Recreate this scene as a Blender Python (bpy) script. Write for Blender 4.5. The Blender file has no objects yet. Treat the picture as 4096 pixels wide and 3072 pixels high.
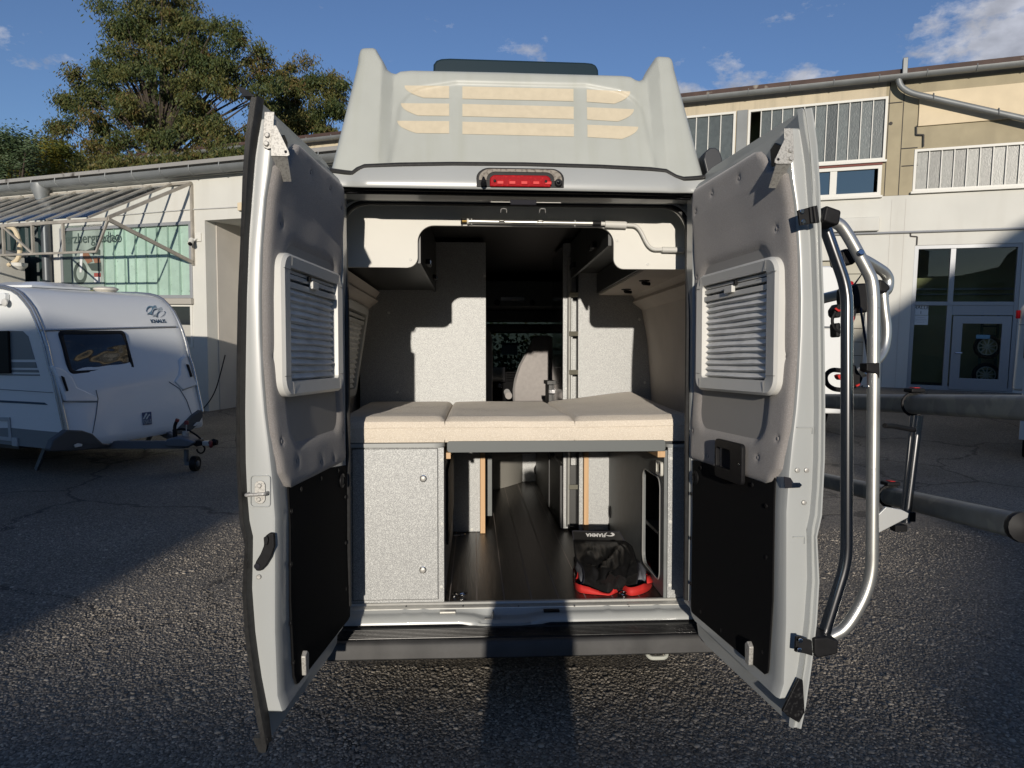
import bpy, bmesh, math, random
import numpy as np
from mathutils import Vector, Matrix, noise
rnd = random.Random(11)
sc = bpy.context.scene
COL = sc.collection
R = math.radians

# ------------------------------------------------------------------ camera, frames, sky, sun
F = 2840.0                                   # focal length in pixels of a 4096 px wide picture
def basis(yaw, pitch, roll):
    f = Vector((math.sin(yaw)*math.cos(pitch), math.cos(yaw)*math.cos(pitch), -math.sin(pitch)))
    r = Vector((math.cos(yaw), -math.sin(yaw), 0)); u = r.cross(f)
    return (r*math.cos(roll)+u*math.sin(roll), u*math.cos(roll)-r*math.sin(roll), f)
CW = Vector((0, 0, 1.62)); rW, uW, fW = basis(0, .085, .014)          # camera in the world
CV = Vector((-.20, -3.1, 1.60)); rV, uV, fV = basis(R(3.04), R(1.73), 0)  # the same camera in the van's frame
def m3(r, u, f): return Matrix((r, u, -f)).transposed()
RWV = m3(rW, uW, fW) @ m3(rV, uV, fV).transposed()
VAN = Matrix.Translation(CW - RWV @ CV) @ RWV.to_4x4()                # van frame -> world
cd = bpy.data.cameras.new('camera'); cam = bpy.data.objects.new('camera', cd); COL.objects.link(cam)
cam.matrix_world = Matrix.Translation(CW) @ m3(rW, uW, fW).to_4x4()
cd.sensor_width = 36; cd.lens = F/4096*36; cd.clip_start = .02; cd.clip_end = 2000
sc.camera = cam

SUN_V = Vector((math.sin(R(4.5))*math.cos(R(8.9)), math.cos(R(4.5))*math.cos(R(8.9)), -math.sin(R(8.9))))
SUN = (RWV @ SUN_V).normalized()             # direction in which the sunlight travels
TOS = -SUN
sl = bpy.data.lights.new('sun', 'SUN'); so = bpy.data.objects.new('sun', sl); COL.objects.link(so)
so.rotation_euler = SUN.to_track_quat('-Z', 'Y').to_euler()
sl.energy = 3.7; sl.angle = R(.55); sl.color = (1.0, .915, .80)

w = bpy.data.worlds.new('World'); sc.world = w; w.use_nodes = True
NT = w.node_tree; NT.nodes.clear(); N = NT.nodes; L = NT.links
def wn(t, **k):
    n = N.new(t)
    for a, b in k.items(): setattr(n, a, b)
    return n
sky = wn('ShaderNodeTexSky', sky_type='NISHITA', sun_disc=False)
sky.sun_elevation = math.asin(TOS.z); sky.sun_rotation = math.atan2(TOS.x, TOS.y)
sky.air_density = 1.0; sky.dust_density = .3; sky.ozone_density = 4.0; sky.altitude = 500
hs = wn('ShaderNodeHueSaturation'); hs.inputs['Hue'].default_value = .508; hs.inputs['Saturation'].default_value = .97; hs.inputs['Value'].default_value = .80
L.new(sky.outputs[0], hs.inputs['Color'])
tc = wn('ShaderNodeTexCoord')
mp = wn('ShaderNodeMapping'); mp.inputs['Scale'].default_value = (1.3, 1.3, 2.3); L.new(tc.outputs['Generated'], mp.inputs[0])
nz = wn('ShaderNodeTexNoise'); nz.inputs['Scale'].default_value = 9; nz.inputs['Detail'].default_value = 9; nz.inputs['Roughness'].default_value = .62
L.new(mp.outputs[0], nz.inputs['Vector'])
def wm(op, a, b, c=None):
    n = wn('ShaderNodeMath', operation=op)
    for i, v in enumerate((a, b, c)):
        if v is None: continue
        if isinstance(v, (int, float)): n.inputs[i].default_value = v
        else: L.new(v, n.inputs[i])
    return n.outputs[0]
def pixdir(px, py): return (fW + rW*((px-2048)/F) - uW*((py-1536)/F)).normalized()
blobs = []          # cloud banks: direction, radius in radians, strength
for px, py, rad, st in ((4250, 230, .15, .46), (4000, 300, .09, .40), (2930, 400, .062, .33), (3080, 420, .045, .30), (3200, 350, .035, .27), (3300, 400, .04, .25), (3450, 360, .03, .22), (2740, 430, .06, .36),
                        (2080, 185, .045, .10), (60, 70, .05, .05), (200, 620, .05, .16), (60, 640, .06, .18)):
    d = pixdir(px, py)
    vm = wn('ShaderNodeVectorMath', operation='DISTANCE'); L.new(tc.outputs['Generated'], vm.inputs[0]); vm.inputs[1].default_value = d
    v = wm('SUBTRACT', 1.0, wm('DIVIDE', vm.outputs['Value'], rad)); v = wm('MAXIMUM', v, 0.0)
    v = wm('MULTIPLY', wm('POWER', v, .6), st)
    blobs.append(v)
b = blobs[0]
for q in blobs[1:]: b = wm('MAXIMUM', b, q)
dens = wm('MULTIPLY', wm('SUBTRACT', wm('ADD', nz.outputs['Fac'], b), .62), 7.0)
cl = wn('ShaderNodeClamp'); L.new(dens, cl.inputs[0])
nz2 = wn('ShaderNodeTexNoise'); nz2.inputs['Scale'].default_value = 14; nz2.inputs['Detail'].default_value = 6; L.new(mp.outputs[0], nz2.inputs['Vector'])
cr = wn('ShaderNodeMapRange'); cr.inputs[1].default_value = .35; cr.inputs[2].default_value = .7; cr.inputs[3].default_value = 2.6; cr.inputs[4].default_value = 5.4
L.new(nz2.outputs['Fac'], cr.inputs[0])
cc = wn('ShaderNodeVectorMath', operation='SCALE'); cc.inputs[0].default_value = (.98, 1.0, 1.1); L.new(cr.outputs[0], cc.inputs['Scale'])
mx = wn('ShaderNodeMixRGB'); L.new(wm('MULTIPLY', cl.outputs[0], .85), mx.inputs[0]); L.new(hs.outputs[0], mx.inputs[1]); L.new(cc.outputs[0], mx.inputs[2])
bg = wn('ShaderNodeBackground'); bg.inputs[1].default_value = .115; L.new(mx.outputs[0], bg.inputs[0])
wo = wn('ShaderNodeOutputWorld'); L.new(bg.outputs[0], wo.inputs[0])
sc.view_settings.view_transform = 'Standard'; sc.view_settings.look = 'None'
sc.view_settings.exposure = 0.2; sc.view_settings.gamma = 1.0; sc.view_settings.use_curve_mapping = False

# ------------------------------------------------------------------ measuring helpers (picture point -> point on a known plane)
def rayV(px, py): return fV + rV*((px-2048)/F) - uV*((py-1536)/F)
def rayW(px, py): return fW + rW*((px-2048)/F) - uW*((py-1536)/F)
def V(px, py, y): d = rayV(px, py); return CV + d*((y-CV.y)/d.y)
def VX(px, py, x): d = rayV(px, py); return CV + d*((x-CV.x)/d.x)
def VZ(px, py, z): d = rayV(px, py); return CV + d*((z-CV.z)/d.z)
def WY(px, py, y): d = rayW(px, py); return CW + d*((y-CW.y)/d.y)
def onplane(px, py, o, n): d = rayW(px, py); return CW + d*((o-CW).dot(n)/d.dot(n))

# ------------------------------------------------------------------ materials
MATS = {}
def mat(name, col=(.5,.5,.5), rough=.5, metal=0, coat=0, bump=None, var=None, spec=.5, trans=0, ior=1.45, sheen=0, spots=None, streak=None, alpha=None, emit=None, each=0):
    """bump=(scale, strength, distance)  var=(scale, amount)  spots=(scale, colour, lo, hi)  streak=(colour, amount)"""
    if name in MATS: return MATS[name]
    m = bpy.data.materials.new(name); m.use_nodes = True; nt = m.node_tree; p = nt.nodes['Principled BSDF']; lk = nt.links
    I = p.inputs; I['Base Color'].default_value = (*col, 1); I['Roughness'].default_value = rough; I['Metallic'].default_value = metal
    I['Coat Weight'].default_value = coat; I['Coat Roughness'].default_value = .06; I['Specular IOR Level'].default_value = spec
    I['Transmission Weight'].default_value = trans; I['IOR'].default_value = ior
    if sheen: I['Sheen Weight'].default_value = sheen
    if alpha is not None: I['Alpha'].default_value = alpha
    if emit: I['Emission Color'].default_value = (*emit[0], 1); I['Emission Strength'].default_value = emit[1]
    t = nt.nodes.new('ShaderNodeTexCoord'); src = None
    def noi(scale, det=4, vec=None):
        n = nt.nodes.new('ShaderNodeTexNoise'); n.inputs['Scale'].default_value = scale; n.inputs['Detail'].default_value = det
        lk.new(vec or t.outputs['Object'], n.inputs['Vector']); return n.outputs['Fac']
    def mix(fac, a, b, mode='MIX'):
        x = nt.nodes.new('ShaderNodeMixRGB'); x.blend_type = mode
        for i, v in enumerate((fac, a, b)):
            if isinstance(v, (int, float)): x.inputs[i].default_value = v
            elif isinstance(v, tuple): x.inputs[i].default_value = (*v, 1)
            else: lk.new(v, x.inputs[i])
        return x.outputs[0]
    def rng(v, a, b, c=0, d=1):
        x = nt.nodes.new('ShaderNodeMapRange'); x.inputs[1].default_value = a; x.inputs[2].default_value = b; x.inputs[3].default_value = c; x.inputs[4].default_value = d
        lk.new(v, x.inputs[0]); return x.outputs[0]
    base = col
    if var:
        v = rng(noi(var[0], 6), .3, .7, 1-var[1], 1+var[1])
        x = nt.nodes.new('ShaderNodeVectorMath'); x.operation = 'SCALE'; x.inputs[0].default_value = col; lk.new(v, x.inputs['Scale']); base = x.outputs[0]
    if each:
        oi_ = nt.nodes.new('ShaderNodeObjectInfo'); x = nt.nodes.new('ShaderNodeVectorMath'); x.operation = 'SCALE'
        if isinstance(base, tuple): x.inputs[0].default_value = base
        else: lk.new(base, x.inputs[0])
        lk.new(rng(oi_.outputs['Random'], 0, 1, 1-each, 1+each), x.inputs['Scale']); base = x.outputs[0]
    if spots: base = mix(rng(noi(spots[0], 2), spots[2], spots[3]), base, spots[1])
    if streak:
        mpn = nt.nodes.new('ShaderNodeMapping'); mpn.inputs['Scale'].default_value = streak[2] if len(streak) > 2 else (9, 9, .5); lk.new(t.outputs['Object'], mpn.inputs[0])
        base = mix(rng(noi(1.0, 7, mpn.outputs[0]), .5, .75, 0, streak[1]), base, streak[0])
    if not isinstance(base, tuple): lk.new(base, I['Base Color'])
    if bump:
        bn = nt.nodes.new('ShaderNodeBump'); bn.inputs['Strength'].default_value = bump[1]; bn.inputs['Distance'].default_value = bump[2]
        lk.new(noi(bump[0], 4), bn.inputs['Height']); lk.new(bn.outputs[0], I['Normal'])
    MATS[name] = m; m['nt'] = 1
    return m
paint = mat('grey_paint', (.355,.368,.36), .3, coat=.4, spec=.5, var=(3, .03))
capm = mat('roof_gelcoat', (.40,.415,.38), .42, coat=.15, var=(5, .04), streak=((.33,.34,.28), .35, (14, 3, 1.2)), bump=(500, .03, .001))
decal = mat('cream_decal', (.56,.49,.36), .5, var=(30, .05))
blackp = mat('black_plastic', (.010,.010,.011), .5, spec=.18, var=(40, .2), bump=(600, .15, .001))
bumperm = mat('bumper_plastic', (.055,.054,.053), .62, var=(14, .15), bump=(900, .3, .001), streak=((.025,.025,.025), .6, (6, 6, 1.5)))
rubber = mat('rubber_seal', (.018,.018,.018), .45, var=(50, .3), bump=(250, .2, .002))
wetblack = mat('wet_black_step', (.008,.008,.009), .3, spec=.22, spots=(90, (.03,.03,.03), .55, .7), bump=(120, .12, .001))
fabric = mat('door_trim_fabric', (.245,.228,.215), .95, sheen=.25, var=(4, .05), bump=(260, .6, .0025), spots=(300, (.30,.28,.265), .48, .62))
panelm = mat('black_felt_panel', (.0085,.0085,.009), .95, spec=.1, bump=(800, .3, .001))
smoothp = mat('smooth_grey_recess', (.28,.27,.255), .7, var=(3, .03))
whitepl = mat('window_frame_plastic', (.55,.545,.515), .38, var=(8, .03))
pleatm = mat('blind_cloth', (.70,.70,.68), .85, var=(14, .12), bump=(350, .35, .001))
specklem = mat('speckled_laminate', (.27,.275,.275), .58, metal=.45, spots=(380, (.54,.55,.54), .50, .62), bump=(330, .10, .001))
greylam = mat('grey_laminate', (.13,.14,.14), .5, var=(20, .08), bump=(500, .1, .001))
darklam = mat('dark_laminate', (.035,.036,.036), .45, var=(10, .1))
whiteb = mat('white_board', (.63,.62,.575), .6, spec=.25, var=(4, .02))
beigewall = mat('beige_wall_fabric', (.52,.475,.43), .9, var=(4, .06), bump=(600, .3, .001))
mattm = mat('mattress_fabric', (.62,.55,.455), .92, sheen=.15, var=(5, .05), bump=(190, .9, .004), spots=(240, (.73,.66,.56), .5, .6))
alu = mat('aluminium', (.60,.59,.54), .42, metal=.35, var=(30, .06), streak=((.4,.39,.35), .4, (3, 60, 60)))
alus = mat('silver_tube', (.58,.58,.55), .36, metal=.85, var=(20, .06), spots=(60, (.35,.35,.33), .68, .76))
steel = mat('stainless_tube', (.33,.33,.34), .2, metal=1.0, streak=((.2,.2,.2), .5, (60, 60, .6)))
zinc = mat('zinc_plate', (.46,.45,.42), .5, metal=.5, spots=(160, (.33,.32,.30), .5, .6))
chrome = mat('chrome', (.7,.7,.7), .12, metal=1)
woodm = mat('wood_edge', (.52,.33,.17), .5, streak=((.36,.20,.09), .8, (120, 4, 1.2)))
gloss = mat('gloss_black', (.008,.008,.009), .07, coat=.5)
screwcap = mat('screw_cap', (.55,.55,.52), .5)

def thin_glass(name, tint, refl=.09, rough=.0):
    m = bpy.data.materials.new(name); m.use_nodes = True; nt = m.node_tree; nt.nodes.clear(); lk = nt.links
    a = nt.nodes.new('ShaderNodeBsdfTransparent'); a.inputs[0].default_value = (*tint, 1); g_ = nt.nodes.new('ShaderNodeBsdfGlossy'); g_.inputs['Roughness'].default_value = rough; g_.inputs[0].default_value = (.9, .92, .95, 1)
    fr = nt.nodes.new('ShaderNodeLayerWeight'); fr.inputs[0].default_value = refl*2.2; x = nt.nodes.new('ShaderNodeMixShader'); o = nt.nodes.new('ShaderNodeOutputMaterial')
    lk.new(fr.outputs['Fresnel'], x.inputs[0]); lk.new(a.outputs[0], x.inputs[1]); lk.new(g_.outputs[0], x.inputs[2]); lk.new(x.outputs[0], o.inputs[0]); MATS[name] = m
    return m
# ------------------------------------------------------------------ mesh helpers
class MB:
    def __init__(s): s.v = []; s.f = []; s.mi = []; s.m = 0
    def add(s, vs, fs):
        b = len(s.v); s.v += [tuple(v) for v in vs]; s.f += [tuple(i+b for i in f) for f in fs]; s.mi += [s.m]*len(fs); return s
    def box(s, x0, x1, y0, y1, z0, z1):
        return s.add([(x0,y0,z0),(x1,y0,z0),(x1,y1,z0),(x0,y1,z0),(x0,y0,z1),(x1,y0,z1),(x1,y1,z1),(x0,y1,z1)],
                     [(0,3,2,1),(4,5,6,7),(0,1,5,4),(1,2,6,5),(2,3,7,6),(3,0,4,7)])
    def hexa(s, pts): return s.add(pts, [(0,3,2,1),(4,5,6,7),(0,1,5,4),(1,2,6,5),(2,3,7,6),(3,0,4,7)])
    def bar(s, a, b, w, h, up=Vector((0,0,1))):
        a = Vector(a); b = Vector(b); d = (b-a).normalized(); sx = d.cross(up)
        if sx.length < 1e-4: sx = d.cross(Vector((1,0,0)))
        sx.normalize(); sz = sx.cross(d); o = [sx*(-w/2)-sz*(h/2), sx*(w/2)-sz*(h/2), sx*(w/2)+sz*(h/2), sx*(-w/2)+sz*(h/2)]
        return s.loft([[a+q for q in o], [b+q for q in o]])
    def prism(s, pts, d):
        pts = [Vector(p) for p in pts]; d = Vector(d); n = len(pts)
        return s.add(pts+[p+d for p in pts], [tuple(range(n))[::-1], tuple(range(n, 2*n))]+[(i, (i+1)%n, (i+1)%n+n, i+n) for i in range(n)])
    def ring(s, out, inn, d):
        d = Vector(d); n = len(out); vs = [Vector(p) for p in out]+[Vector(p) for p in inn]; vs += [p+d for p in vs]
        fs = []
        for i in range(n):
            j = (i+1)%n
            fs += [(i, n+i, n+j, j), (2*n+i, 2*n+j, 3*n+j, 3*n+i), (i, j, 2*n+j, 2*n+i), (n+i, 3*n+i, 3*n+j, n+j)]
        return s.add(vs, fs)
    def loft(s, rings, closed=True, caps=True):
        n = len(rings[0]); vs = [Vector(p) for r in rings for p in r]; fs = []
        for k in range(len(rings)-1):
            for i in range(n if closed else n-1):
                j = (i+1)%n; fs.append((k*n+i, k*n+j, (k+1)*n+j, (k+1)*n+i))
        if caps: fs += [tuple(range(n))[::-1], tuple(range((len(rings)-1)*n, len(rings)*n))]
        return s.add(vs, fs)
    def tube(s, path, r, n=12, closed=False, caps=True):
        P = [Vector(p) for p in path]; m = len(P); rings = []
        t0 = (P[1]-P[0]).normalized(); u = t0.orthogonal().normalized()
        for i in range(m):
            a = P[i-1] if (i or closed) else P[0]; b = P[(i+1)%m] if (i < m-1 or closed) else P[-1]
            t = (b-a).normalized(); u = (u-t*u.dot(t)).normalized(); v = t.cross(u)
            rr = r[i] if isinstance(r, (list, tuple)) else r
            rings.append([P[i]+(u*math.cos(2*math.pi*k/n)+v*math.sin(2*math.pi*k/n))*rr for k in range(n)])
        if closed: rings.append(rings[0])
        return s.loft(rings, True, caps and not closed)
    def cyl(s, a, b, r, n=14): return s.tube([a, b], r, n)
    def disc(s, c, nrm, r, h, n=14): c = Vector(c); nrm = Vector(nrm).normalized(); return s.tube([c, c+nrm*h*.7, c+nrm*h], [r, r*.97, r*.72], n)
    def lathe(s, prof, c, ax, n=20):
        c = Vector(c); ax = Vector(ax).normalized(); u = ax.orthogonal().normalized(); v = ax.cross(u)
        return s.loft([[c+ax*h+(u*math.cos(2*math.pi*k/n)+v*math.sin(2*math.pi*k/n))*max(r, 1e-4) for k in range(n)] for r, h in prof])
    def grid(s, fn, nu, nv, flip=False):
        vs = [fn(i/(nu-1), j/(nv-1)) for j in range(nv) for i in range(nu)]; fs = []
        for j in range(nv-1):
            for i in range(nu-1):
                a = j*nu+i; f = (a, a+1, a+nu+1, a+nu); fs.append(f[::-1] if flip else f)
        return s.add(vs, fs)
    def build(s, name, m, parent=None, M=None, bevel=0, seg=2, ang=35, flat=False, solid=0, solidoff=0):
        me = bpy.data.meshes.new(name); me.from_pydata(s.v, [], s.f)
        for q in (m if isinstance(m, (list, tuple)) else [m]): me.materials.append(q)
        if isinstance(m, (list, tuple)): me.polygons.foreach_set('material_index', s.mi)
        b = bmesh.new(); b.from_mesh(me); bmesh.ops.recalc_face_normals(b, faces=b.faces); b.to_mesh(me); b.free()
        if not flat:
            me.polygons.foreach_set('use_smooth', [True]*len(me.polygons)); me.set_sharp_from_angle(angle=R(ang))
        o = bpy.data.objects.new(name, me); COL.objects.link(o)
        if parent: o.parent = parent
        elif M is not None: o.matrix_world = M
        if solid:
            q = o.modifiers.new('thickness', 'SOLIDIFY'); q.thickness = solid; q.offset = solidoff
        if bevel:
            q = o.modifiers.new('edge', 'BEVEL'); q.width = bevel; q.segments = seg; q.limit_method = 'ANGLE'; q.angle_limit = R(40)
            if not flat: q.harden_normals = True
        return o
def tag(o, label=None, cat=None, group=None, kind=None):
    for k, v in (('label', label), ('category', cat), ('group', group), ('kind', kind)):
        if v: o[k] = v
    return o
TOPS = []
def thing(name, label, cat, M=None, group=None):
    o = bpy.data.objects.new(name, None); COL.objects.link(o); o.empty_display_size = .1
    if M is not None: o.matrix_world = M
    TOPS.append(o); return tag(o, label, cat, group)
def empty(name, parent):
    o = bpy.data.objects.new(name, None); COL.objects.link(o); o.parent = parent; o.empty_display_size = .1; return o
def clone(o, parent=None, M=None):
    c = o.copy(); COL.objects.link(c); c.parent = parent
    if M is not None: c.matrix_world = M
    for ch in list(o.children): clone(ch, c)
    return c
def bez(pts, r, k=6):
    """polyline with its inner corners rounded"""
    P = [Vector(p) for p in pts]; out = [P[0]]
    for i in range(1, len(P)-1):
        a = P[i]+(P[i-1]-P[i]).normalized()*min(r, (P[i-1]-P[i]).length*.48); b = P[i]+(P[i+1]-P[i]).normalized()*min(r, (P[i+1]-P[i]).length*.48)
        out += [a*(1-t)**2+P[i]*2*t*(1-t)+b*t*t for t in [j/k for j in range(k+1)]]
    return out+[P[-1]]
def rrect(x0, x1, z0, z1, r, n=6):
    r = (r,)*4 if not isinstance(r, tuple) else r; o = []
    for (cx, cz, a, q) in ((x1-r[0], z1-r[0], 0, r[0]), (x0+r[1], z1-r[1], 90, r[1]), (x0+r[2], z0+r[2], 180, r[2]), (x1-r[3], z0+r[3], 270, r[3])):
        for k in range(n+1): o.append((cx+q*math.cos(R(a+90*k/n)), cz+q*math.sin(R(a+90*k/n))))
    return o
def text(name, body, size, o, right, up, m, parent=None, ext=.0015, align='LEFT', bold=0):
    c = bpy.data.curves.new(name, 'FONT'); c.body = body; c.size = size; c.extrude = ext; c.align_x = align; c.offset = bold; c.resolution_u = 3
    c.materials.append(m)
    q = bpy.data.objects.new('outline', c); COL.objects.link(q); bpy.context.view_layer.update()
    me = bpy.data.meshes.new_from_object(q.evaluated_get(bpy.context.evaluated_depsgraph_get())); bpy.data.objects.remove(q); me.name = name
    t = bpy.data.objects.new(name, me); COL.objects.link(t)
    r = Vector(right).normalized(); u = Vector(up); u = (u-r*u.dot(r)).normalized(); n = r.cross(u)
    M = Matrix((r, u, n)).transposed().to_4x4(); M.translation = Vector(o)
    if parent: t.parent = parent
    t.matrix_local = M
    return t
def interp(x, xs, ys): return float(np.interp(x, xs, ys))
X, Y, Z = Vector((1,0,0)), Vector((0,1,0)), Vector((0,0,1))
# ------------------------------------------------------------------ ground
def gz(x, y):
    z = interp(y, [-60, -2, 0, 3, 5, 7, 9.4, 12, 15, 18, 21, 60], [.10, .08, .02, -.147, -.258, -.35, -.415, -.41, -.36, -.30, -.28, -.1])
    k = min(max((x-2)/4, 0), 1)*min(max((y-10)/7, 0), 1)
    return z + k*(.34) + .012*max(-4, min(4, x))*max(0, min(1, (8-y)/5))*(1 if y > -6 else 0)
def ground_mat():
    m = bpy.data.materials.new('pebble_asphalt'); m.use_nodes = True; nt = m.node_tree; lk = nt.links; p = nt.nodes['Principled BSDF']
    t = nt.nodes.new('ShaderNodeTexCoord')
    def N_(ty, **k):
        n = nt.nodes.new(ty)
        for a, b in k.items(): setattr(n, a, b)
        return n
    def vor(scale, feat='F1'):
        n = N_('ShaderNodeTexVoronoi', feature=feat); n.inputs['Scale'].default_value = scale; lk.new(t.outputs['Object'], n.inputs['Vector']); return n
    def mr(v, a, b, c, d):
        n = N_('ShaderNodeMapRange'); lk.new(v, n.inputs[0])
        for i, q in enumerate((a, b, c, d)): n.inputs[i+1].default_value = q
        return n.outputs[0]
    va = vor(70); vb = vor(150)
    col = N_('ShaderNodeMixRGB'); sep = N_('ShaderNodeSeparateColor'); lk.new(va.outputs['Color'], sep.inputs[0])
    lk.new(sep.outputs[0], col.inputs[0]); col.inputs[1].default_value = (.165,.145,.118,1); col.inputs[2].default_value = (.36,.315,.25,1)
    gap = mr(va.outputs['Distance'], .35, .62, 1, .5)
    big = N_('ShaderNodeTexNoise'); big.inputs['Scale'].default_value = .55; big.inputs['Detail'].default_value = 5; lk.new(t.outputs['Object'], big.inputs['Vector'])
    v1 = N_('ShaderNodeMath', operation='MULTIPLY'); lk.new(gap, v1.inputs[0]); lk.new(mr(big.outputs['Fac'], .3, .7, .62, 1.22), v1.inputs[1])
    # cracks: thin dark wandering lines
    wrp = N_('ShaderNodeTexNoise'); wrp.inputs['Scale'].default_value = 1.6; wrp.inputs['Detail'].default_value = 6; lk.new(t.outputs['Object'], wrp.inputs['Vector'])
    ad = N_('ShaderNodeVectorMath', operation='MULTIPLY_ADD'); lk.new(wrp.outputs['Color'], ad.inputs[0]); ad.inputs[1].default_value = (.7,.7,.7); lk.new(t.outputs['Object'], ad.inputs[2])
    ck = N_('ShaderNodeTexVoronoi', feature='DISTANCE_TO_EDGE'); ck.inputs['Scale'].default_value = .33; lk.new(ad.outputs[0], ck.inputs['Vector'])
    crack = mr(ck.outputs['Distance'], .002, .012, .4, 1)
    v2 = N_('ShaderNodeMath', operation='MULTIPLY'); lk.new(v1.outputs[0], v2.inputs[0]); lk.new(crack, v2.inputs[1])
    sc_ = N_('ShaderNodeVectorMath', operation='SCALE'); lk.new(col.outputs[0], sc_.inputs[0]); lk.new(v2.outputs[0], sc_.inputs['Scale'])
    lk.new(sc_.outputs[0], p.inputs['Base Color']); p.inputs['Roughness'].default_value = .75; p.inputs['Specular IOR Level'].default_value = .35
    h = N_('ShaderNodeMath', operation='ADD'); lk.new(mr(va.outputs['Distance'], 0, .7, 1, 0), h.inputs[0]); lk.new(mr(vb.outputs['Distance'], 0, .7, .35, 0), h.inputs[1])
    h2 = N_('ShaderNodeMath', operation='ADD'); lk.new(h.outputs[0], h2.inputs[0]); lk.new(mr(ck.outputs['Distance'], .0, .02, -1.5, 0), h2.inputs[1])
    bn = N_('ShaderNodeBump'); bn.inputs['Strength'].default_value = .8; bn.inputs['Distance'].default_value = .006; lk.new(h2.outputs[0], bn.inputs['Height']); lk.new(bn.outputs[0], p.inputs['Normal'])
    return m
gm = ground_mat()
xs = sorted(set([-400,-200,-100,-60,-40]+[-30+2*i for i in range(31)]+[40,60,100,200,400])); ys = sorted(set([-400,-200,-100,-60,-45]+[-30+3*i for i in range(10)]+[i*.75 for i in range(0, 44)]+[36,40,50,60,100,200,400]))
g = MB()
vs = [(x, y, gz(x, y)) for y in ys for x in xs]; n = len(xs)
g.add(vs, [(j*n+i, j*n+i+1, (j+1)*n+i+1, (j+1)*n+i) for j in range(len(ys)-1) for i in range(n-1)])
go = g.build('ground', gm, ang=60); tag(go, 'dark asphalt yard with worn exposed pebbles and cracks', kind='structure')

# pebbles standing proud of the worn asphalt near the viewer
def attr_mat(name, c0, c1, rough, att='tone', extra=None):
    m = bpy.data.materials.new(name); m.use_nodes = True; nt = m.node_tree; lk = nt.links; p = nt.nodes['Principled BSDF']
    a = nt.nodes.new('ShaderNodeAttribute'); a.attribute_name = att; rp = nt.nodes.new('ShaderNodeValToRGB'); e = rp.color_ramp.elements
    cols = [c0, c1] if extra is None else [c0]+list(extra)+[c1]
    e[0].position = 0; e[0].color = (*cols[0], 1); e[1].position = 1; e[1].color = (*cols[-1], 1)
    for i, c in enumerate(cols[1:-1]): q = e.new((i+1)/(len(cols)-1)); q.color = (*c, 1)
    lk.new(a.outputs['Fac'], rp.inputs[0]); lk.new(rp.outputs[0], p.inputs['Base Color']); p.inputs['Roughness'].default_value = rough
    p.inputs['Specular IOR Level'].default_value = .35
    return m
def np_mesh(name, verts, quads, tone, m, smooth=True):
    me = bpy.data.meshes.new(name); nv = len(verts); nf = len(quads); k = quads.shape[1]
    me.vertices.add(nv); me.vertices.foreach_set('co', verts.astype(np.float32).ravel())
    me.loops.add(nf*k); me.loops.foreach_set('vertex_index', quads.astype(np.int32).ravel())
    me.polygons.add(nf); me.polygons.foreach_set('loop_start', np.arange(0, nf*k, k, dtype=np.int32))
    me.update(calc_edges=True)
    if smooth: me.polygons.foreach_set('use_smooth', np.ones(nf, dtype=bool))
    at = me.attributes.new('tone', 'FLOAT', 'POINT'); at.data.foreach_set('value', tone.astype(np.float32))
    me.materials.append(m); o = bpy.data.objects.new(name, me); COL.objects.link(o); return o
def pebbles():
    rs = np.random.RandomState(5); n = 105000
    d = 2.35*(7.0/2.35)**(rs.rand(n)**.9); x = (rs.rand(n)*2-1)*.78*d; y = d
    keep = ~((np.abs(x) < .85) & (y > 3.6)); x = x[keep]; y = y[keep]; n = len(x)
    s = .0045+.0055*rs.rand(n)**1.6+.007*(rs.rand(n) > .97); asp = .55+.45*rs.rand(n); rot = rs.rand(n)*math.pi; ht = s*(.20+.30*rs.rand(n))
    K = 8; base = []
    for ring, (rr, hh) in enumerate(((1.0, -.35), (.86, .55), (.45, 1.0))):
        for k in range(K):
            a = 2*math.pi*k/K; base.append((rr*math.cos(a), rr*math.sin(a), hh))
    base = np.array(base); nb = len(base)
    j = 1+.18*(rs.rand(n, nb)-.5)
    bx = base[None,:,0]*j*s[:,None]; by = base[None,:,1]*j*(s*asp)[:,None]; bz = base[None,:,2]*ht[:,None]*(.8+.4*rs.rand(n, nb))
    c, sn = np.cos(rot)[:,None], np.sin(rot)[:,None]
    gzv = np.array([gz(a, b_) for a, b_ in zip(x, y)])
    V3 = np.stack([x[:,None]+bx*c-by*sn, y[:,None]+bx*sn+by*c, gzv[:,None]+bz], -1).reshape(-1, 3)
    q = []
    for r0 in (0, 1):
        for k in range(K): q.append((r0*K+k, r0*K+(k+1)%K, (r0+1)*K+(k+1)%K, (r0+1)*K+k))
    q += [(2*K, 2*K+1, 2*K+2, 2*K+3), (2*K, 2*K+3, 2*K+4, 2*K+7), (2*K+4, 2*K+5, 2*K+6, 2*K+7)]
    q = np.array(q)
    Q = (q[None]+(np.arange(n)*nb)[:,None,None]).reshape(-1, 4)
    tone = np.repeat(rs.rand(n)**1.4, nb)
    m = attr_mat('pebble', (.15,.133,.11), (.46,.405,.325), .88, extra=[(.20,.177,.146), (.255,.226,.185), (.31,.274,.222)])
    o = np_mesh('pebbles', V3, Q, tone, m); tag(o, 'flat river pebbles bedded in the worn asphalt', 'pebbles', kind='stuff')
pebbles()

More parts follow.
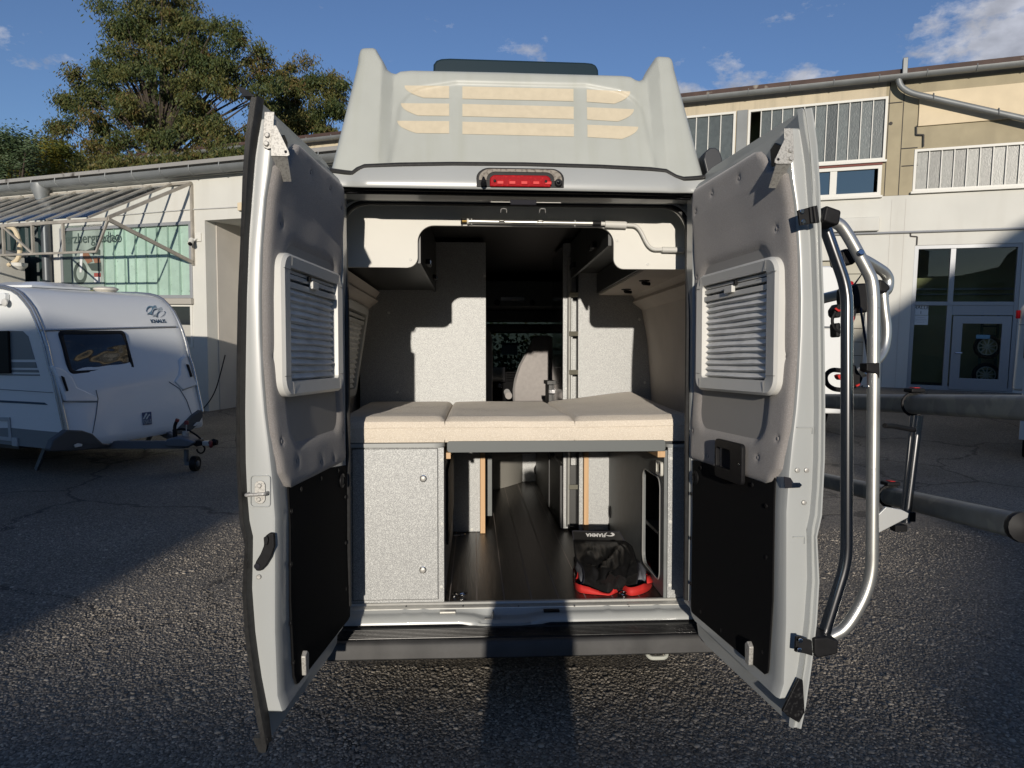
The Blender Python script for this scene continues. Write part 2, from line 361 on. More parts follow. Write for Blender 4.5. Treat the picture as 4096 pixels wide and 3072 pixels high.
# ------------------------------------------------------------------ buildings across the yard behind the viewer (they throw the long shadows)
plasterc = mat('cream_plaster', (.52,.46,.35), .9, var=(1.2, .08), bump=(40, .3, .004), streak=((.33,.30,.24), .5, (3, 3, .25)))
darkglass = mat('dark_window_glass', (.02,.025,.03), .05, spec=.8)
roofdark = mat('dark_roof', (.07,.055,.05), .7)
def back_building(name, label, x0, x1, top, y0=-25, depth=9, gable=None):
    t = thing(name, label, 'building', Matrix.Translation((0, y0, 0)))
    zb = gz(x0, y0)-.3
    if gable: pts = [(x0, zb)]+[(x1, zb)]+gable[::-1]
    else: pts = [(x0, zb), (x1, zb), (x1, top), (x0, top)]
    MB().prism([(a, 0, c) for a, c in pts], (0, -depth, 0)).build('wall', plasterc, t)
    hh = top if not gable else min(q[1] for q in gable)
    if not gable: MB().box(x0-.0, x1+.0, -depth-.1, -.002, top+.002, top+.02).build('roof', roofdark, t)
    n = max(2, int((x1-x0)/3.4)); st = (x1-x0)/n
    for i in range(n):
        for zz in ((1.1, 2.6), (4.0, 5.3)) if hh > 5.8 else ((1.1, 2.6),):
            cx = x0+st*(i+.5)
            w_ = MB().ring([(cx+a, .03, zz[0]+c) for a, c in ((-1,0),(1,0),(1,zz[1]-zz[0]),(-1,zz[1]-zz[0]))], [(cx+a, .03, zz[0]+c) for a, c in ((-.93,.07),(.93,.07),(.93,zz[1]-zz[0]-.07),(-.93,zz[1]-zz[0]-.07))], (0, -.06, 0)).build('window', whitepl, t)
            MB().box(cx-.93, cx+.93, -.02, .005, zz[0]+.07, zz[1]-.07).build('pane', darkglass, w_)
    return t
back_building('workshop_building', 'tall flat-roofed hall across the yard behind the viewer, to the left', -34, -3.85, 9.8, gable=[(-34, 9.9), (-8.5, 9.8), (-8.2, 8.82), (-3.85, 8.80)])
back_building('garage_row_building', 'low flat-roofed row across the yard straight behind the viewer', -3.84, 1.2, 5.86)
back_building('gabled_building', 'stepped gabled building across the yard behind the viewer, to the right', 1.21, 34, 9,
              gable=[(1.21, 5.95), (2.3, 6.16), (3.5, 6.45), (3.95, 7.3), (7.6, 10.56), (11.5, 13.48), (18, 15), (34, 11)])
# ------------------------------------------------------------------ the two halls beyond the van
A22 = R(22.8); EU = Vector((math.cos(A22), -math.sin(A22), 0)); EN = Vector((-math.sin(A22), -math.cos(A22), 0))
def facade(o):
    o = Vector(o); M = Matrix((EU, -EN, Z)).transposed().to_4x4(); M.translation = o
    def f(px, py, off=0):                      # off > 0: in front of the wall
        p = onplane(px, py, o+EN*off, EN)-o; return (p.dot(EU), p.z-o.z if False else (p.z))
    return M, f
whitewall = mat('white_render', (.56,.555,.51), .85, var=(.8, .05), bump=(60, .25, .003), streak=((.45,.43,.38), .35, (2, 2, .3)))
creamconc = mat('cream_concrete', (.50,.43,.31), .85, var=(1.5, .07), bump=(50, .4, .004), streak=((.34,.30,.22), .7, (5, 5, .2)))
creampan = mat('cream_panel', (.62,.52,.36), .85, var=(1.8, .07), bump=(25, .3, .004))
tanconc = mat('tan_concrete', (.33,.285,.19), .85, var=(2, .1), bump=(60, .4, .003), streak=((.22,.19,.13), .5, (2, 2, .6)))
greyconc = mat('grey_pier', (.22,.23,.23), .8, var=(2, .08))
gutterm = mat('zinc_gutter', (.20,.21,.21), .5, metal=.3, var=(3, .1))
browntrim = mat('brown_roof_edge', (.06,.035,.028), .7, var=(3, .3), spots=(2.2, (.25,.22,.18), .66, .72))
framew = mat('white_window_frame', (.62,.61,.56), .5)
greyframe = mat('grey_metal_frame', (.33,.34,.35), .45, metal=.3)
uglass = mat('ribbed_glass', (.075,.088,.086), .28, spec=.7, bump=(28, .3, .01), var=(10, .15), each=.35)
uglass2 = mat('ribbed_glass_pale', (.17,.175,.16), .35, spec=.6, bump=(34, .3, .01), var=(12, .15), each=.3)
bluepane = mat('blue_window_pane', (.035,.065,.10), .05, spec=.9)
showpane = thin_glass('clear_window_pane', (.84,.88,.86), .12)
greenglass = mat('green_channel_glass', (.36,.50,.42), .22, spec=.6, var=(6, .07), spots=(16, (.22,.31,.26), .66, .74), each=.12)
seamm = mat('dark_joint', (.05,.045,.04), .8)
hallin = mat('hall_interior', (.03,.035,.03), .8, var=(2, .3))
posterm = mat('printed_paper', (.62,.63,.62), .7)
ink = mat('black_ink', (.02,.02,.025), .7, spec=.1)

def q4(f, px0, py0, px1, py1, off=0):
    """rectangle on a facade from two opposite picture corners: (u0,u1,z0,z1)"""
    a = f(px0, py0, off); b = f(px1, py1, off); c = f(px0, py1, off); d = f(px1, py0, off)
    return min(a[0], c[0]), max(b[0], d[0]), min(b[1], c[1]), max(a[1], d[1])
def lit(u0, u1, z0, z1, d, w):                # frame loops
    return [(u0,d,z0),(u1,d,z0),(u1,d,z1),(u0,d,z1)], [(u0+w,d,z0+w),(u1-w,d,z0+w),(u1-w,d,z1-w),(u0+w,d,z1-w)]
def win(t, u0, u1, z0, z1, panes, fm, pm, fw=.065, depth=.10, rec=.06, seam=.022, skip=(), sill=True, name='window', pm_alt=None):
    """recessed window: frame part, separate panes as its sub-parts"""
    o, i = lit(u0, u1, z0, z1, -.02, fw)
    fr = MB().ring(o, i, (0, depth, 0)).build(name, fm, t, bevel=.006)
    st = (u1-u0-2*fw)/panes
    for k in range(panes):
        a = u0+fw+k*st
        if k: MB().box(a-seam/2, a+seam/2, .0, rec+.01, z0+fw, z1-fw).build('mullion', fm, fr)
        if k in skip: continue
        MB().box(a+seam/2, a+st-seam/2, rec-.012, rec+.004, z0+fw, z1-fw).build('pane', pm_alt if (pm_alt and k in pm_alt[1]) and False else pm, fr)
    if sill: MB().box(u0-.04, u1+.04, -.10, .02, z0-.06, z0-.003).build('sill', fm, fr, bevel=.006)
    return fr
def gutter(t, a, b, r, d, name='gutter', clips=12):
    """half-round gutter between two (u,z) points, hanging d in front of the wall, with brackets"""
    m = MB(); A = Vector((a[0], d, a[1])); B = Vector((b[0], d, b[1])); rings = []
    for P in (A, B):
        o = [P+Vector((0, -r*math.cos(R(k)), -r*math.sin(R(k)))) for k in range(0, 181, 18)]
        o += [P+Vector((0, r*.88*math.cos(R(k)), -r*.88*math.sin(R(k)))) for k in range(0, 181, 18)]
        rings.append(o)
    gt = m.loft(rings).build(name, gutterm, t)
    for k in range(clips):
        P = A.lerp(B, (k+.5)/clips)
        MB().tube([P+Vector((0, -r*1.04*math.cos(R(q)), -r*1.04*math.sin(R(q)))) for q in range(-20, 201, 20)], .012, 6).build('gutter_bracket', gutterm, gt)
    return gt

# --- right hall, two storeys, cream above and white below
MB_, fB = facade((12.66, 18.0, 0))
hall = thing('factory_hall', 'long two-storey hall, cream concrete above, white render below, with a glazed door', 'building', MB_)
gL = fB(858, 592); gR = fB(4096, 240); UL = gL[0]-12; UR = 9.0; ZT = (gL[1]+gR[1])/2
zc = fB(3900, 766)[1]; zlow = -1.0
# openings cut the wall: build it from strips
oW2 = q4(fB, 2994, 440, 3540, 640); oW1 = (oW2[0]-3.9, fB(2940, 560)[0], oW2[2], oW2[3])
oB = (fB(3150, 720)[0], fB(3529, 660)[0], fB(3400, 788)[1], fB(3400, 668)[1])
oW3 = (fB(3655, 660)[0], UR-1.2, fB(3660, 767)[1], fB(3660, 598)[1])
oD = (fB(3646, 1200)[0], fB(4077, 1200)[0], fB(3800, 1560)[1], fB(3800, 978)[1])
oG = (fB(3215, 1300)[0], fB(3462, 1300)[0], fB(3400, 1530)[1], fB(3400, 1040)[1])
def wall_strips(t, u0, u1, z0, z1, holes, m, th=.3, name='wall'):
    hs_ = sorted([h for h in holes if h[0] < u1 and h[1] > u0 and h[2] < z1 and h[3] > z0]); b_ = MB(); u = u0
    cuts = sorted(set([u0, u1]+[min(max(c, u0), u1) for h in hs_ for c in h[:2]]))
    for a, c in zip(cuts[:-1], cuts[1:]):
        mid = (a+c)/2; zz = z0
        for h in sorted([h for h in hs_ if h[0] < mid < h[1]], key=lambda h: h[2]):
            if h[2] > zz+1e-3: b_.box(a, c, 0, th, zz, min(h[2], z1))
            zz = max(zz, h[3])
        if zz < z1-1e-3: b_.box(a, c, 0, th, zz, z1)
    return b_.build(name, m, t, flat=True)
upier = fB(3549, 500)[0]; upier2 = fB(3668, 500)[0]
wall_strips(hall, UL, oB[1]+.0, zc, ZT-.15, [oW1, oW2, oB], creamconc)
wall_strips(hall, oB[1], upier2, zc, ZT-.15, [], tanconc)
pan0 = fB(3671, 500)[1]; 
wall_strips(hall, upier2, UR, zc, ZT-.15, [oW3], tanconc)
up = MB(); zb_ = fB(3671, 507)[1]; up.box(upier2+.02, UR, -.05, -.003, zb_, ZT-.55); up.build('render_panel', creampan, hall, bevel=.01)
wall_strips(hall, UL, UR, zlow, zc-.004, [oD, oG], whitewall, th=.34)
MB().box(UL, UR, .5, 9, ZT-.2, ZT+.03).build('roof', browntrim, hall)
MB().box(UL, UR, 8.7, 9, zlow, ZT-.2).build('back_wall', hallin, hall)
MB().box(UR-.3, UR, .35, 8.7, zlow, ZT-.2).build('end_wall', whitewall, hall)
MB().box(UL, UR, -.12, .5, ZT-.06, ZT+.075).build('roof_edge', browntrim, hall)
rb = fB(3560, 285); 
gutter(hall, (UL, ZT-.12), (UR, ZT-.12), .12, -.26, clips=44)
# downpipe crossing in front of the render panel
dp = [fB(3593, 310, .25), fB(3600, 345, .25), fB(3640, 372, .25), fB(4110, 478, .25), fB(4300, 522, .25)]
MB().tube(bez([(a, -.25, c) for a, c in dp], .22), .075, 12).build('downpipe', gutterm, hall)
for px, py in ((3730, 388), (3990, 448)):
    a = fB(px, py, .25); MB().tube([Vector((a[0], -.25, a[1]))+Vector((.02, .088*math.cos(R(k)), .088*math.sin(R(k)))) for k in range(0, 360, 30)], .014, 6, closed=True).build('pipe_clamp', gutterm, hall)
a = fB(3628, 262, .2); MB().box(a[0]-.10, a[0]+.02, -.24, -.02, a[1]-.25, a[1]+.2).build('gutter_end_plate', gutterm, hall, bevel=.02)
# piers and joints
for px in (3549, 3606):
    a = fB(px, 560)[0]; MB().box(a-.010, a+.010, -.006, .01, zc, ZT-.2).build('joint', seamm, hall)
for px0, px1, py in ((3549, 3610, 414), (3606, 3670, 595), (3606, 3670, 665)):
    a = fB(px0, py); c = fB(px1, py); MB().box(a[0], c[0], -.014, .01, a[1]-.012, a[1]+.012).build('joint', seamm, hall)
a = fB(2945, 560)[0]; MB().box(a, oW2[0]-.01, -.06, -.004, oW2[2], oW2[3]).build('grey_pier', greyconc, hall, bevel=.01)
a = fB(3563, 494); MB().cyl((a[0], -.01, a[1]), (a[0], .02, a[1]), .045).build('wall_hole', seamm, hall)
# stepped crack beside the lower panel
ck_ = [fB(*q) for q in ((3665, 505), (3665, 540), (3694, 541), (3693, 588))]
for (a, c), (e, f_) in zip(ck_[:-1], ck_[1:]): MB().bar((a, -.052, c), (e, -.052, f_), .03, .03).build('joint', seamm, hall)
ck_ = [fB(*q) for q in ((3642, 925), (3642, 945), (3669, 947), (3667, 980))]
for (a, c), (e, f_) in zip(ck_[:-1], ck_[1:]): MB().bar((a, -.01, c), (e, -.01, f_), .03, .03).build('joint', seamm, hall)
zl = fB(3600, 930)[1]
MB().tube([(UL, -.05, zl), (UR, -.05, zl)], .028, 8).build('wall_cable', greyframe, hall)
MB().box(oG[0]-4, fB(3516, 900)[0], -.14, -.004, zl+.05, zl+.42).build('render_ledge', whitewall, hall, bevel=.03)
for px in (3550, 3606): a = fB(px, 1100)[0]; MB().box(a-.006, a+.006, -.004, .01, oD[2], zc-.1).build('joint', mat('pale_joint', (.46,.44,.40), .8), hall)
# windows
win(hall, *oW1, 10, framew, uglass); f2 = win(hall, *oW2, 12, framew, uglass, skip=(0,)); NP3 = round((oW3[1]-oW3[0]-.18)/((fB(3960, 660)[0]-fB(3700, 660)[0])/5.15)); print('NP3', NP3, oW3)
f3 = win(hall, *oW3, NP3, framew, uglass2)
fb = win(hall, *oB, 2, framew, bluepane, fw=.09, seam=.17)
MB().box(oB[0], oB[1], -.05, .03, oB[3]+.004, oB[3]+.10).build('lintel', mat('red_brown_lintel', (.16,.05,.04), .7), hall)
MB().box(oW2[0]-.4, oW2[1], .9, 1.0, oW2[2]-.3, oW2[3]+.3).build('inner_partition', mat('pale_green_interior', (.10,.12,.06), .8), hall)
# glazed entrance: transom lights, side light, door
o_, i_ = lit(*oD, .02, .10); ent = MB().ring(o_, i_, (0, .14, 0)).build('entrance_frame', greyframe, hall, bevel=.008)
uM = fB(3802, 1200)[0]; zT = fB(3800, 1214)[1]
MB().box(uM-.06, uM+.06, .02, .16, oD[2]+.1, oD[3]-.1).build('mullion', greyframe, ent, bevel=.006)
MB().box(oD[0]+.1, oD[1]-.1, .015, .165, zT-.05, zT+.05).build('transom', greyframe, ent, bevel=.006)
for a, c, e, f_ in ((oD[0]+.1, uM-.06, zT+.05, oD[3]-.1), (uM+.06, oD[1]-.1, zT+.05, oD[3]-.1), (oD[0]+.1, uM-.06, oD[2]+.1, zT-.05)):
    MB().box(a, c, .08, .09, e, f_).build('pane', showpane, ent)
dz = fB(3900, 1262)[1]
MB().box(uM+.06, oD[1]-.1, .03, .13, dz+.01, zT-.05).build('fascia_panel', greyframe, ent, bevel=.004)
d0, d1, e0, e1_ = uM+.09, oD[1]-.12, oD[2]+.02, dz-.01
o_, _ = lit(d0, d1, e0, e1_, .0, .0); gi = (d0+.22, d1-.2, e0+.30, e1_-.2)
i_ = [(gi[0],0,gi[2]),(gi[1],0,gi[2]),(gi[1],0,gi[3]),(gi[0],0,gi[3])]
door = MB().ring(o_, i_, (0, .09, 0)).build('door', greyframe, hall, bevel=.008)
MB().box(gi[0], gi[1], .04, .05, gi[2], gi[3]).build('pane', showpane, door)
hz = (e0+e1_)/2; MB().tube(bez([(d0+.09, 0, hz), (d0+.09, -.06, hz), (d0+.24, -.06, hz)], .03), .014, 8).build('handle', chrome, door)
a = fB(3905, 1345); MB().box(a[0], a[0]+.30, -.002, .03, a[1]-.06, a[1]+.04).build('blue_sticker', mat('blue_sticker', (.12,.25,.33), .5), door)
MB().box(UL, UR, .36, 8.6, oD[2]-.1, oD[2]).build('hall_floor', hallin, hall)
MB().box(UL, UR, 2.6, 2.7, oD[2], zc).build('inner_wall', mat('yellow_hall_wall', (.42,.40,.22), .8, var=(1, .1)), hall)
for zz, w_ in ((fB(3900, 1136)[1], .03), (fB(3900, 1160)[1], .02)): MB().box(oD[0]-2, UR-.5, 2.5, 2.58, zz-w_, zz+w_).build('inner_pipe', greyframe, hall)
# rack with alloy wheels behind the door glass
rack = thing('wheel_rack', 'green steel rack behind the glass of the hall door holding two alloy wheels', 'rack', MB_)
greenst = mat('green_steel', (.035,.09,.05), .5)
r0, r1 = fB(3922, 1400, -.5)[0], fB(3986, 1400, -.5)[0]
for a in (r0, r1):
    MB().box(a-.03, a+.03, .5, .56, oD[2], fB(3950, 1262, -.5)[1]).build('post', greenst, rack)
for py in (1305, 1343, 1432, 1483, 1545):
    z_ = fB(3950, py, -.5)[1]; MB().box(r0, r1, .49, .55, z_-.02, z_+.02).build('rail', greenst, rack)
for px, py in ((3950, 1387), (3944, 1500)):
    c = fB(px, py, -.42); wl = thing('alloy_wheel', 'upper ten-spoke alloy wheel on the green rack behind the hall door' if py < 1400 else 'lower ten-spoke alloy wheel on the green rack behind the hall door', 'wheel', MB_, 'alloy wheels on the rack')
    cx, cz = c; ct = Vector((cx, .42, cz)); rr = .21
    MB().tube([ct+Vector((rr*math.cos(R(k)), 0, rr*math.sin(R(k)))) for k in range(0, 360, 15)], .014, 8, closed=True).build('rim', alus, wl)
    MB().tube([ct+Vector(((rr+.06)*math.cos(R(k)), .03, (rr+.06)*math.sin(R(k)))) for k in range(0, 360, 15)], .05, 8, closed=True).build('tyre', blackp, wl)
    MB().disc(ct+Vector((0, .02, 0)), (0, -1, 0), .035, .04).build('hub', alus, wl)
    for k in range(10):
        a = R(36*k+10); MB().bar(ct+Vector((.03*math.cos(a), 0, .03*math.sin(a))), ct+Vector((rr*math.cos(a), 0, rr*math.sin(a))), .028, .02, up=Y).build('spoke', alus, wl)
# paper notices on the side light
def notice(name, label, f, px0, py0, px1, py1, lines, M, off=.0):
    u0, u1, z0, z1 = q4(f, px0, py0, px1, py1, off); t = thing(name, label, 'notice', M)
    MB().box(u0, u1, -off-.006, -off, z0, z1).build('sheet', posterm, t)
    for body, sz, fx, fz in lines:
        text('lettering', body, sz, (u0+(u1-u0)*fx, -off-.008, z0+(z1-z0)*fz), X, Z, ink, t, ext=.0005, align='CENTER', bold=.0)
    return t
notice('paper_notice', 'white sheet reading HALLE 1 on the glass beside the hall door', fB, 3656, 1222, 3712, 1260, [('HALLE', .125, .5, .62), ('1', .12, .5, .12)], MB_, off=-.072)
notice('paper_notice', 'white sheet with small print taped below the HALLE 1 sheet', fB, 3655, 1262, 3711, 1299, [('----------', .05, .5, .75), ('------------------', .045, .5, .55), ('----------------------', .04, .5, .38), ('--------------', .04, .5, .2)], MB_, off=-.072)
# sectional door left of the entrance
gd = empty('sectional_door', hall); nb = 9; hh = (oG[3]-oG[2])/nb
for k in range(nb): MB().box(oG[0], oG[1]-.02, .12, .16, oG[2]+k*hh+.008, oG[2]+(k+1)*hh-.008).build('door_panel', mat('pale_door_panel', (.40,.38,.31), .6, var=(1, .05)), gd, bevel=.004)
MB().box(oG[0], oG[1], .17, .2, oG[2], oG[3]).build('backing', seamm, gd)
MB().box(oG[1]-.02, oG[1]+.0, .02, .2, oG[2], oG[3]).build('rail', framew, gd)

# --- left workshop: low white building with channel glass, canopy, gutter
MA, fA = facade((-6.06, 15.0, 0))
shop = thing('workshop', 'low white workshop with green channel-glass window, roof gutter and recessed entrance', 'building', MA)
ga = fA(0, 794); gb = fA(970, 703); ZG = (ga[1]+gb[1])/2+.1; SL = fA(0, 900)[0]-6; SR = fA(975, 900)[0]+4.2; zg0 = -1
oGW = (fA(244, 1000)[0], fA(769, 1000)[0], fA(700, 1193)[1], fA(700, 888)[1])
oGL = (fA(560, 1300)[0], fA(772, 1300)[0], fA(700, 1388)[1], fA(700, 1215)[1])
oRC = (fA(826, 1200)[0], fA(826, 1200)[0]+4.6, zg0, fA(880, 878)[1])
oDK = (SL, fA(178, 1000)[0], zg0, fA(100, 905)[1])
wall_strips(shop, SL, SR, zg0, ZG+.1, [oGW, oGL, oRC, oDK], whitewall, th=.3)
MB().box(SL, SR, .32, 8, ZG+.06, ZG+.1).build('roof', browntrim, shop)
MB().box(SR-.3, SR, .31, 8, zg0, ZG).build('end_wall', whitewall, shop)
MB().box(SL, SR, 8, 8.2, zg0, ZG).build('back_wall', whitewall, shop)
te = fA(0, 750)[1]; MB().box(SL, SR, -.30, .4, ZG+.16, te+.1).build('roof_flashing', mat('stained_flashing', (.30,.29,.27), .6, metal=.2, spots=(3, (.08,.07,.06), .62, .7)), shop, bevel=.01)
MB().box(SL, SR, -.05, -.004, ZG-.02, ZG+.15).build('eaves_board', whitewall, shop)
gutter(shop, (SL, ZG+.10), (SR, ZG+.10), .13, -.22, clips=22)
# channel glass window, sheet by sheet
fg = MB().ring(*lit(*oGW, -.03, .07), (0, .12, 0)).build('window', greyframe, shop, bevel=.006)
st = (oGW[1]-oGW[0]-.14)/12
for k in range(12):
    a = oGW[0]+.07+k*st
    m = MB(); m.box(a+.012, a+st-.012, .05, .06, oGW[2]+.07, oGW[3]-.07); m.box(a+.012, a+.02, .015, .05, oGW[2]+.07, oGW[3]-.07); m.build('pane', greenglass, fg)
    if k: MB().box(a-.008, a+.008, .02, .05, oGW[2]+.07, oGW[3]-.07).build('glass_joint', mat('dark_green_joint', (.10,.17,.14), .5), fg)
MB().box(oGW[0], oGW[1], .09, .1, oGW[2], oGW[3]).build('backing', mat('green_interior', (.30,.42,.35), .8), fg)
MB().box(oGW[0]-.1, oGW[1]+.02, -.09, -.002, oGW[2]-.13, oGW[2]-.004).build('sill', mat('stone_sill', (.36,.34,.30), .7), fg, bevel=.01)
# lower window with board
fl = MB().ring(*lit(*oGL, -.02, .06), (0, .1, 0)).build('window', framew, shop, bevel=.006); zm = fA(700, 1297)[1]
MB().box(oGL[0]+.06, oGL[1]-.06, .03, .04, zm, oGL[3]-.06).build('pane', darkglass, fl)
MB().box(oGL[0]+.06, oGL[1]-.06, .02, .04, oGL[2]+.06, zm-.01).build('board', mat('pale_board', (.42,.41,.37), .7), fl)
# recessed entrance
MB().box(oRC[0]-.0, oRC[0]+.02, .301, 1.6, zg0, oRC[3]).build('reveal', mat('beige_reveal', (.50,.47,.42), .8, var=(2, .05)), shop)
MB().box(oRC[0], oRC[1], .301, 1.6, oRC[3]-.0, oRC[3]+.03).build('soffit', whitewall, shop)
MB().box(oRC[0]+.02, oRC[1], 1.5, 1.6, zg0, oRC[3]).build('recess_wall', whitewall, shop)
a = oRC[0]+.25; MB().box(a+.3, a+.42, 1.30, 1.499, zg0, oRC[3]-.1).build('door_rail', zinc, shop)
dr = MB().box(a+.46, a+2.2, 1.42, 1.499, zg0+.6, oRC[3]-.12).build('recess_door', greyconc, shop, bevel=.01)
MB().box(a+.6, a+1.3, 1.40, 1.415, 1.2, 2.4).build('pane', darkglass, dr)
b_ = onplane(905, 1415, Vector((-6.06, 15, 0))-EN*1.2, EN)
# porch metal: electrical box and cable near the recess
u, z_ = fA(880, 1405); MB().box(u-.06, u+.1, .9, 1.0, z_-.06, z_+.08).build('junction_box', greyframe, shop, bevel=.01)
u, z_ = fA(880, 1380); MB().tube([(u, .95, z_), (u, .95, z_+.25)], .05, 8).build('lamp', framew, shop)
cbl = [fA(905, 1420), fA(890, 1480), fA(868, 1560), fA(840, 1610), fA(805, 1645)]
MB().tube(bez([(a, -.03, c) for a, c in cbl], .2), .012, 6).build('cable', ink, shop)
# dark corrugated part on the left
cg = MB(); n = 22; w_ = (oDK[1]-oDK[0])/n
for k in range(n):
    a = oDK[0]+k*w_; cg.prism([(a, .12, zg0), (a+.05, .07, zg0), (a+w_-.1, .07, zg0), (a+w_-.05, .12, zg0), (a+w_, .12, zg0), (a+w_, .14, zg0), (a, .14, zg0)], (0, 0, oDK[3]-zg0))
cg.build('corrugated_wall', mat('dark_green_sheet', (.012,.028,.028), .5), shop)
u = fA(190, 1000, .1)[0]; MB().tube([(u, -.13, ZG+.05), (u, -.13, zg0)], .10, 14).build('downpipe', mat('dark_downpipe', (.10,.11,.12), .4, metal=.4), shop)
MB().lathe([(.2, .0), (.2, -.1), (.13, -.32), (.10, -.4)], (u, -.2, ZG+.08), Z, 14).build('gutter_outlet', gutterm, shop)
# surface cable and bits on the white fascia
zz = [fA(470, 862), fA(640, 848), fA(770, 838), fA(960, 828)]
MB().tube([(a, -.02, c) for a, c in zz], .012, 6).build('cable', mat('white_cable', (.5,.5,.48), .5), shop)
a = fA(968, 828); MB().box(a[0]-.05, a[0]+.08, -.08, -.002, a[1]-.08, a[1]+.08).build('junction_box', creampan, shop, bevel=.01)
# security camera
sc_ = thing('security_camera', 'small white security camera on the pier right of the green window', 'camera', MA)
u, z_ = fA(775, 960, .12); 
MB().box(u-.06, u+.10, -.03, -.002, z_-.02, z_+.16).build('bracket', framew, sc_, bevel=.008)
MB().tube([(u, -.03, z_+.05), (u-.03, -.1, z_-.01)], .022, 8).build('arm', framew, sc_)
MB().tube([(u-.08, -.10, z_+.01), (u+.0, -.22, z_-.09)], [.055, .052], 12).build('housing', framew, sc_)
MB().disc((u-.0, -.215, z_-.086), (.5, -.75, -.6), .046, .02).build('lens', gloss, sc_)
# poster behind the glass: flat print of a dirt bike
po = thing('window_poster', 'motocross poster with faded lettering behind the leftmost green glass sheets', 'poster', MA)
pu0, pu1, pz0, pz1 = q4(fA, 252, 905, 408, 1185)
MB().box(pu0, pu1, .0, .008, pz0, pz1).build('sheet', mat('poster_grey_green', (.30,.36,.32), .45, var=(2, .3)), po)
mat('faded_black', (.06,.08,.07), .5)
def flat(name, pts, m, par, f, off): return MB().prism([(a, -off-.004, c) for a, c in [f(*q) for q in pts]], (0, .004, 0)).build(name, m, par, flat=True)
flat('dark_field', [(252, 1150), (408, 1150), (408, 1185), (252, 1185)], MATS['faded_black'], po, fA, .001); flat('dark_field', [(252, 915), (290, 915), (290, 1150), (252, 1150)], mat('poster_dark', (.08,.11,.10), .5), po, fA, .001)
for c, rr in (((322, 1092), 27),):
    o = [fA(c[0]+rr*math.cos(R(k)), c[1]+rr*1.7*math.sin(R(k))) for k in range(0, 360, 20)]; i = [fA(c[0]+rr*.62*math.cos(R(k)), c[1]+rr*1.05*math.sin(R(k))) for k in range(0, 360, 20)]
    MB().ring([(a, -.008, q) for a, q in o], [(a, -.008, q) for a, q in i], (0, .006, 0)).build('printed_wheel', MATS['faded_black'], po, flat=True)
orange = mat('poster_orange', (.26,.13,.08), .5)
flat('printed_fairing', [(322, 1000), (355, 1012), (372, 1045), (352, 1055), (335, 1030)], orange, po, fA, .006)
flat('printed_fairing', [(372, 1030), (400, 1030), (405, 1062), (385, 1066)], orange, po, fA, .006)
flat('printed_rider', [(296, 995), (345, 1003), (380, 985), (402, 1000), (402, 1020), (350, 1012), (330, 1006)], MATS['faded_black'], po, fA, .007)
flat('printed_engine', [(350, 1055), (405, 1050), (406, 1085), (368, 1082)], MATS['faded_black'], po, fA, .007)
flat('printed_fork', [(322, 1003), (334, 1003), (328, 1090), (320, 1090)], posterm, po, fA, .008)
flat('red_mark', [(378, 1092), (404, 1092), (404, 1107), (378, 1107)], mat('poster_red', (.30,.07,.06), .5), po, fA, .008); flat('white_mark', [(378, 1108), (404, 1108), (404, 1130), (378, 1130)], posterm, po, fA, .008)
flat('yellow_mark', [(330, 1163), (375, 1163), (375, 1176), (330, 1176)], mat('poster_yellow', (.5,.42,.03), .5), po, fA, .008)
a = fA(262, 975); text('lettering', 'erzbergrodeo', .33, (a[0], -.012, a[1]), X, Z, mat('faded_ink', (.07,.10,.09), .6), po, bold=.002)

# canopy: sloping glass on a steel frame in front of the fascia
can = thing('glass_canopy', 'glass canopy on a rusty steel frame fixed above the green window', 'canopy', MA)
stl = mat('weathered_steel', (.38,.35,.30), .6, metal=.3, var=(5, .2)); cglass = thin_glass('dirty_glass', (.97,.98,.98), .05, .05)
OUT = 2.0                                  # reach of the canopy in front of the wall
def pw(px, py, off): a = fA(px, py, off); return Vector((a[0], -off, a[1]))
topz = fA(690, 745)[1]; e0 = pw(465, 868, OUT); botz = e0.z
gu = [SL+.3]; uR = fA(690, 745, .05)[0]; 
nb = 18; u_start = SL+.3; stp = .60
us = [uR-stp*k for k in range(0, nb+1)]
sh = e0.x-uR
shear = (pw(355, 870, OUT).x - fA(685, 748, .05)[0])
for k, a in enumerate(us):
    w0 = Vector((a, -.06, topz)); w1 = Vector((a, -OUT, botz)); 
    MB().bar(w0+Vector((0,0,.03)), w1+Vector((0,0,.03)), .035, .04).build('glazing_bar', stl, can)
    if k: MB().hexa([Vector(q) for q in ((a+.03, -.06, topz+.03), (a+stp-.03, -.06, topz+.03), (a+stp-.03, -OUT, botz+.03), (a+.03, -OUT, botz+.03), (a+.03, -.06, topz+.04), (a+stp-.03, -.06, topz+.04), (a+stp-.03, -OUT, botz+.04), (a+.03, -OUT, botz+.04))]).build('glass_sheet', cglass, can)
uE = us[0]+.52
MB().bar((uE, -.04, topz+.02), (uE, -OUT, botz), .05, .06).build('rafter', stl, can)
MB().bar((us[-1], -OUT, botz-.03), (uE, -OUT, botz-.03), .05, .06).build('edge_beam', stl, can)
zt = botz-.62
MB().bar((us[-1], -OUT, zt), (uE-.35, -OUT, zt), .04, .04).build('truss_chord', stl, can)
k = 0; a = uE-.35
while a > us[-1]:
    if k: MB().bar((a, -OUT, botz-.05), (a, -OUT, zt), .045, .045, up=X).build('truss_post', stl, can)
    if k % 2 == 0: MB().bar((a, -OUT, zt), (a+.35 if not k else a-.9, -OUT, botz-.05), .035, .035).build('truss_brace', stl, can)
    a -= .9; k += 1
MB().bar((uE, -.03, topz), (uE, -.03, zt-.1), .06, .05, up=X).build('wall_post', stl, can)
MB().bar((uE, -OUT, botz-.03), (uE, -.04, zt-.05), .05, .07).build('stay', stl, can)
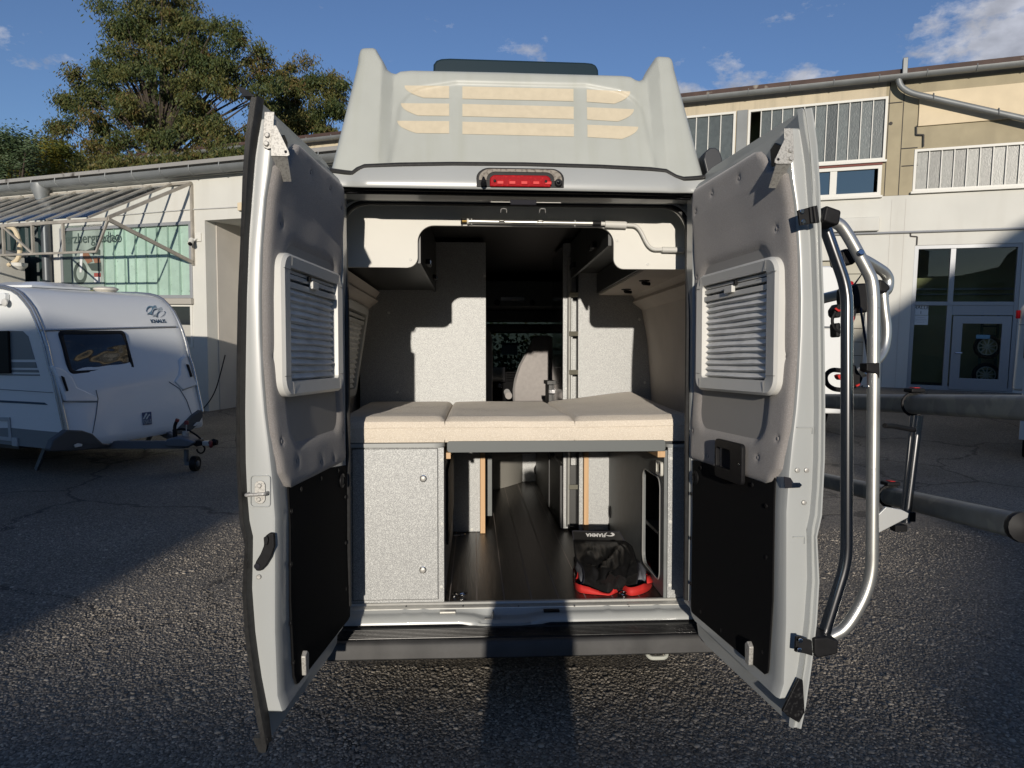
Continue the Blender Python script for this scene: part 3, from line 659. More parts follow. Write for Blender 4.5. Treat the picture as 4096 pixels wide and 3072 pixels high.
MB().bar((us[-1], -.05, topz+.03), (uE, -.05, topz+.03), .06, .05).build('wall_plate', stl, can)
# small porch block with a drip lamp at far left
pb = thing('porch_block', 'white porch corner with a bent pipe before the dark sheet wall', 'porch', MA)
u1, z1 = fA(62, 1015, .5); MB().box(u1-3, u1, -1.0, -.3, z1-.9, z1-.05).build('fascia', whitewall, pb); MB().box(u1-3.05, u1+.06, -1.05, -.25, z1-.045, z1+.06).build('capping', greyframe, pb)
MB().box(u1-3, u1-.32, -1.0, -.3, zg0+.3, z1-.905).build('pier', whitewall, pb)
pp = [pw(25, 905, .7), pw(62, 915, .7), pw(82, 985, .7), pw(75, 1040, .7), pw(35, 1060, .7)]
MB().tube(bez(pp, .25), .05, 10).build('bent_pipe', creampan, pb)
MB().lathe([(.02, .05), (.17, .03), (.16, -.04), (.08, -.12), (.01, -.13)], pw(78, 1058, .7), Z, 14).build('lamp', framew, pb)
# ------------------------------------------------------------------ camper van (all in the van's own frame, y into the van)
van = thing('camper_van', 'light grey camper van seen from behind with both rear doors wide open', 'camper van', VAN)
def yroof(z): return .015+.30*(z-2.43)
def VR(px, py):                                  # on the sloping rear face of the roof cap
    y = .1
    for _ in range(6): p = V(px, py, y); y = yroof(p.z)
    return p
# body sides, tapering in towards the roof, hollow
def side_x(z): return interp(z, [.25, .6, 1.1, 1.6, 2.1, 2.36, 2.44, 2.6], [1.03, 1.06, 1.08, 1.06, 1.0, .94, .86, .80])
b = MB()
zs = [.28, .5, .8, 1.1, 1.4, 1.7, 2.0, 2.2, 2.36, 2.44]
for s in (-1, 1):
    rings = []
    for z in zs: rings.append([(s*side_x(z), .0, z), (s*side_x(z), 5.0, z), (s*(side_x(z)-.03), 5.0, z), (s*(side_x(z)-.03), .0, z)])
    b.loft(rings)
    # rear pillar face closing the side towards the opening
    b.loft([[(s*side_x(z), -.01, z), (s*.785, -.012, z), (s*.785, .05, z), (s*side_x(z), .04, z)] for z in zs[1:-1]])
b.build('body_side', paint, van, ang=50)
b = MB(); b.box(-.83, .83, .8, 4.3, .26, .30); b.build('underbody', blackp, van)
# cab nose
b = MB()
nose = []
for y, hw, zt in ((4.3, .97, 1.45), (4.9, .96, 1.35), (5.4, .88, 1.15), (5.6, .7, 1.0)): nose.append([(-hw, y, .3), (hw, y, .3), (hw, y, zt-.15), (hw-.1, y, zt), (-hw+.1, y, zt), (-hw, y, zt-.15)])
b.loft(nose); b.build('bonnet', paint, van)
wsm = thin_glass('tinted_windscreen', (.22,.27,.27), .1)
ws = MB().hexa([(-.85, 4.85, 1.38), (.85, 4.85, 1.38), (.85, 4.86, 1.38), (-.85, 4.86, 1.38), (-.78, 4.25, 2.12), (.78, 4.25, 2.12), (.78, 4.26, 2.12), (-.78, 4.26, 2.12)]).build('windscreen', wsm, van)
for s in (-1, 1):
    MB().hexa([(s*.95, 4.3, .3), (s*.97, 4.3, .3), (s*.97, 4.9, .3), (s*.95, 4.9, .3), (s*.90, 4.3, 2.1), (s*.92, 4.3, 2.1), (s*.87, 4.86, 1.38), (s*.85, 4.86, 1.38)]).build('cab_side', paint, van)
# roof shell behind the cap
rs_ = []
for y in (.30, 3.9, 4.6, 5.1): 
    k = 0 if y < 4.1 else (y-4.0)/1.1*.45
    rs_.append([(-.89, y, 2.42), (-.80, y, 2.62-k*.3), (-.68, y, 2.86-k), (-.5, y, 2.88-k), (.5, y, 2.88-k), (.68, y, 2.86-k), (.80, y, 2.62-k*.3), (.89, y, 2.42), (.84, y, 2.42), (.75, y, 2.60-k*.3), (.64, y, 2.81-k), (-.64, y, 2.81-k), (-.75, y, 2.60-k*.3), (-.84, y, 2.42)])
b = MB(); b.loft(rs_); b.build('roof_shell', capm, van, ang=50)
MB().box(-.8, .8, 3.9, 4.38, 2.12, 2.43).build('cab_roof', darklam, van)
# roof cap: outline measured on the photograph, built as a relief with real depth
topl = [VR(*q) for q in ((1428,196),(1437,182),(1446,179),(1488,180),(1499,186),(1520,222),(1546,262),(1562,269),(1582,268),(1598,257),(1640,253),(2023,260),(2500,275),(2532,279),(2552,292),(2568,297),(2582,292),(2600,262),(2630,219),(2642,215),(2682,216),(2693,221),(2704,240))]
botl = [VR(*q) for q in ((1313,674),(1330,682),(1380,688),(1412,690),(1432,674),(1460,662),(1600,657),(1806,653),(2096,655),(2400,664),(2600,674),(2660,681),(2700,704),(2730,712),(2780,709),(2826,703))]
xt = [p.x for p in topl]; zt_ = [p.z for p in topl]; xb = [p.x for p in botl]; zb_ = [p.z for p in botl]
x0b, x1b, x0t, x1t = xb[0], xb[-1], xt[0], xt[-1]
ut = [(x-x0t)/(x1t-x0t) for x in xt]; ub = [(x-x0b)/(x1b-x0b) for x in xb]
def capP(u, v):
    zb = interp(u, ub, zb_); zt = interp(u, ut, zt_); z = zb+(zt-zb)*v
    zz = (z-2.40)/(2.95-2.40)
    xl = x0b+(x0t-x0b)*max(0, min(1.02, zz)); xr = x1b+(x1t-x1b)*max(0, min(1.02, zz)); x = xl+(xr-xl)*u
    xc = x-.02; y = yroof(z)
    # ears stand proud; their inner flank falls back to the recessed middle panel
    d = interp(abs(xc), [0, .40, .555-.02*(1-zz), .585, .635, .75, .9], [.055, .052, .05, .045, .0, .004, .02])
    y += d*max(.25, min(1, .4+zz*.8)) - .02*(1-(2*u-1)**2)*(1-v)*.5
    # raised rim of the middle panel
    hw = .53+.065*(1-zz); top = 2.885-.02*max(0, abs(xc)-.30)/.1
    dx = hw-abs(xc); dz = top-z
    dd = min(dx, dz) if z > top-.12 else dx
    if abs(xc) > hw-.10 and z > top-.10:
        cx, cz = hw-.10, top-.10; dd = .10-math.hypot(abs(xc)-cx, z-cz)
    y += .013/(1+math.exp(-dd*220))
    # rolled edges
    e = min(u, 1-u)*(xr-xl); y += .03*math.exp(-e/.012)
    e2 = (1-v)*(zt-zb); y += .03*math.exp(-e2/.010)
    return Vector((x, y, z))
us_ = sorted(set([i/190 for i in range(191)]+ut)); nv = 64
b = MB(); vs = []
for j in range(nv):
    for u in us_: vs.append(capP(u, (j/(nv-1))**.9 if False else j/(nv-1)))
nu = len(us_); b.add(vs, [(j*nu+i, j*nu+i+1, (j+1)*nu+i+1, (j+1)*nu+i) for j in range(nv-1) for i in range(nu-1)])
# sides and top running forward to the roof shell
edge = [capP(0, j/(nv-1)) for j in range(nv)]+[capP(u, 1) for u in us_[1:-1]]+[capP(1, 1-j/(nv-1)) for j in range(nv)]
back = []
for p in edge:
    back.append(Vector((p.x*(1.0 if abs(p.x) < .6 else .99), max(p.y+.05, .42), p.z-(.0 if p.z < 2.6 else .03))))
b.loft([edge, back], closed=False, caps=False)
cap = b.build('roof_cap', capm, van, ang=38)
# printed cream stripes, nine separate fields
def stripe(pts):
    P = [VR(*q) for q in pts]
    out = []
    for p in P:
        out.append(Vector((p.x, 0, p.z)))
    n = 24; tri = []
    # fine strip following the relief
    return out
def cap_y(x, z):
    best = None
    u = (x-x0b-(x0t-x0b)*((z-2.40)/.55))/((x1b-x0b)+((x1t-x0t)-(x1b-x0b))*((z-2.40)/.55)); zb = interp(u, ub, zb_); zt = interp(u, ut, zt_)
    return capP(min(max(u, 0), 1), min(max((z-zb)/(zt-zb), 0), 1)).y
def decal_strip(xa_top, xb_top, xa_bot, xb_bot, ytl, ytr, h, taper):
    """quad field between left/right picture edges; taper -1/+1 gives the swept tip on that side"""
    NN = 16; b = MB(); rows = []
    for j in range(9):
        v = j/8
        tl = V(xa_top, ytl, .15); tr = V(xb_top, ytr, .15)
        l = Vector((xa_top+(xa_bot-xa_top)*v, ytl+h*v)); r = Vector((xb_top+(xb_bot-xb_top)*v, ytr+h*v))
        if taper < 0: l.x = xa_top+(xa_bot-xa_top)*(1-(1-v)**.55) if False else xa_top+(xa_bot-xa_top)*(v**2.2 if v < 1 else 1)
        if taper > 0: r.x = xb_top+(xb_bot-xb_top)*(v**2.2 if v < 1 else 1)
        row = []
        for i in range(NN+1):
            q = l.lerp(r, i/NN); p = VR(q.x, q.y); y = cap_y(p.x, p.z)
            p2 = VR(q.x, q.y)
            # slide along the ray so that it lies on the relief
            p2 = V(q.x, q.y, y); y = cap_y(p2.x, p2.z); p2 = V(q.x, q.y, y)
            row.append(p2-Vector((0, .0015, 0)))
        rows.append(row)
    vs = [p for r in rows for p in r]
    b.add(vs, [(j*(NN+1)+i, j*(NN+1)+i+1, (j+1)*(NN+1)+i+1, (j+1)*(NN+1)+i) for j in range(8) for i in range(NN)])
    return b.build('cream_stripe', decal, cap)
def zc2(x, y): return 1300+x*.7233, 100+y*.7233
for (yl, yc0, yc1, yr, xl0, xl1, xr0, xr1) in ((335, 340, 354, 357, 440, 545, 1688, 1600), (433, 437, 452, 455, 420, 515, 1708, 1620), (530, 535, 549, 552, 400, 505, 1732, 1640)):
    h = 68*.7233
    decal_strip(*[1300+.7233*q for q in (xl0, 687, xl1, 687)], 100+.7233*yl, 100+.7233*(yl+2), h, -1)
    decal_strip(*[1300+.7233*q for q in (760, 1374+(yl-335)*.012, 760, 1374+(yl-335)*.012)], 100+.7233*yc0, 100+.7233*yc1, h, 0)
    decal_strip(*[1300+.7233*q for q in (1447+(yl-335)*.02, xr0, 1448+(yl-335)*.02, xr1)], 100+.7233*yr, 100+.7233*(yr+11), h, 1)
# seam seal under the cap
sp = []
for q in ((1300,676),(1318,680),(1330,685),(1380,692),(1412,695),(1432,680),(1460,668),(1600,662),(1806,659),(2096,661),(2400,670),(2600,680),(2660,687),(2700,710),(2730,718),(2780,715),(2832,709)):
    sp.append(V(q[0], q[1], .0))
MB().tube([p+Vector((0, -.012, 0)) for p in sp], .010, 8).build('seam_seal', rubber, van)
# header panel with a soft belly
hx = [1306, 1330, 1376, 1420, 1460, 1600, 1800, 2080, 2400, 2600, 2680, 2740, 2783, 2830]
def hp(u, v):
    px = 1300+(2835-1300)*u
    yt = interp(px, [1300,1380,1412,1440,1460,1806,2096,2400,2660,2700,2730,2835], [680,690,694,676,666,657,659,668,684,706,714,707])
    yb = interp(px, [1300,1376,2080,2783,2835], [745,748,760,774,775]); py = yt+(yb-yt)*v
    y = .005-.038*math.sin(math.pi*min(1, v*1.0)*.62)*interp(px, [1300, 1400, 1450, 2690, 2740, 2835], [.2, .3, 1, 1, .3, .2])
    return V(px, py, y)
header = MB().grid(hp, 90, 12, flip=True).build('header_panel', paint, van, solid=.012, solidoff=1)
# dark rain seal strip and the painted, shaded door frame above the opening
b = MB(); pA = [V(px, py, .02) for px, py in ((1372, 752), (1700, 757), (2080, 764), (2450, 770), (2795, 779))]
b.tube(pA, .011, 8); b.tube([p+Vector((0, .022, -.010)) for p in pA], .010, 8); b.build('rain_seal', wetblack, van)
for k in range(26):
    rr = rnd.random(); p = pA[0].lerp(pA[-1], rr)
JH = ((-.004, 2.366), (.02, 2.352), (.05, 2.345), (.06, 2.356), (.11, 2.352), (.14, 2.338), (.215, 2.335), (.215, 2.41), (-.004, 2.41))
b = MB(); b.loft([[(-.785, y, z) for y, z in JH], [(.785, y, z) for y, z in JH]])
b.build('door_frame_header', paint, van)
# inner side jambs of the opening
for s in (-1, 1):
    MB().prism([(s*.785, -.008, .50), (s*.762, .0, .50), (s*.762, .09, .50), (s*.785, .09, .50)], (0, 0, 1.86)).build('door_jamb', paint, van, bevel=.004)
# opening seal: rounded rubber loop
loop = [(-.757+.0, .045, .56)]
lp = bez([(-.755, .03, .53), (-.757, .04, 1.85), (-.800, .205, 2.334), (.800, .205, 2.334), (.757, .04, 1.85), (.755, .03, .53)], .14, 12)
MB().tube(lp, .013, 8).build('opening_seal', rubber, van)
MB().tube([p+Vector((-.010 if p.x < 0 else .010, -.016, .012 if p.z > 2.2 else 0)) for p in lp], .006, 6).build('seal_lip', paint, van)
# corner gussets so that the opening has round upper corners
for s in (-1, 1):
    arc = [(s*(.80-.13+.13*math.sin(R(a))), .205, 2.205+.13*math.cos(R(a))) for a in range(0, 91, 10)]
    MB().prism(arc+[(s*.86, .205, 2.205), (s*.86, .205, 2.38), (s*.66, .205, 2.38)], (0, .03, 0)).build('corner_gusset', paint, van)
# top latch keeper and two wire hooks
t0 = V(2094, 808, -.0); kb = MB().box(t0.x-.057, t0.x+.057, .005, .03, t0.z-.011, t0.z+.011).build('latch_keeper', ink, van, bevel=.003)
MB().tube([(t0.x-.142, .014, t0.z+.002), (t0.x+.165, .014, t0.z+.002)], .0018, 6).build('latch_rod', alu, kb)
for px in (2015, 2170):
    p = V(px, 836, .025); MB().tube(bez([(p.x-.013, .03, p.z-.014), (p.x-.012, .018, p.z+.0), (p.x+.012, .018, p.z+.0), (p.x+.013, .03, p.z-.014)], .008), .0022, 6).build('wire_hook', zinc, van)
# high brake light with two cameras
bl = empty('brake_light', van); yb = -.046
def zb4(x, y): return 1880+x*.18083, 640+y*.18083
def BL(pts, y): return [V(*zb4(*q), y) for q in pts]
def arch(x0, x1, ytop, ybot, r, drop, y, n=8):
    """arched outline: flat base, big radius shoulders; drop = fall of the right side"""
    o = [(x0, ybot)]
    for k in range(n+1):
        a = R(180-90*k/n); o.append((x0+r+r*math.cos(a), ytop+r*.8-r*.8*math.sin(a)))
    for k in range(n+1):
        a = R(90-90*k/n); o.append((x1-r+r*math.cos(a), ytop+drop+r*.8-r*.8*math.sin(a)))
    o.append((x1, ybot+drop*1.1))
    return [V(*zb4(*q), y) for q in o]
MB().prism(arch(140, 2082, 165, 600, 290, 22, yb), (0, .05, 0)).build('housing', blackp, bl, bevel=.004)
oo = arch(200, 2035, 195, 440, 260, 20, yb-.004); ii = arch(372, 1862, 255, 440, 190, 16, yb-.004)
MB().ring(oo, ii, (0, .004, 0)).build('face_plate', mat('dusty_plate', (.26,.235,.20), .8, spots=(60, (.14,.12,.10), .5, .62)), bl)
redl = mat('red_lens', (.30,.003,.008), .5, coat=.03, spec=.08, spots=(70, (.42,.008,.012), .55, .68), bump=(60, .3, .003))
MB().prism(arch(440, 1785, 325, 580, 130, 14, yb-.014), (0, .03, 0)).build('red_lens', redl, bl, bevel=.005, seg=3)
for i in range(5):
    p0 = V(*zb4(600+i*265, 455+i*3), yb-.018); MB().box(p0.x, p0.x+.028, p0.y, p0.y+.006, p0.z-.014, p0.z).build('lens_prism', mat('bright_red_prism', (.55,.015,.015), .4, coat=.1, spec=.2), bl, bevel=.002)
for q in ((548, 460), (1680, 475)):
    p0 = V(*zb4(*q), yb-.017); MB().disc(p0, (0, -1, 0), .006, .003).build('lens_screw', blackp, bl)
p0 = V(*zb4(300, 480), yb-.01); MB().tube([p0+Vector((0, 0, .02)), p0+Vector((0, -.004, 0)), p0+Vector((0, -.018, -.014))], [.004, .011, .013], 14).build('reversing_camera', blackp, bl); MB().disc(p0+Vector((0, -.018, -.015)), (0, -1, -.6), .010, .004).build('camera_lens', gloss, bl)
p0 = V(*zb4(1955, 510), yb-.004); MB().disc(p0, (0, -1, 0), .0165, .012, 20).build('camera_ring', blackp, bl); MB().disc(p0+Vector((0, -.012, 0)), (0, -1, -.2), .009, .004).build('camera_lens', gloss, bl)
# rooflight dome standing behind the cap
rl = [V(px, py, .62) for px, py in ((1732, 300), (1733, 256), (1745, 240), (1765, 233), (1800, 231), (2340, 248), (2368, 251), (2385, 259), (2394, 278), (2396, 310))]
MB().prism(rl, (0, .42, .0)).build('rooflight', mat('smoked_dome', (.015,.026,.026), .12, coat=.6), van, bevel=.012, seg=3)
# roll-out awning case along the right side
ac = [V(px, py, .06) for px, py in ((2812, 640), (2818, 610), (2835, 594), (2858, 592), (2876, 606), (2887, 640), (2888, 690), (2880, 720), (2846, 722), (2832, 722))]
MB().prism(ac, (.06, 3.2, -.02)).build('awning_case', mat('anthracite_case', (.045,.048,.052), .4, coat=.2), van, bevel=.008)
MB().prism([p+Vector((0, -.012, 0)) for p in ac], (0, .012, 0)).build('awning_end_cap', mat('anthracite_cap', (.03,.032,.036), .35), van, bevel=.006)

bset = set(o.name for o in bpy.data.objects)
# ---- sill, step and bumper
b = MB(); prof = [(.012, .548), (-.004, .548), (-.010, .541), (-.016, .5415), (-.024, .540), (-.030, .5405), (-.044, .536), (-.048, .528), (.012, .528)]
b.loft([[(-.775, y, z) for y, z in prof], [(.775, y, z) for y, z in prof]]); st_ = b.build('sill_strip', alu, van)
for px in (1625, 1852, 2074, 2298, 2516): p = VZ(px, 2425, .5412); MB().disc(p, Z, .004, .002, 10).build('screw', ink, st_)
def sillP(u, v):
    x = -.775+1.55*u; px0 = interp(x, [-.8, -.26, -.20, -.16, .0, .06, .12, .8], [0, 0, .35, 1, 1, .4, 0, 0])
    y = [-.046, -.056, -.066, -.078, -.092, -.103, -.108, -.108][int(v*7+.5)]; z = [.533, .525, .522, .522, .516, .506, .495, .42][int(v*7+.5)]
    # latch pocket bulging towards the viewer
    y -= .018*px0*(v > .3); z -= .016*px0*(0 < v < .8)
    if v < .5:
        for c in (-.50, -.42, .38, .60): z += .004*math.exp(-((x-c)/.012)**2)
    return Vector((x, y, z))
MB().grid(sillP, 120, 8).build('painted_sill', paint, van, ang=60)
for px, py, m in ((1791, 2447, alu), (2206, 2442, blackp)):
    p = VZ(px, py, .528); MB().box(p.x-.034, p.x+.034, p.y-.012, p.y+.012, .524, .532).build('hinge_plate', m, van, bevel=.002)
p = VZ(1970, 2466, .515); 
MB().box(p.x-.035, p.x+.035, p.y-.008, p.y+.010, .504, .508).build('striker_plate', zinc, van, bevel=.003); MB().tube(bez([(p.x, p.y-.004, .508), (p.x, p.y-.004, .532), (p.x+.004, p.y+.012, .532), (p.x+.004, p.y+.012, .508)], .006), .0035, 8).build('striker', zinc, van)
# step tread: ribbed wet plastic
b = MB(); prof = [(-.106, .493), (-.112, .485), (-.130, .4845), (-.150, .487)]
for k in range(7): y0 = -.156-k*.0145; prof += [(y0, .487), (y0-.001, .4905), (y0-.007, .4905), (y0-.008, .486)]
prof += [(-.262, .4885), (-.268, .484), (-.268, .44), (-.106, .44)]
b.loft([[(-.86, y, z) for y, z in prof], [(.84, y, z) for y, z in prof]]); b.build('step_tread', wetblack, van)
bp = [(-.2685, .489), (-.280, .489), (-.289, .485), (-.294, .477), (-.299, .450), (-.302, .428), (-.294, .420), (-.10, .42), (-.10, .455)]
b = MB(); rg = []
for x, e in ((-.92, .05), (-.88, .02), (-.8, .0), (0, -.006), (.8, 0), (.88, .02), (.92, .05)): rg.append([(x, y+e, z) for y, z in bp])
b.loft(rg); bump = b.build('bumper', bumperm, van, ang=50)
p = V(2633, 2628, -.27); MB().tube(bez([(p.x-.042, -.20, .43), (p.x-.040, -.266, p.z-.006), (p.x+.040, -.266, p.z-.006), (p.x+.042, -.20, .43)], .025), .0085, 8).build('tow_eye', mat('grey_white_plastic', (.42,.43,.38), .5), bump)

# ---- floor planks
van_floor_z = .545
plank_w = .122; b0 = -.80
wood = bpy.data.materials.new('dark_floor_wood'); wood.use_nodes = True; nt = wood.node_tree; pr = nt.nodes['Principled BSDF']; tcn = nt.nodes.new('ShaderNodeTexCoord'); mpn = nt.nodes.new('ShaderNodeMapping'); mpn.inputs['Scale'].default_value = (60, 3.5, 10)
nn = nt.nodes.new('ShaderNodeTexNoise'); nn.inputs['Scale'].default_value = 1; nn.inputs['Detail'].default_value = 8; nn.inputs['Distortion'].default_value = 1.4; rmp = nt.nodes.new('ShaderNodeValToRGB')
rmp.color_ramp.elements[0].position = .35; rmp.color_ramp.elements[0].color = (.010,.008,.007,1); rmp.color_ramp.elements[1].position = .7; rmp.color_ramp.elements[1].color = (.045,.036,.028,1)
nt.links.new(tcn.outputs['Object'], mpn.inputs[0]); nt.links.new(mpn.outputs[0], nn.inputs['Vector']); nt.links.new(nn.outputs['Fac'], rmp.inputs[0]); nt.links.new(rmp.outputs[0], pr.inputs['Base Color'])
pr.inputs['Roughness'].default_value = .36; bpn = nt.nodes.new('ShaderNodeBump'); bpn.inputs['Strength'].default_value = .35; bpn.inputs['Distance'].default_value = .002; nt.links.new(nn.outputs['Fac'], bpn.inputs['Height']); nt.links.new(bpn.outputs[0], pr.inputs['Normal'])
k = 0; x = b0
while x < .8:
    MB().box(x+.0018, x+plank_w-.0018, .006, 4.2, .53, van_floor_z).build('floor_plank', wood, van, bevel=.0008, seg=1); x += plank_w; k += 1
MB().box(-.82, .82, .02, 4.25, .50, .5447).build('floor_base', mat('plank_joint', (.30,.26,.23), .6), van)

# ---- interior shell
YB, YP = .03, 1.30          # front of the rear furniture, partition plane
for s in (-1, 1):
    b = MB()
    def wl(u, v, s=s):
        y = .09+4.1*u; z = .56+1.80*v; xx = interp(z, [.5, 1.37, 1.75, 2.05, 2.36], [.885, .915, .885, .825, .78])
        if s < 0: xx = interp(z, [.5, 1.37, 1.75, 2.05, 2.36], [.90, .945, .89, .825, .78])
        return Vector((s*xx, y, z))
    MB().grid(wl, 20, 30).build('side_wall_lining', beigewall, van, solid=.01)
MB().box(-.78, .78, .0, 4.2, 2.372, 2.385).build('ceiling_panel', darklam, van)
for s in (-1, 1):           # padded cornice under the lockers
    pr_ = [(s*.86, z_) for z_ in (0,)]
    prof = [(.80, 2.03), (.775, 2.02), (.80, 1.985), (.785, 1.965), (.83, 1.93), (.865, 1.90), (.90, 1.90), (.90, 2.03)]
    MB().loft([[(s*a, .06, z_-.0) for a, z_ in prof], [(s*(a+.0), YP-.002, z_+.01) for a, z_ in prof]]).build('cornice', beigewall, van, ang=60)
# white fascia board with the cut-out
def ZZ(x, y): return (1350+.6556*x, 750+.6556*y)
def V1(x, y, yy=YB): return V(*ZZ(x, y), yy)
xl, xr = V1(490, 400).x, V1(1685, 400).x; ztop = V1(700, 233).z; zlo = V1(200, 487).z; r1 = V1(590, 300).x-xl; xlo = V1(425, 487).x; xro = V1(1755, 510).x
def arcp(cx, cz, rx, rz, a0, a1, n=10): return [(cx+rx*math.cos(R(a0+(a1-a0)*k/n)), cz+rz*math.sin(R(a0+(a1-a0)*k/n))) for k in range(n+1)]
ro = xl-xlo
out = [(-.79, 2.372), (-.79, zlo)]+[(xl-ro, zlo)]+arcp(xl-ro, zlo+ro, ro, ro, -90, 0)+arcp(xl+r1, ztop-r1, r1, r1, 180, 90)+arcp(xr-r1, ztop-r1, r1, r1, 90, 0)+arcp(xr+ro, zlo+ro, ro, ro, 180, 270)+[(.79, zlo), (.79, 2.372)]
fas = MB().prism([(a, YB, c) for a, c in out], (0, .018, 0)).build('fascia_board', whiteb, van, bevel=.0025)
for q in ((445, 440), (1705, 325), (1893, 468)): MB().disc(V1(*q)-Vector((0, .0, 0)), (0, -1, 0), .0065, .0022, 12).build('screw_cap', screwcap, fas)

# overhead lockers
lx = V(1671, 1069, YB).x
bl_ = MB().box(-.83, lx-.004, .05, YP-.004, 2.045, 2.34).build('left_locker', darklam, van, bevel=.003)
MB().box(lx-.004, lx+.012, .055, YP-.006, 2.035, 2.34).build('locker_door', darklam, bl_, bevel=.002)
for yy in (.42, 1.02):
    MB().box(lx+.012, lx+.032, yy-.06, yy+.06, 2.075, 2.10).build('handle', blackp, bl_, bevel=.004); MB().box(lx+.032, lx+.036, yy-.03, yy+.05, 2.08, 2.097).build('handle_plate', steel, bl_)
rx = V(2458, 1000, YB).x-.02
br_ = MB().box(rx+.012, .83, .05, YP-.004, 2.155, 2.34).build('right_locker', darklam, van, bevel=.003)
for k, (ya, yb2) in enumerate(((.055, .66), (.664, YP-.006))):
    dd = MB().box(rx-.004, rx+.012, ya, yb2, 2.12, 2.34).build('locker_door', darklam, br_, bevel=.002)
    ym = yb2-.16 if k else yb2-.25
    MB().box(rx-.024, rx-.004, ym-.06, ym+.06, 2.16, 2.19).build('handle', blackp, br_, bevel=.004); MB().box(rx-.027, rx-.023, ym-.05, ym+.0, 2.165, 2.186).build('handle_plate', steel, br_)
lb = MB().box(.56, .84, .05, YP-.004, 2.03, 2.15).build('light_box', darklam, van, bevel=.003)
MB().box(.572, .79, .052, YP-.008, 2.018, 2.029).build('light_box_base', beigewall, lb)
for yy in (.52, .95): MB().tube(bez([(.66, yy-.03, 2.018), (.66, yy-.02, 2.004), (.70, yy+.0, 2.004)], .008), .009, 8).build('reading_spot', blackp, lb); MB().disc((.665, yy-.03, 2.018), (0, 0, -1), .028, .006, 16).build('spot_base', blackp, lb)
# partitions: left panel, right panels, aisle edges
zlp = .545
pan = MB().box(-.90, -.128, YP, YP+.02, 1.22, 2.34).build('left_partition', specklem, van, bevel=.0015)
for q in ((313, 765), (365, 1248), (897, 541), (896, 920), (895, 1293)): MB().disc(V1(*q, YP), (0, -1, 0), .0085, .0025, 12).build('screw_cap', screwcap, pan)
x1, x2, x3 = V(2252, 1300, YP).x, V(2284, 1300, YP).x, V(2312, 1300, YP).x
pan = MB().box(x1, x2+.01, YP, YP+.02, 1.22, 2.34).build('aisle_panel', specklem, van, bevel=.0015)
MB().disc(V1(1397, 1227, YP), (0, -1, 0), .0085, .0025, 12).build('screw_cap', screwcap, pan)
MB().box(x2+.01, x3-.004, YP+.06, YP+.07, .56, 2.34).build('ladder_recess', specklem, van)
pan = MB().box(x3, .91, YP, YP+.02, 1.22, 2.34).build('right_partition', specklem, van, bevel=.0015)
for q in ((1842, 805), (1875, 1190)): MB().disc(V1(*q, YP), (0, -1, 0), .0085, .0025, 12).build('screw_cap', screwcap, pan)
# lower partitions
def W2(x, y): return (1350+.6931*x, 1550+.6931*y)
def V2(x, y, yy=YP): return V(*W2(x, y), yy)
def V4(x, y, yy=YP): return V(1800+.3165*x, 1750+.3165*y, yy)
xa, xb_ = V4(40, 800).x, V4(380, 800).x
pan = MB().box(xa-.02, xb_, YP, YP+.02, .547, 1.22).build('lower_left_partition', specklem, van, bevel=.0015)
MB().disc(V4(275, 1162), (0, -1, 0), .009, .003, 14).build('screw_cap', screwcap, pan)
MB().box(xb_+.001, V4(444, 800).x, YP-.05, YP+.03, .547, 1.20).build('wood_upright', woodm, van, bevel=.002)
MB().box(V4(455, 800).x-.004, V4(527, 800, 1.6).x, 1.50, 1.9, .60, 1.25).build('dark_cupboard_side', greylam, van, bevel=.003)
xa, xb_ = V4(1432, 800).x, V4(1500, 800).x
MB().box(xa, xb_-.002, YP, YP+.02, .56, 1.22).build('lower_aisle_panel', specklem, van, bevel=.0015)
xc_, xd = V4(1622, 800).x, V4(1675, 800).x
MB().box(xc_, xd-.002, YP-.03, YP+.0, .547, 1.22).build('lower_aisle_panel', specklem, van, bevel=.0015)
MB().box(xd, V4(1733, 800).x, YP-.06, YP+.02, .547, 1.20).build('wood_upright', woodm, van, bevel=.002)
xe = V4(1733, 800).x+.002; pan = MB().box(xe, .655, YP, YP+.02, .547, 1.22).build('lower_right_partition', specklem, van, bevel=.0015)
# ladder standing at the partition
lad = thing('ladder', 'slim aluminium ladder standing against the right partition, rising behind the bed', 'ladder', VAN)
lxx = V(2276, 1300, YP-.02).x; rxx = V(2312, 1300, YP-.02).x
MB().tube([(lxx-.002, YP-.012, .575), (lxx+.004, YP-.012, 2.25)], .0125, 10).build('rail', alus, lad)
MB().box(rxx-.006, rxx+.002, YP-.02, YP-.003, .575, 2.25).build('rail', gloss, lad, bevel=.002)
for py in (1179, 1335, 1489, 1948):
    z_ = V(2290, py, YP-.02).z; m = MB()
    for e in (-.012, -.006, 0, .006, .012): m.cyl((lxx, YP-.026, z_+e*.9), (rxx, YP-.026, z_+e*.9), .004, 8)
    m.build('rung', mat('rung_metal', (.30,.29,.24), .35, metal=.8), lad)
MB().cyl((lxx+.02, YP-.03, .547), (lxx+.02, YP-.03, .58), .013, 12).build('foot', blackp, lad)

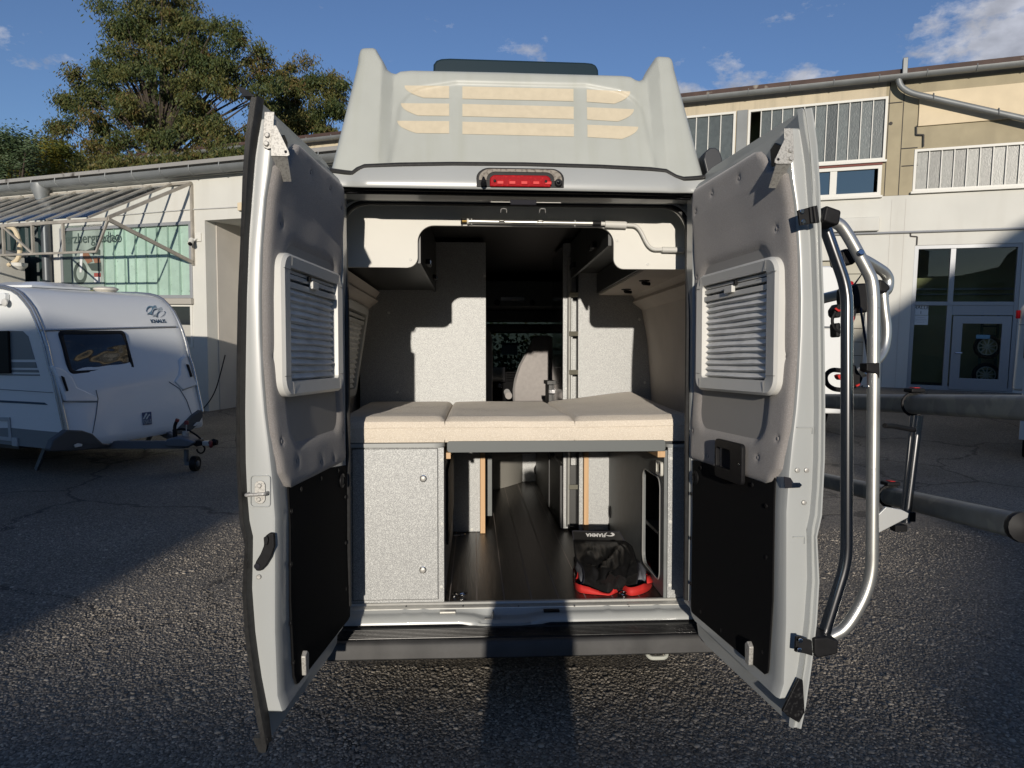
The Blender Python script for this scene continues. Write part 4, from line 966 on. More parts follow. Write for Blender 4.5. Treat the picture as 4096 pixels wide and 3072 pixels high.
# ---- bed: rail and end cabinets
c0, c1 = V2(65, 800, .0).x, V2(615, 800, .0).x; zct = V2(300, 345, .0).z
cab = empty('base_cabinet', van)
MB().box(-.80, c1, .0, YP-.004, .549, zct-.002).build('carcass', specklem, cab, bevel=.0015)
dx0, dx1, dz0, dz1 = V2(90, 800, 0).x, V2(578, 800, 0).x, V2(300, 1222, 0).z, V2(300, 355, 0).z
MB().box(dx0-.003, dx1+.003, -.0035, -.0005, dz0-.003, dz1+.003).build('door_edge', darklam, cab)
MB().box(dx0, dx1, -.007, -.0036, dz0, dz1).build('cabinet_door', specklem, cab, bevel=.001)
for q in ((495, 525), (493, 1052)):
    p = V2(*q, -.007); MB().disc(p, (0, -1, 0), .016, .006, 24).build('knob_rose', chrome, cab); MB().disc(p+Vector((0, -.006, 0)), (0, -1, 0), .0125, .006, 24).build('knob', zinc, cab)
for q in ((603, 418), (603, 786), (600, 1150)): MB().disc(V2(*q, 0), (0, -1, 0), .007, .002, 12).build('screw_cap', screwcap, cab)
wt = rrect(-.80, c1+.004, -.012, .3, (.0001, .0001, .0001, .05)); MB().prism([(a, c, zct) for a, c in wt], (0, 0, .017)).build('worktop', mat('grey_worktop', (.33,.34,.33), .5), cab, bevel=.003)
MB().box(c1+.002, c1+.012, .2, 1.2, .75, 1.10).build('drawer_runner', blackp, cab)
# right end cabinet and inner side panel with a cut-out
e0x = V2(1905, 800, 0).x; z2 = V2(1990, 330, 0).z
rc = empty('right_end_cabinet', van)
MB().box(e0x+.0, .80, .0, .02, .549, z2-.012).build('front_panel', specklem, rc, bevel=.0015)
for q in ((1925, 410), (1921, 774), (1918, 1140)): MB().disc(V2(*q, 0), (0, -1, 0), .008, .0025, 14).build('screw_cap', screwcap, rc)
wt = rrect(e0x-.005, .80, -.012, .3, (.0001, .0001, .05, .0001)); MB().prism([(a, c, z2-.012) for a, c in wt], (0, 0, .014)).build('worktop', MATS['grey_worktop'], rc, bevel=.003)
sx = e0x-.0
ho = [VX(1350+.6931*a, 1550+.6931*c, sx-.01) for a, c in ((1815, 800), (1890, 800), (1860, 560), (1880, 1100))]
hy0, hy1, hz0_, hz1 = .07, .40, .60, 1.075
oc = [(sx-.016, .003, .549), (sx-.016, YP-.004, .549), (sx-.016, YP-.004, 1.21), (sx-.016, .003, 1.21)]
hole = rrect(hy0, hy1, hz0_, hz1, .05, 5)
# panel with hole: outer loop resampled to the same number of points as the hole
def loop_match(y0, y1, z0, z1, inner):
    out = []
    cy, cz = sum(p[0] for p in inner)/len(inner), sum(p[1] for p in inner)/len(inner)
    for p in inner:
        dy, dz = p[0]-cy, p[1]-cz; k = min([v for v in (((y1 if dy > 0 else y0)-cy)/dy if abs(dy) > 1e-6 else 1e9, ((z1 if dz > 0 else z0)-cz)/dz if abs(dz) > 1e-6 else 1e9)])
        out.append((cy+dy*k, cz+dz*k))
    return out
def corner_snap(o, y0, y1, z0, z1):
    o = list(o)
    for c in ((y0, z0), (y1, z0), (y1, z1), (y0, z1)):
        i = min(range(len(o)), key=lambda k: (o[k][0]-c[0])**2+(o[k][1]-c[1])**2); o[i] = c
    return o
om = corner_snap(loop_match(.003, .60, .549, 1.21, hole), .003, .60, .549, 1.21)
MB().ring([(sx-.016, a, c) for a, c in om], [(sx-.016, a, c) for a, c in hole], (.014, 0, 0)).build('side_panel', greylam, rc, flat=True)
MB().box(sx-.016, sx-.002, .60, YP-.004, .549, 1.21).build('side_panel', greylam, rc)
ed = MB().tube([(sx-.016, a, c) for a, c in hole], .004, 6, closed=True).build('cutout_edge', mat('edge_lip', (.25,.25,.24), .35), rc)
MB().box(sx+.15, sx+.16, .03, .6, .55, 1.2).build('niche_back', blackp, rc); MB().box(sx-.001, sx+.15, .06, .42, .795, .81).build('niche_shelf', darklam, rc)
lampp = VX(1350+.6931*1862, 1550+.6931*465, sx-.02)
yq = lampp.y
oq = rrect(lampp.y-.045, lampp.y+.045, lampp.z-.032, lampp.z+.032, .012, 4); iq = rrect(lampp.y-.032, lampp.y+.032, lampp.z-.022, lampp.z+.022, .008, 4)
lh = MB().ring([(sx-.030, a, c) for a, c in oq], [(sx-.030, a, c) for a, c in iq], (.013, 0, 0)).build('step_light', mat('pale_bezel', (.5,.49,.44), .4), rc, bevel=.002)
MB().prism([(sx-.024, a, c) for a, c in iq], (.006, 0, 0)).build('amber_lens', mat('amber_lens', (.30,.17,.05), .1, coat=.5), rc)
# flush handles and cable holes on the inner panel
p = VX(1800+.3165*2028, 1750+.3165*940, sx-.016); MB().tube([(sx-.017, p.y+.02*math.cos(R(k)), p.z+.034*math.sin(R(k))) for k in range(0, 360, 20)], .005, 6, closed=True).build('cable_grommet', blackp, rc)
p = VX(1800+.3165*2012, 1750+.3165*1128, sx-.016); MB().tube([(sx-.017, p.y+.02*math.cos(R(k)), p.z+.02*math.sin(R(k))) for k in range(0, 360, 20)], .003, 6, closed=True).build('cable_grommet', blackp, rc)
# bed rail board
q0, q1 = V2(632, 340, -.005).x, V2(1893, 340, -.005).x; zr0, zr1 = V2(1200, 372, -.005).z, V2(1200, 307, -.005).z
o = rrect(q0, q1, zr0, zr1, (.012, .012, .014, .014), 4)
MB().prism([(a, -.008, c) for a, c in o], (0, .025, 0)).build('bed_rail', mat('anthracite_board', (.105,.115,.115), .55, bump=(300, .2, .001)), van, bevel=.002)
for k, px in enumerate((1340, 1815, 1866, 1920)):
    pass
m = mat('black_slat', (.02,.022,.024), .5)
for k in range(9): MB().box(-.28+.105*k, -.28+.105*k+.055, .03, YP-.03, zr1-.004, zr1+.006).build('bed_slat', m, van)
MB().box(-.78, c1, .01, YP-.02, zct+.018, zr1+.006).build('bed_base', m, van); MB().box(q1+.005, .78, .01, YP-.02, z2+.003, zr1+.006).build('bed_base', m, van)
for (xx, ww) in ((V2(640, 395, 0).x, .02), (V2(1870, 390, .0).x, .034)):
    MB().box(xx-ww/2, xx+ww/2, .0, .25, zr0-.028, zr0-.001).build('support_block', woodm, van, bevel=.001)
p = V(1350+.6931*1812, 1550+.6931*440, .3); MB().box(p.x-.012, p.x+.012, .3, .303, p.z-.01, p.z+.06).build('strap', blackp, van); MB().disc(p, (0, -1, 0), .008, .004).build('strap_stud', chrome, van)
# lashing eyes on the floor
for px, py in ((1834, 2382), (1836, 2143)):
    p = VZ(px, py, .548); e = MB().disc(p+Vector((-.018, 0, 0)), Z, .016, .006, 16).build('lashing_eye', chrome, van); MB().tube([p+Vector((.018+.020*math.cos(R(k)), .012*math.sin(R(k)), .006+.004*math.cos(R(k)))) for k in range(0, 360, 24)], .003, 8, closed=True).build('eye_ring', chrome, e)

# ---- forward cabin seen down the aisle
MB().box(-.70, -.14, YP+.02, 1.34, .549, 1.24).build('bath_wall_base', darklam, van)
MB().box(-.74, -.13, 1.34, 2.25, .549, 2.33).build('washroom', darklam, van, bevel=.004)
wb = MB().box(-.75, -.20, 2.26, 2.6, .549, 1.35).build('seat_bench_end', darklam, van)
# kitchen block with drawers, tall gloss fridge
kf = empty('kitchen_block', van); kx = V(2180, 1560, 2.0).x
pk = V(2192, 1560, 2.0)
MB().box(pk.x-.0, .84, 1.95, 2.2, .56, 1.44).build('carcass', darklam, kf, bevel=.003); MB().box(pk.x-.012, .84, 1.94, 2.2, 1.442, 1.47).build('worktop', darklam, kf, bevel=.003)
for px, py in ((2201, 1567), (2230, 1575)):
    p = V(px, py, 1.94); MB().box(p.x-.012, p.x+.014, 1.90, 1.948, p.z-.012, p.z+.016).build('drawer_handle', steel, kf, bevel=.003)
fr_ = empty('fridge', van); p0 = V(2217, 1400, 2.02)
MB().box(p0.x+.004, .82, 1.98, 2.18, 1.475, 2.33).build('fridge_body', gloss, fr_, bevel=.006); MB().cyl((p0.x, 1.99, 1.48), (p0.x, 1.99, 2.2), .006, 8).build('fridge_trim', chrome, fr_)
MB().box(x1+.0, x1+.02, YP+.021, 1.9, .549, 2.33).build('aisle_side', gloss, van)
# over-cab locker and lights
oc_ = MB().box(-.75, .75, 3.0, 3.9, 2.08, 2.30).build('over_cab_locker', greylam, van, bevel=.01)
p = V(2050, 1095, 3.0); MB().box(p.x-.10, p.x+.10, 2.985, 3.0, 2.13, 2.16).build('badge', steel, oc_)
for xx in (-.0, .30): MB().disc((xx, 2.999, 2.115), (0, -1, 0), .025, .006).build('spot', blackp, oc_)
MB().box(-.75, .75, 3.35, 3.6, 1.98, 2.075).build('over_cab_shelf', darklam, van, bevel=.01)
MB().box(-.75, .75, 3.7, 4.2, 1.90, 1.97).build('headliner', darklam, van, bevel=.02)
# dashboard
da = MB().prism([(-.82, 4.2, 1.0), (-.82, 4.1, 1.25), (-.82, 4.12, 1.50), (-.82, 4.4, 1.50), (-.82, 4.86, 1.40), (-.82, 4.86, 1.0)], (1.64, 0, 0)).build('dashboard', panelm, van, bevel=.01)
p = V(1985, 1500, 4.08); MB().box(p.x-.10, p.x+.09, 4.05, 4.10, p.z-.07, p.z+.08).build('screen', gloss, da, bevel=.005)
p = V(1999, 1545, 4.06); MB().disc(p, (0, -1, .2), .028, .03, 18).build('dial', chrome, da)
p = V(2046, 1505, 4.08)
for k in range(4): MB().box(p.x-.05, p.x+.05, 4.06, 4.09, p.z-.045+k*.025, p.z-.030+k*.025).build('vent', panelm, da)
# notice stuck to the windscreen
p0, p1 = V(2007, 1371, 4.5), V(2070, 1419, 4.5); MB().box(p0.x, p1.x, 4.52, 4.523, p1.z, p0.z).build('windscreen_notice', mat('blue_paper', (.12,.22,.30), .6), van)
# driver's seat, front seat
sf = mat('seat_fabric', (.33,.31,.30), .95, sheen=.2, var=(30, .07), bump=(300, .4, .002))
def seat(name, prof, y, d, lab=None):
    """backrest from a traced outline, rounded like upholstery"""
    n = len(prof); cx = sum(p[0] for p in prof)/n; cz = sum(p[1] for p in prof)/n
    rings = []
    for t, k in ((0, .90), (.15, .97), (.4, 1.0), (.75, 1.0), (1, .92)): rings.append([(cx+(a-cx)*k, y+d*t, cz+(c-cz)*k) for a, c in prof])
    return MB().loft(rings).build(name, sf, van, ang=60)
def Z7(x, y): return (1940+.2832*x, 1150+.2832*y)
pf = [(p.x, p.z) for p in [V(*Z7(*q), 3.3) for q in ((400, 1640), (395, 1440), (420, 1290), (480, 1110), (560, 960), (640, 800), (670, 720), (720, 685), (800, 673), (900, 680), (960, 705), (990, 760), (1000, 900), (1010, 1200), (1010, 1640))]]
seat('driver_seat', pf, 3.25, .16)
cush = MB().box(.02, .52, 3.3, 3.85, .95, 1.10).build('seat_cushion', sf, van, bevel=.04, seg=3)
p = V(*Z7(335, 1530), 3.25); MB().tube([p+Vector((0, 0, 0)), p+Vector((0, .35, .02))], [.033, .03], 14).build('armrest', sf, van, bevel=.008)
pf = [(p.x, p.z) for p in [V(*Z7(*q), 3.0) for q in ((-160, 1700), (-150, 600), (-60, 480), (30, 540), (75, 620), (100, 700), (108, 1000), (106, 1700))]]
seat('passenger_seat', pf, 2.98, .14)
# curved bench step at the far end of the aisle floor
b = MB(); pts = [V4(*q, yy) for q, yy in (((530, 575), 2.75), ((720, 548), 2.9), ((912, 508), 3.15))]
zt2 = .80
b.prism([(pts[0].x, 2.72, .547), (pts[1].x, 2.88, .547), (pts[2].x, 3.12, .547), (pts[2].x, 3.6, .547), (pts[0].x, 3.6, .547)], (0, 0, .24)); b.build('seat_step', mat('warm_grey_laminate', (.30,.29,.26), .6), van)
MB().box(pts[2].x+.002, .52, 3.14, 3.6, .547, .79).build('heater_step', specklem, van, bevel=.002)
p = V4(1145, 408, 3.13); vt = MB().tube([p+Vector((.05*math.cos(R(k)), 0, .05*math.sin(R(k)))) for k in range(0, 360, 18)], .011, 8, closed=True).build('heater_vent', blackp, van)
for e in (-.022, 0, .022): MB().cyl(p+Vector((e, 0, -.04)), p+Vector((e, 0, .04)), .005, 6).build('vent_bar', blackp, vt)
MB().box(V4(1215, 600, 2.2).x, .6, 1.34, 3.1, .55, .95).build('lower_kitchen_side', darklam, van, bevel=.003)

# Rear furniture, floor, sill and bumper are set back by scaling about the camera.
KI = 1.097; INT = Matrix.Translation((.0194, .3007, -.1552)) @ Matrix.Scale(KI, 4)
def to_size(objs):
    for o in objs:
        if o.type == 'MESH':
            if o.parent is None or (o.location.length == 0 and o.matrix_basis == Matrix.Identity(4)): o.data.transform(INT)
            else: o.matrix_basis = INT @ o.matrix_basis

    return objs
to_size([o for o in bpy.data.objects if o.name not in bset or o.name in ('bonnet', 'windscreen', 'cab_side', 'cab_side.001', 'cab_roof', 'underbody')])
def INTV(p): return INT @ Vector(p)
# ------------------------------------------------------------------ rear doors
TH = R(5.45)
ZB = [.46,.52,.73,1.10,1.28,1.44,1.62,1.81,1.97,2.12,2.23,2.30,2.37]; TB = [-.030,-.012,-.006,-.010,.002,.021,.034,.034,.028,.014,-.004,-.010,-.018]
ZM = [.38,.46,.60,.73,.87,.96,1.04,1.10,1.24,1.44,1.69,1.94,2.12,2.27,2.37,2.43]; TM = [.012,.021,.047,.063,.072,.069,.067,.080,.088,.088,.082,.074,.058,.044,.024,.016]
ZO = [.36,.45,.59,.73,.87,1.02,1.09,1.28,1.44,1.62,1.81,2.0,2.18,2.31,2.40,2.44]; TO = [.043,.062,.082,.098,.105,.095,.111,.119,.118,.114,.108,.097,.089,.078,.064,.055]
def bow(z): return interp(z, ZB, TB)
def tin(s, z): return bow(z)*(.45+.55*min(max(s, 0), .82)/.8)
class Door:
    def __init__(d, side):
        d.side = side; d.h = Vector((side*.765, 0, 0)); d.S = Vector((side*math.sin(TH), -math.cos(TH), 0)); d.T = Vector((side*math.cos(TH), math.sin(TH), 0))
    def P(d, s, t, z): return d.h+d.S*s+d.T*t+Z*z
    def px(d, px, py, t0=0):                # picture point -> (s,z) on the plane t = t0
        r = rayV(px, py); k = ((d.h-CV).dot(d.T)+t0)/r.dot(d.T); p = CV+r*k-d.h; return p.dot(d.S), p.z
    def pe(d, px, py, s0=.8):
        r = rayV(px, py); k = ((d.h-CV).dot(d.S)+s0)/r.dot(d.S); p = CV+r*k-d.h; return p.dot(d.T), p.z
def trim_s1(z): return interp(z, [1.172, 1.19, 1.24, 1.38, 2.15, 2.225, 2.245, 2.255, 2.31, 2.345, 2.358], [.66, .72, .765, .79, .79, .785, .75, .70, .665, .62, .56])
def trim_s0(z): return interp(z, [1.165, 1.185, 1.21, 2.28, 2.33, 2.355], [.03, .008, .0, .0, .018, .05])
BUT = [(.70,2.06),(.47,2.29),(.23,2.29),(.06,2.25),(.035,1.97),(.74,1.62),(.03,1.30),(.62,1.26),(.74,1.34),(.36,1.22),(.20,1.21)]
def make_door(side):
    d = Door(side); t_ = empty('rear_door', van); t_['label'] = ('left' if side < 0 else 'right')+' rear door, swung open, inner side showing'
    P = d.P
    zs = [.47, .475, .49, .52, .58, .66, .73, .80, .87, .92, .96, 1.0, 1.04, 1.07, 1.1, 1.16, 1.24, 1.34, 1.44, 1.55, 1.69, 1.81, 1.94, 2.03, 2.12, 2.2, 2.27, 2.32, 2.35, 2.365, 2.37]
    # inner pressing: loft from hinge to free edge
    rings = []
    for s, ins, k in ((.0, .05, 0), (.01, .025, 0), (.035, .008, 0), (.07, 0, 0), (.25, 0, 0), (.45, 0, 0), (.62, 0, 0), (.74, 0, 0), (.785, 0, .0), (.797, 0, .006), (.80, .004, .014)):
        zz = [ .47+ins+(z-.47)*(1.90-2*ins)/1.90 for z in zs]
        a = [P(s, tin(s, z)+.004+k, z) for z in zz]; b_ = [P(s, interp(z, ZM, TM)+.004-k*.0, z) for z in zz[::-1]]
        rings.append(a+b_)
    b = MB(); b.loft(rings); b.build('door_inner_panel', paint, t_, ang=32)
    # outer skin, a little larger all round
    zs2 = [.375, .40, .45, .52, .59, .66, .73, .80, .87, .92, .96, 1.02, 1.05, 1.09, 1.18, 1.28, 1.44, 1.62, 1.81, 2.0, 2.1, 2.18, 2.25, 2.31, 2.36, 2.40, 2.43]
    rings = []
    for s, ins in ((-.045, .10), (-.02, .05), (.02, .01), (.1, 0), (.4, 0), (.7, 0), (.812, 0)):
        zz = [.375+ins+(z-.375)*(2.055-2*ins)/2.055 for z in zs2]
        rings.append([P(s, interp(z, ZO, TO)-.018, z) for z in zz]+[P(s, interp(z, ZO, TO)-.004, z) for z in zz[::-1]])
    MB().loft(rings).build('door_skin', paint, t_, ang=32)
    if side < 0:
        rings = []
        for z in zs2: rings.append([P(.800, interp(z, ZM, TM)+.004, z), P(.822, interp(z, ZM, TM)+.008, z), P(.830, (interp(z, ZM, TM)+interp(z, ZO, TO))/2-.006, z), P(.822, (interp(z, ZM, TM)+interp(z, ZO, TO))/2, z), P(.828, interp(z, ZO, TO)-.008, z), P(.812, interp(z, ZO, TO)-.002, z), P(.800, interp(z, ZO, TO)-.003, z)])
        MB().loft(rings).build('edge_seal', rubber, t_, ang=40)
        m = MB(); m.loft([[P(.80, .040, 2.43), P(.83, .040, 2.43), P(.83, .075, 2.43), P(.80, .075, 2.43)], [P(.79, .078, 2.462), P(.82, .078, 2.462), P(.82, .098, 2.462), P(.79, .098, 2.462)]]); m.build('seal_tip', rubber, t_)
        m = MB(); m.loft([[P(.80, .02, .395), P(.825, .02, .395), P(.825, .07, .395), P(.80, .07, .395)], [P(.80, .03, .345), P(.82, .03, .345), P(.82, .052, .345), P(.80, .052, .345)]]); m.build('seal_tip', rubber, t_)
        # outside handle of the left door, its rim showing past the seal
        hd = MB(); hd.loft([[P(s, .115+.05*math.sin(math.pi*k/8), 1.34-.085*math.cos(math.pi*k/8)) for k in range(9)] for s in (.62, .635, .69, .70)], closed=False, caps=False); hd.build('door_handle', blackp, t_, solid=.01)
        MB().prism([P(.64, .12, 1.27), P(.64, .16, 1.30), P(.64, .16, 1.38), P(.64, .12, 1.41)], d.S*.05).build('door_handle', blackp, t_, bevel=.004)
    else:
        rings = []
        for z in zs2: rings.append([P(.80, interp(z, ZM, TM)+.004, z), P(.818, interp(z, ZM, TM)+.010, z), P(.806, interp(z, ZM, TM)+.022, z), P(.822, interp(z, ZO, TO)-.004, z), P(.822, interp(z, ZO, TO)+.002, z), P(.80, interp(z, ZO, TO)-.002, z)])
        MB().loft(rings).build('door_flange', paint, t_, ang=28)
        MB().prism([P(.812, q[0], q[1]) for q in ((-.02, .44), (.035, .545), (.052, .54), (.060, .43), (.04, .395), (.0, .42))], d.S*.012).build('corner_seal', wetblack, t_, bevel=.003)
    # padded upper trim with recess, dimples and buttons
    RS0, RS1, RZ0, RZ1 = .075, .655, 1.305, 2.025
    def rec(s, z):
        cx, cz, hx, hz, rr = (RS0+RS1)/2, (RZ0+RZ1)/2, (RS1-RS0)/2, (RZ1-RZ0)/2, .09
        qx, qz = abs(s-cx)-hx+rr, abs(z-cz)-hz+rr
        return math.hypot(max(qx, 0), max(qz, 0))+min(max(qx, qz), 0)-rr      # <0 inside
    pad = .020
    def tp(s, z, e):
        base = tin(s, z)
        q = pad*(1-math.exp(-max(e, 0)/.010))
        r = rec(s, z); q *= 1/(1+math.exp(-(r+.012)/.009)) if True else 1
        for bs, bz in BUT:
            dd = math.hypot(s-bs, z-bz); q -= .006*math.exp(-(dd/.011)**2)+.0016*math.exp(-(dd/.030)**2)
        q += .0004*math.sin(s*23+z*9)*(r > 0)
        return base-q+.004
    nz_, ns = 210, 90; vs = []
    for j in range(nz_):
        z = 1.172+(2.356-1.172)*j/(nz_-1); s0, s1 = trim_s0(z), trim_s1(z)
        for i in range(ns):
            u = i/(ns-1); uu = .5-.5*math.cos(math.pi*u) ; uu = .6*u+.4*uu; s = s0+(s1-s0)*uu
            e = min(s-s0, (s1-s), (z-1.172), (2.356-z)); vs.append(P(s, tp(s, z, e), z))
    b = MB(); b.add(vs, [(j*ns+i, j*ns+i+1, (j+1)*ns+i+1, (j+1)*ns+i) for j in range(nz_-1) for i in range(ns-1)])
    b.build('upper_trim', fabric, t_, ang=80, solid=.0)
    # smooth liner inside the recess
    b = MB(); b.grid(lambda u, v: P(RS0+.012+(RS1-RS0-.024)*u, tin(RS0+(RS1-RS0)*u, RZ0+.012+(RZ1-RZ0-.024)*v)-.0035, RZ0+.012+(RZ1-RZ0-.024)*v), 8, 24)
    b.build('recess_liner', smoothp, t_, ang=60)
    for bs, bz in BUT:
        c = P(bs, tp(bs, bz, .2)-.001, bz); MB().disc(c, -d.T, .0075, .004, 12).build('trim_button', fabric, t_)
    # window frame with folded blind
    fs0, fs1, fz0, fz1 = .10, .745, 1.485, 1.965; tf = lambda s, z: tin(s, z)
    def loop(x0, x1, z0, z1, r, t): return [P(a, tf(a, c)+t, c) for a, c in rrect(x0, x1, z0, z1, r, 6)]
    o1 = loop(fs0, fs1, fz0, fz1, .055, -.002); o2 = loop(fs0, fs1, fz0, fz1, .055, -.036); o3 = loop(fs0+.010, fs1-.010, fz0+.010, fz1-.010, .048, -.046)
    w_ = .072; i3 = loop(fs0+w_*.75, fs1-w_, fz0+w_*.72, fz1-w_*.62, .014, -.040); i1 = loop(fs0+w_*.80, fs1-w_-.004, fz0+w_*.75, fz1-w_*.65, .012, -.004)
    fr = MB(); fr.loft([o1, o2, o3, i3, i1], caps=False); fr.build('window_frame', whitepl, t_, ang=30)
    # seams of the corner mouldings and long profile grooves
    for (a, c, e, f_) in ((fs1-w_-.005, fz1-.055, fs1, fz1-.055), (fs1-w_-.005, fz0+.07, fs1, fz0+.07), (fs0, fz1-.055, fs0+w_*.7, fz1-.055), (fs0, fz0+.07, fs0+w_*.7, fz0+.07), (fs1-w_, fz1-.04, fs1-w_, fz1-.008), (fs0+.05, fz1-.04, fs0+.05, fz1-.008), (fs1-w_, fz0+.008, fs1-w_, fz0+.05), (fs0+.05, fz0+.008, fs0+.05, fz0+.05)):
        A, B = P(a, tf(a, c)-.0462, c), P(e, tf(e, f_)-.0462, f_); MB().bar(A, B, .0015, .0015, up=d.T).build('frame_joint', mat('frame_joint', (.20,.20,.19), .6), t_)
    bs0, bs1, bz0, bz1 = fs0+w_*.78, fs1-w_-.002, fz0+w_*.74, fz1-w_*.64
    MB().add([P(bs0, tf(bs0, z)-.006, z) if k == 0 else P(bs1, tf(bs1, z)-.006, z) for z in (bz0, bz1) for k in (0, 1)], [(0, 1, 3, 2)]).build('window_pane', mat('door_window_glass', (.10,.12,.13), .1), t_)
    def railbox(z0, z1, t0, t1, nm, m, bv=.002):
        MB().hexa([P(a, tf(a, z0)+t, z) for z in (z0, z1) for a, t in ((bs0+.002, t0), (bs1-.002, t0), (bs1-.002, t1), (bs0+.002, t1))]).build(nm, m, t_, bevel=bv)
    railbox(bz1-.034, bz1-.018, -.030, -.012, 'blind_rail', whitepl); railbox(bz1-.014, bz1-.003, -.026, -.012, 'blind_rail', whitepl); railbox(bz1-.064, bz1-.044, -.034, -.014, 'blind_rail', whitepl)
    sm = (bs0+bs1)/2+ (.02 if side < 0 else -.02)
    MB().hexa([P(a, tf(a, bz1)+t, z) for z in (bz1-.050, bz1-.022) for a, t in ((sm-.032, -.046), (sm+.032, -.046), (sm+.032, -.030), (sm-.032, -.030))]).build('blind_grip', whitepl, t_, bevel=.003)
    MB().hexa([P(a, tf(a, bz1)+t, z) for z in (bz1-.024, bz1-.006) for a, t in ((sm+.036, -.042), (sm+.052, -.042), (sm+.052, -.030), (sm+.036, -.030))]).build('blind_catch', blackp, t_, bevel=.002)
    npl = 13; zz0, zz1 = bz0+.002, bz1-.064; ph = (zz1-zz0)/npl; r2 = random.Random(3+side)
    for k in range(npl):
        z0 = zz0+ph*k; z1 = z0+ph; zm = z0+ph*.30; j = r2.uniform(-.002, .002)
        rows = []
        for z, t in ((z0, -.016), (zm, -.031+j), (z1, -.016)):
            rows.append([P(bs0+.003+(bs1-bs0-.006)*u, tf(.4, z)+t+.0012*math.sin(u*9+k*2), z+.0012*math.sin(u*7+k)) for u in [q/10 for q in range(11)]])
        m = MB(); vs = [p for r_ in rows for p in r_]; m.add(vs, [(j_*11+i, j_*11+i+1, (j_+1)*11+i+1, (j_+1)*11+i) for j_ in range(2) for i in range(10)])
        m.build('blind_pleat', pleatm, t_, ang=20)
    # lower black panel
    if side < 0: out = [d.px(*q, .0) for q in ((1145,1900),(1148,2100),(1152,2400),(1160,2700),(1164,2738),(1172,2732),(1380,2480),(1388,2466),(1391,2440),(1389,2200),(1384,1860))]
    else: out = [d.px(*q, .0) for q in ((2776,1840),(2775,2100),(2772,2430),(2776,2446),(2785,2456),(3076,2696),(3085,2692),(3088,2680),(3100,2400),(3108,2000),(3106,1900))]
    pl = MB().prism([P(a, tin(a, c)+.002, c) for a, c in out], -d.T*.006).build('lower_panel', panelm, t_, bevel=.002)
    sq = [(.69,1.10),(.69,.92),(.69,.72),(.68,.58),(.02,1.02),(.015,.82),(.02,.62),(.14,.535),(.34,.53),(.56,.55),(.12,1.15),(.35,1.155),(.58,1.155)]
    for a, c in sq: MB().disc(P(a, tin(a, c)-.005, c), -d.T, .0085, .003, 12).build('panel_clip', blackp, t_)
    c = P(.07, tin(.07, 1.10)-.005, 1.10); MB().lathe([(.030, 0), (.030, .005), (.018, .009), (.016, .006), (.001, .006)], c, -d.T, 24).build('round_plug', blackp, t_)
    # top bracket on the free edge with two bolts, and folded plate
    gx = (lambda px, py, s0=.806: d.pe(px, py, s0))
    if side < 0: pts = [(1059,448),(1098,448),(1092,560),(1092,588),(1084,594),(1070,597),(1056,590),(1051,578)]; bolts = [(1072,543),(1069,577)]
    else: pts = [(3135,514),(3170,514),(3176,630),(3172,646),(3160,655),(3148,650),(3140,636),(3137,600)]; bolts = [(3157,604),(3159,636)]
    MB().prism([P(.804, *gx(*q)) for q in pts], d.S*.005).build('lock_plate', zinc, t_, bevel=.0015)
    for q in bolts: a, c = gx(*q); MB().disc(P(.809, a, c), d.S, .009, .008, 6).build('bolt', zinc, t_)
    a, c = gx(*bolts[0]); z0 = c+.065
    # triangular bracket facing the opening
    tb = tin(.78, 2.3); sg = 1
    MB().prism([P(.812, tb+.004, 2.345), P(.812, tb-.012, 2.345), P(.812, tb-.052, 2.262), P(.812, tb-.054, 2.252), P(.812, tb-.046, 2.248), P(.812, tb+.006, 2.25)], -d.S*.003).build('bracket_plate', zinc, t_, bevel=.001)
    MB().prism([P(.809, tb+.004, 2.25), P(.809, tb-.046, 2.25), P(.73, tb-.030, 2.19), P(.73, tb+.0, 2.19)], Z*.003).build('bracket_plate', zinc, t_)
    MB().disc(P(.8125, tb-.042, 2.262), d.S, .0045, .002).build('bracket_hole', ink, t_)
    MB().prism([P(a_, tin(.7, 2.3)-.002, c_) for a_, c_ in ((.70, 2.27), (.79, 2.25), (.79, 2.31), (.72, 2.345), (.69, 2.33))], -d.T*.004).build('latch_opening', blackp, t_, bevel=.002)
    for a_, c_ in ((.735, 2.285), (.755, 2.245)): MB().disc(P(a_, tin(.75, 2.25)-.008, c_), -d.T, .008, .006, 6).build('bolt', zinc, t_)
    # lower latch plate
    MB().prism([P(a_, tin(.62, .5)-.002, c_) for a_, c_ in ((.585, .505), (.615, .505), (.62, .575), (.60, .59), (.582, .575))], -d.T*.018).build('lower_catch', zinc, t_, bevel=.004)
    if side < 0:
        # recessed striker dish, striker loop, lever on the free edge
        def E_(px, py): return gx(px, py, .80)
        o = [P(.8015, *E_(1002+a, 1900+c)) for a, c in rrect(0, 82, 0, 128, 14, 4)]; i = [P(.8015, *E_(1006+a, 1904+c)) for a, c in rrect(0, 74, 0, 120, 12, 4)]
        MB().ring(o, i, d.S*.004).build('striker_surround', paint, t_, bevel=.0015)
        o = [P(.803, *E_(1021+a, 1922+c)) for a, c in rrect(0, 42, 0, 92, 20, 5)]; MB().prism(o, d.S*.003).build('striker_plate', zinc, t_, bevel=.001)
        a, c = E_(998, 1974); a2, c2 = E_(1072, 1970); MB().tube(bez([P(.805, a, c), P(.83, a, c), P(.83, a2, c2), P(.805, a2, c2)], .006), .006, 8).build('striker', zinc, t_)
        for q in ((1041, 1941), (1039, 1996)): MB().disc(P(.806, *E_(*q)), d.S, .008, .005, 6).build('bolt', zinc, t_)
        o = [(1024,2262),(1032,2240),(1050,2210),(1062,2180),(1068,2140),(1086,2126),(1104,2130),(1106,2180),(1092,2225),(1072,2258),(1052,2278),(1034,2278)]
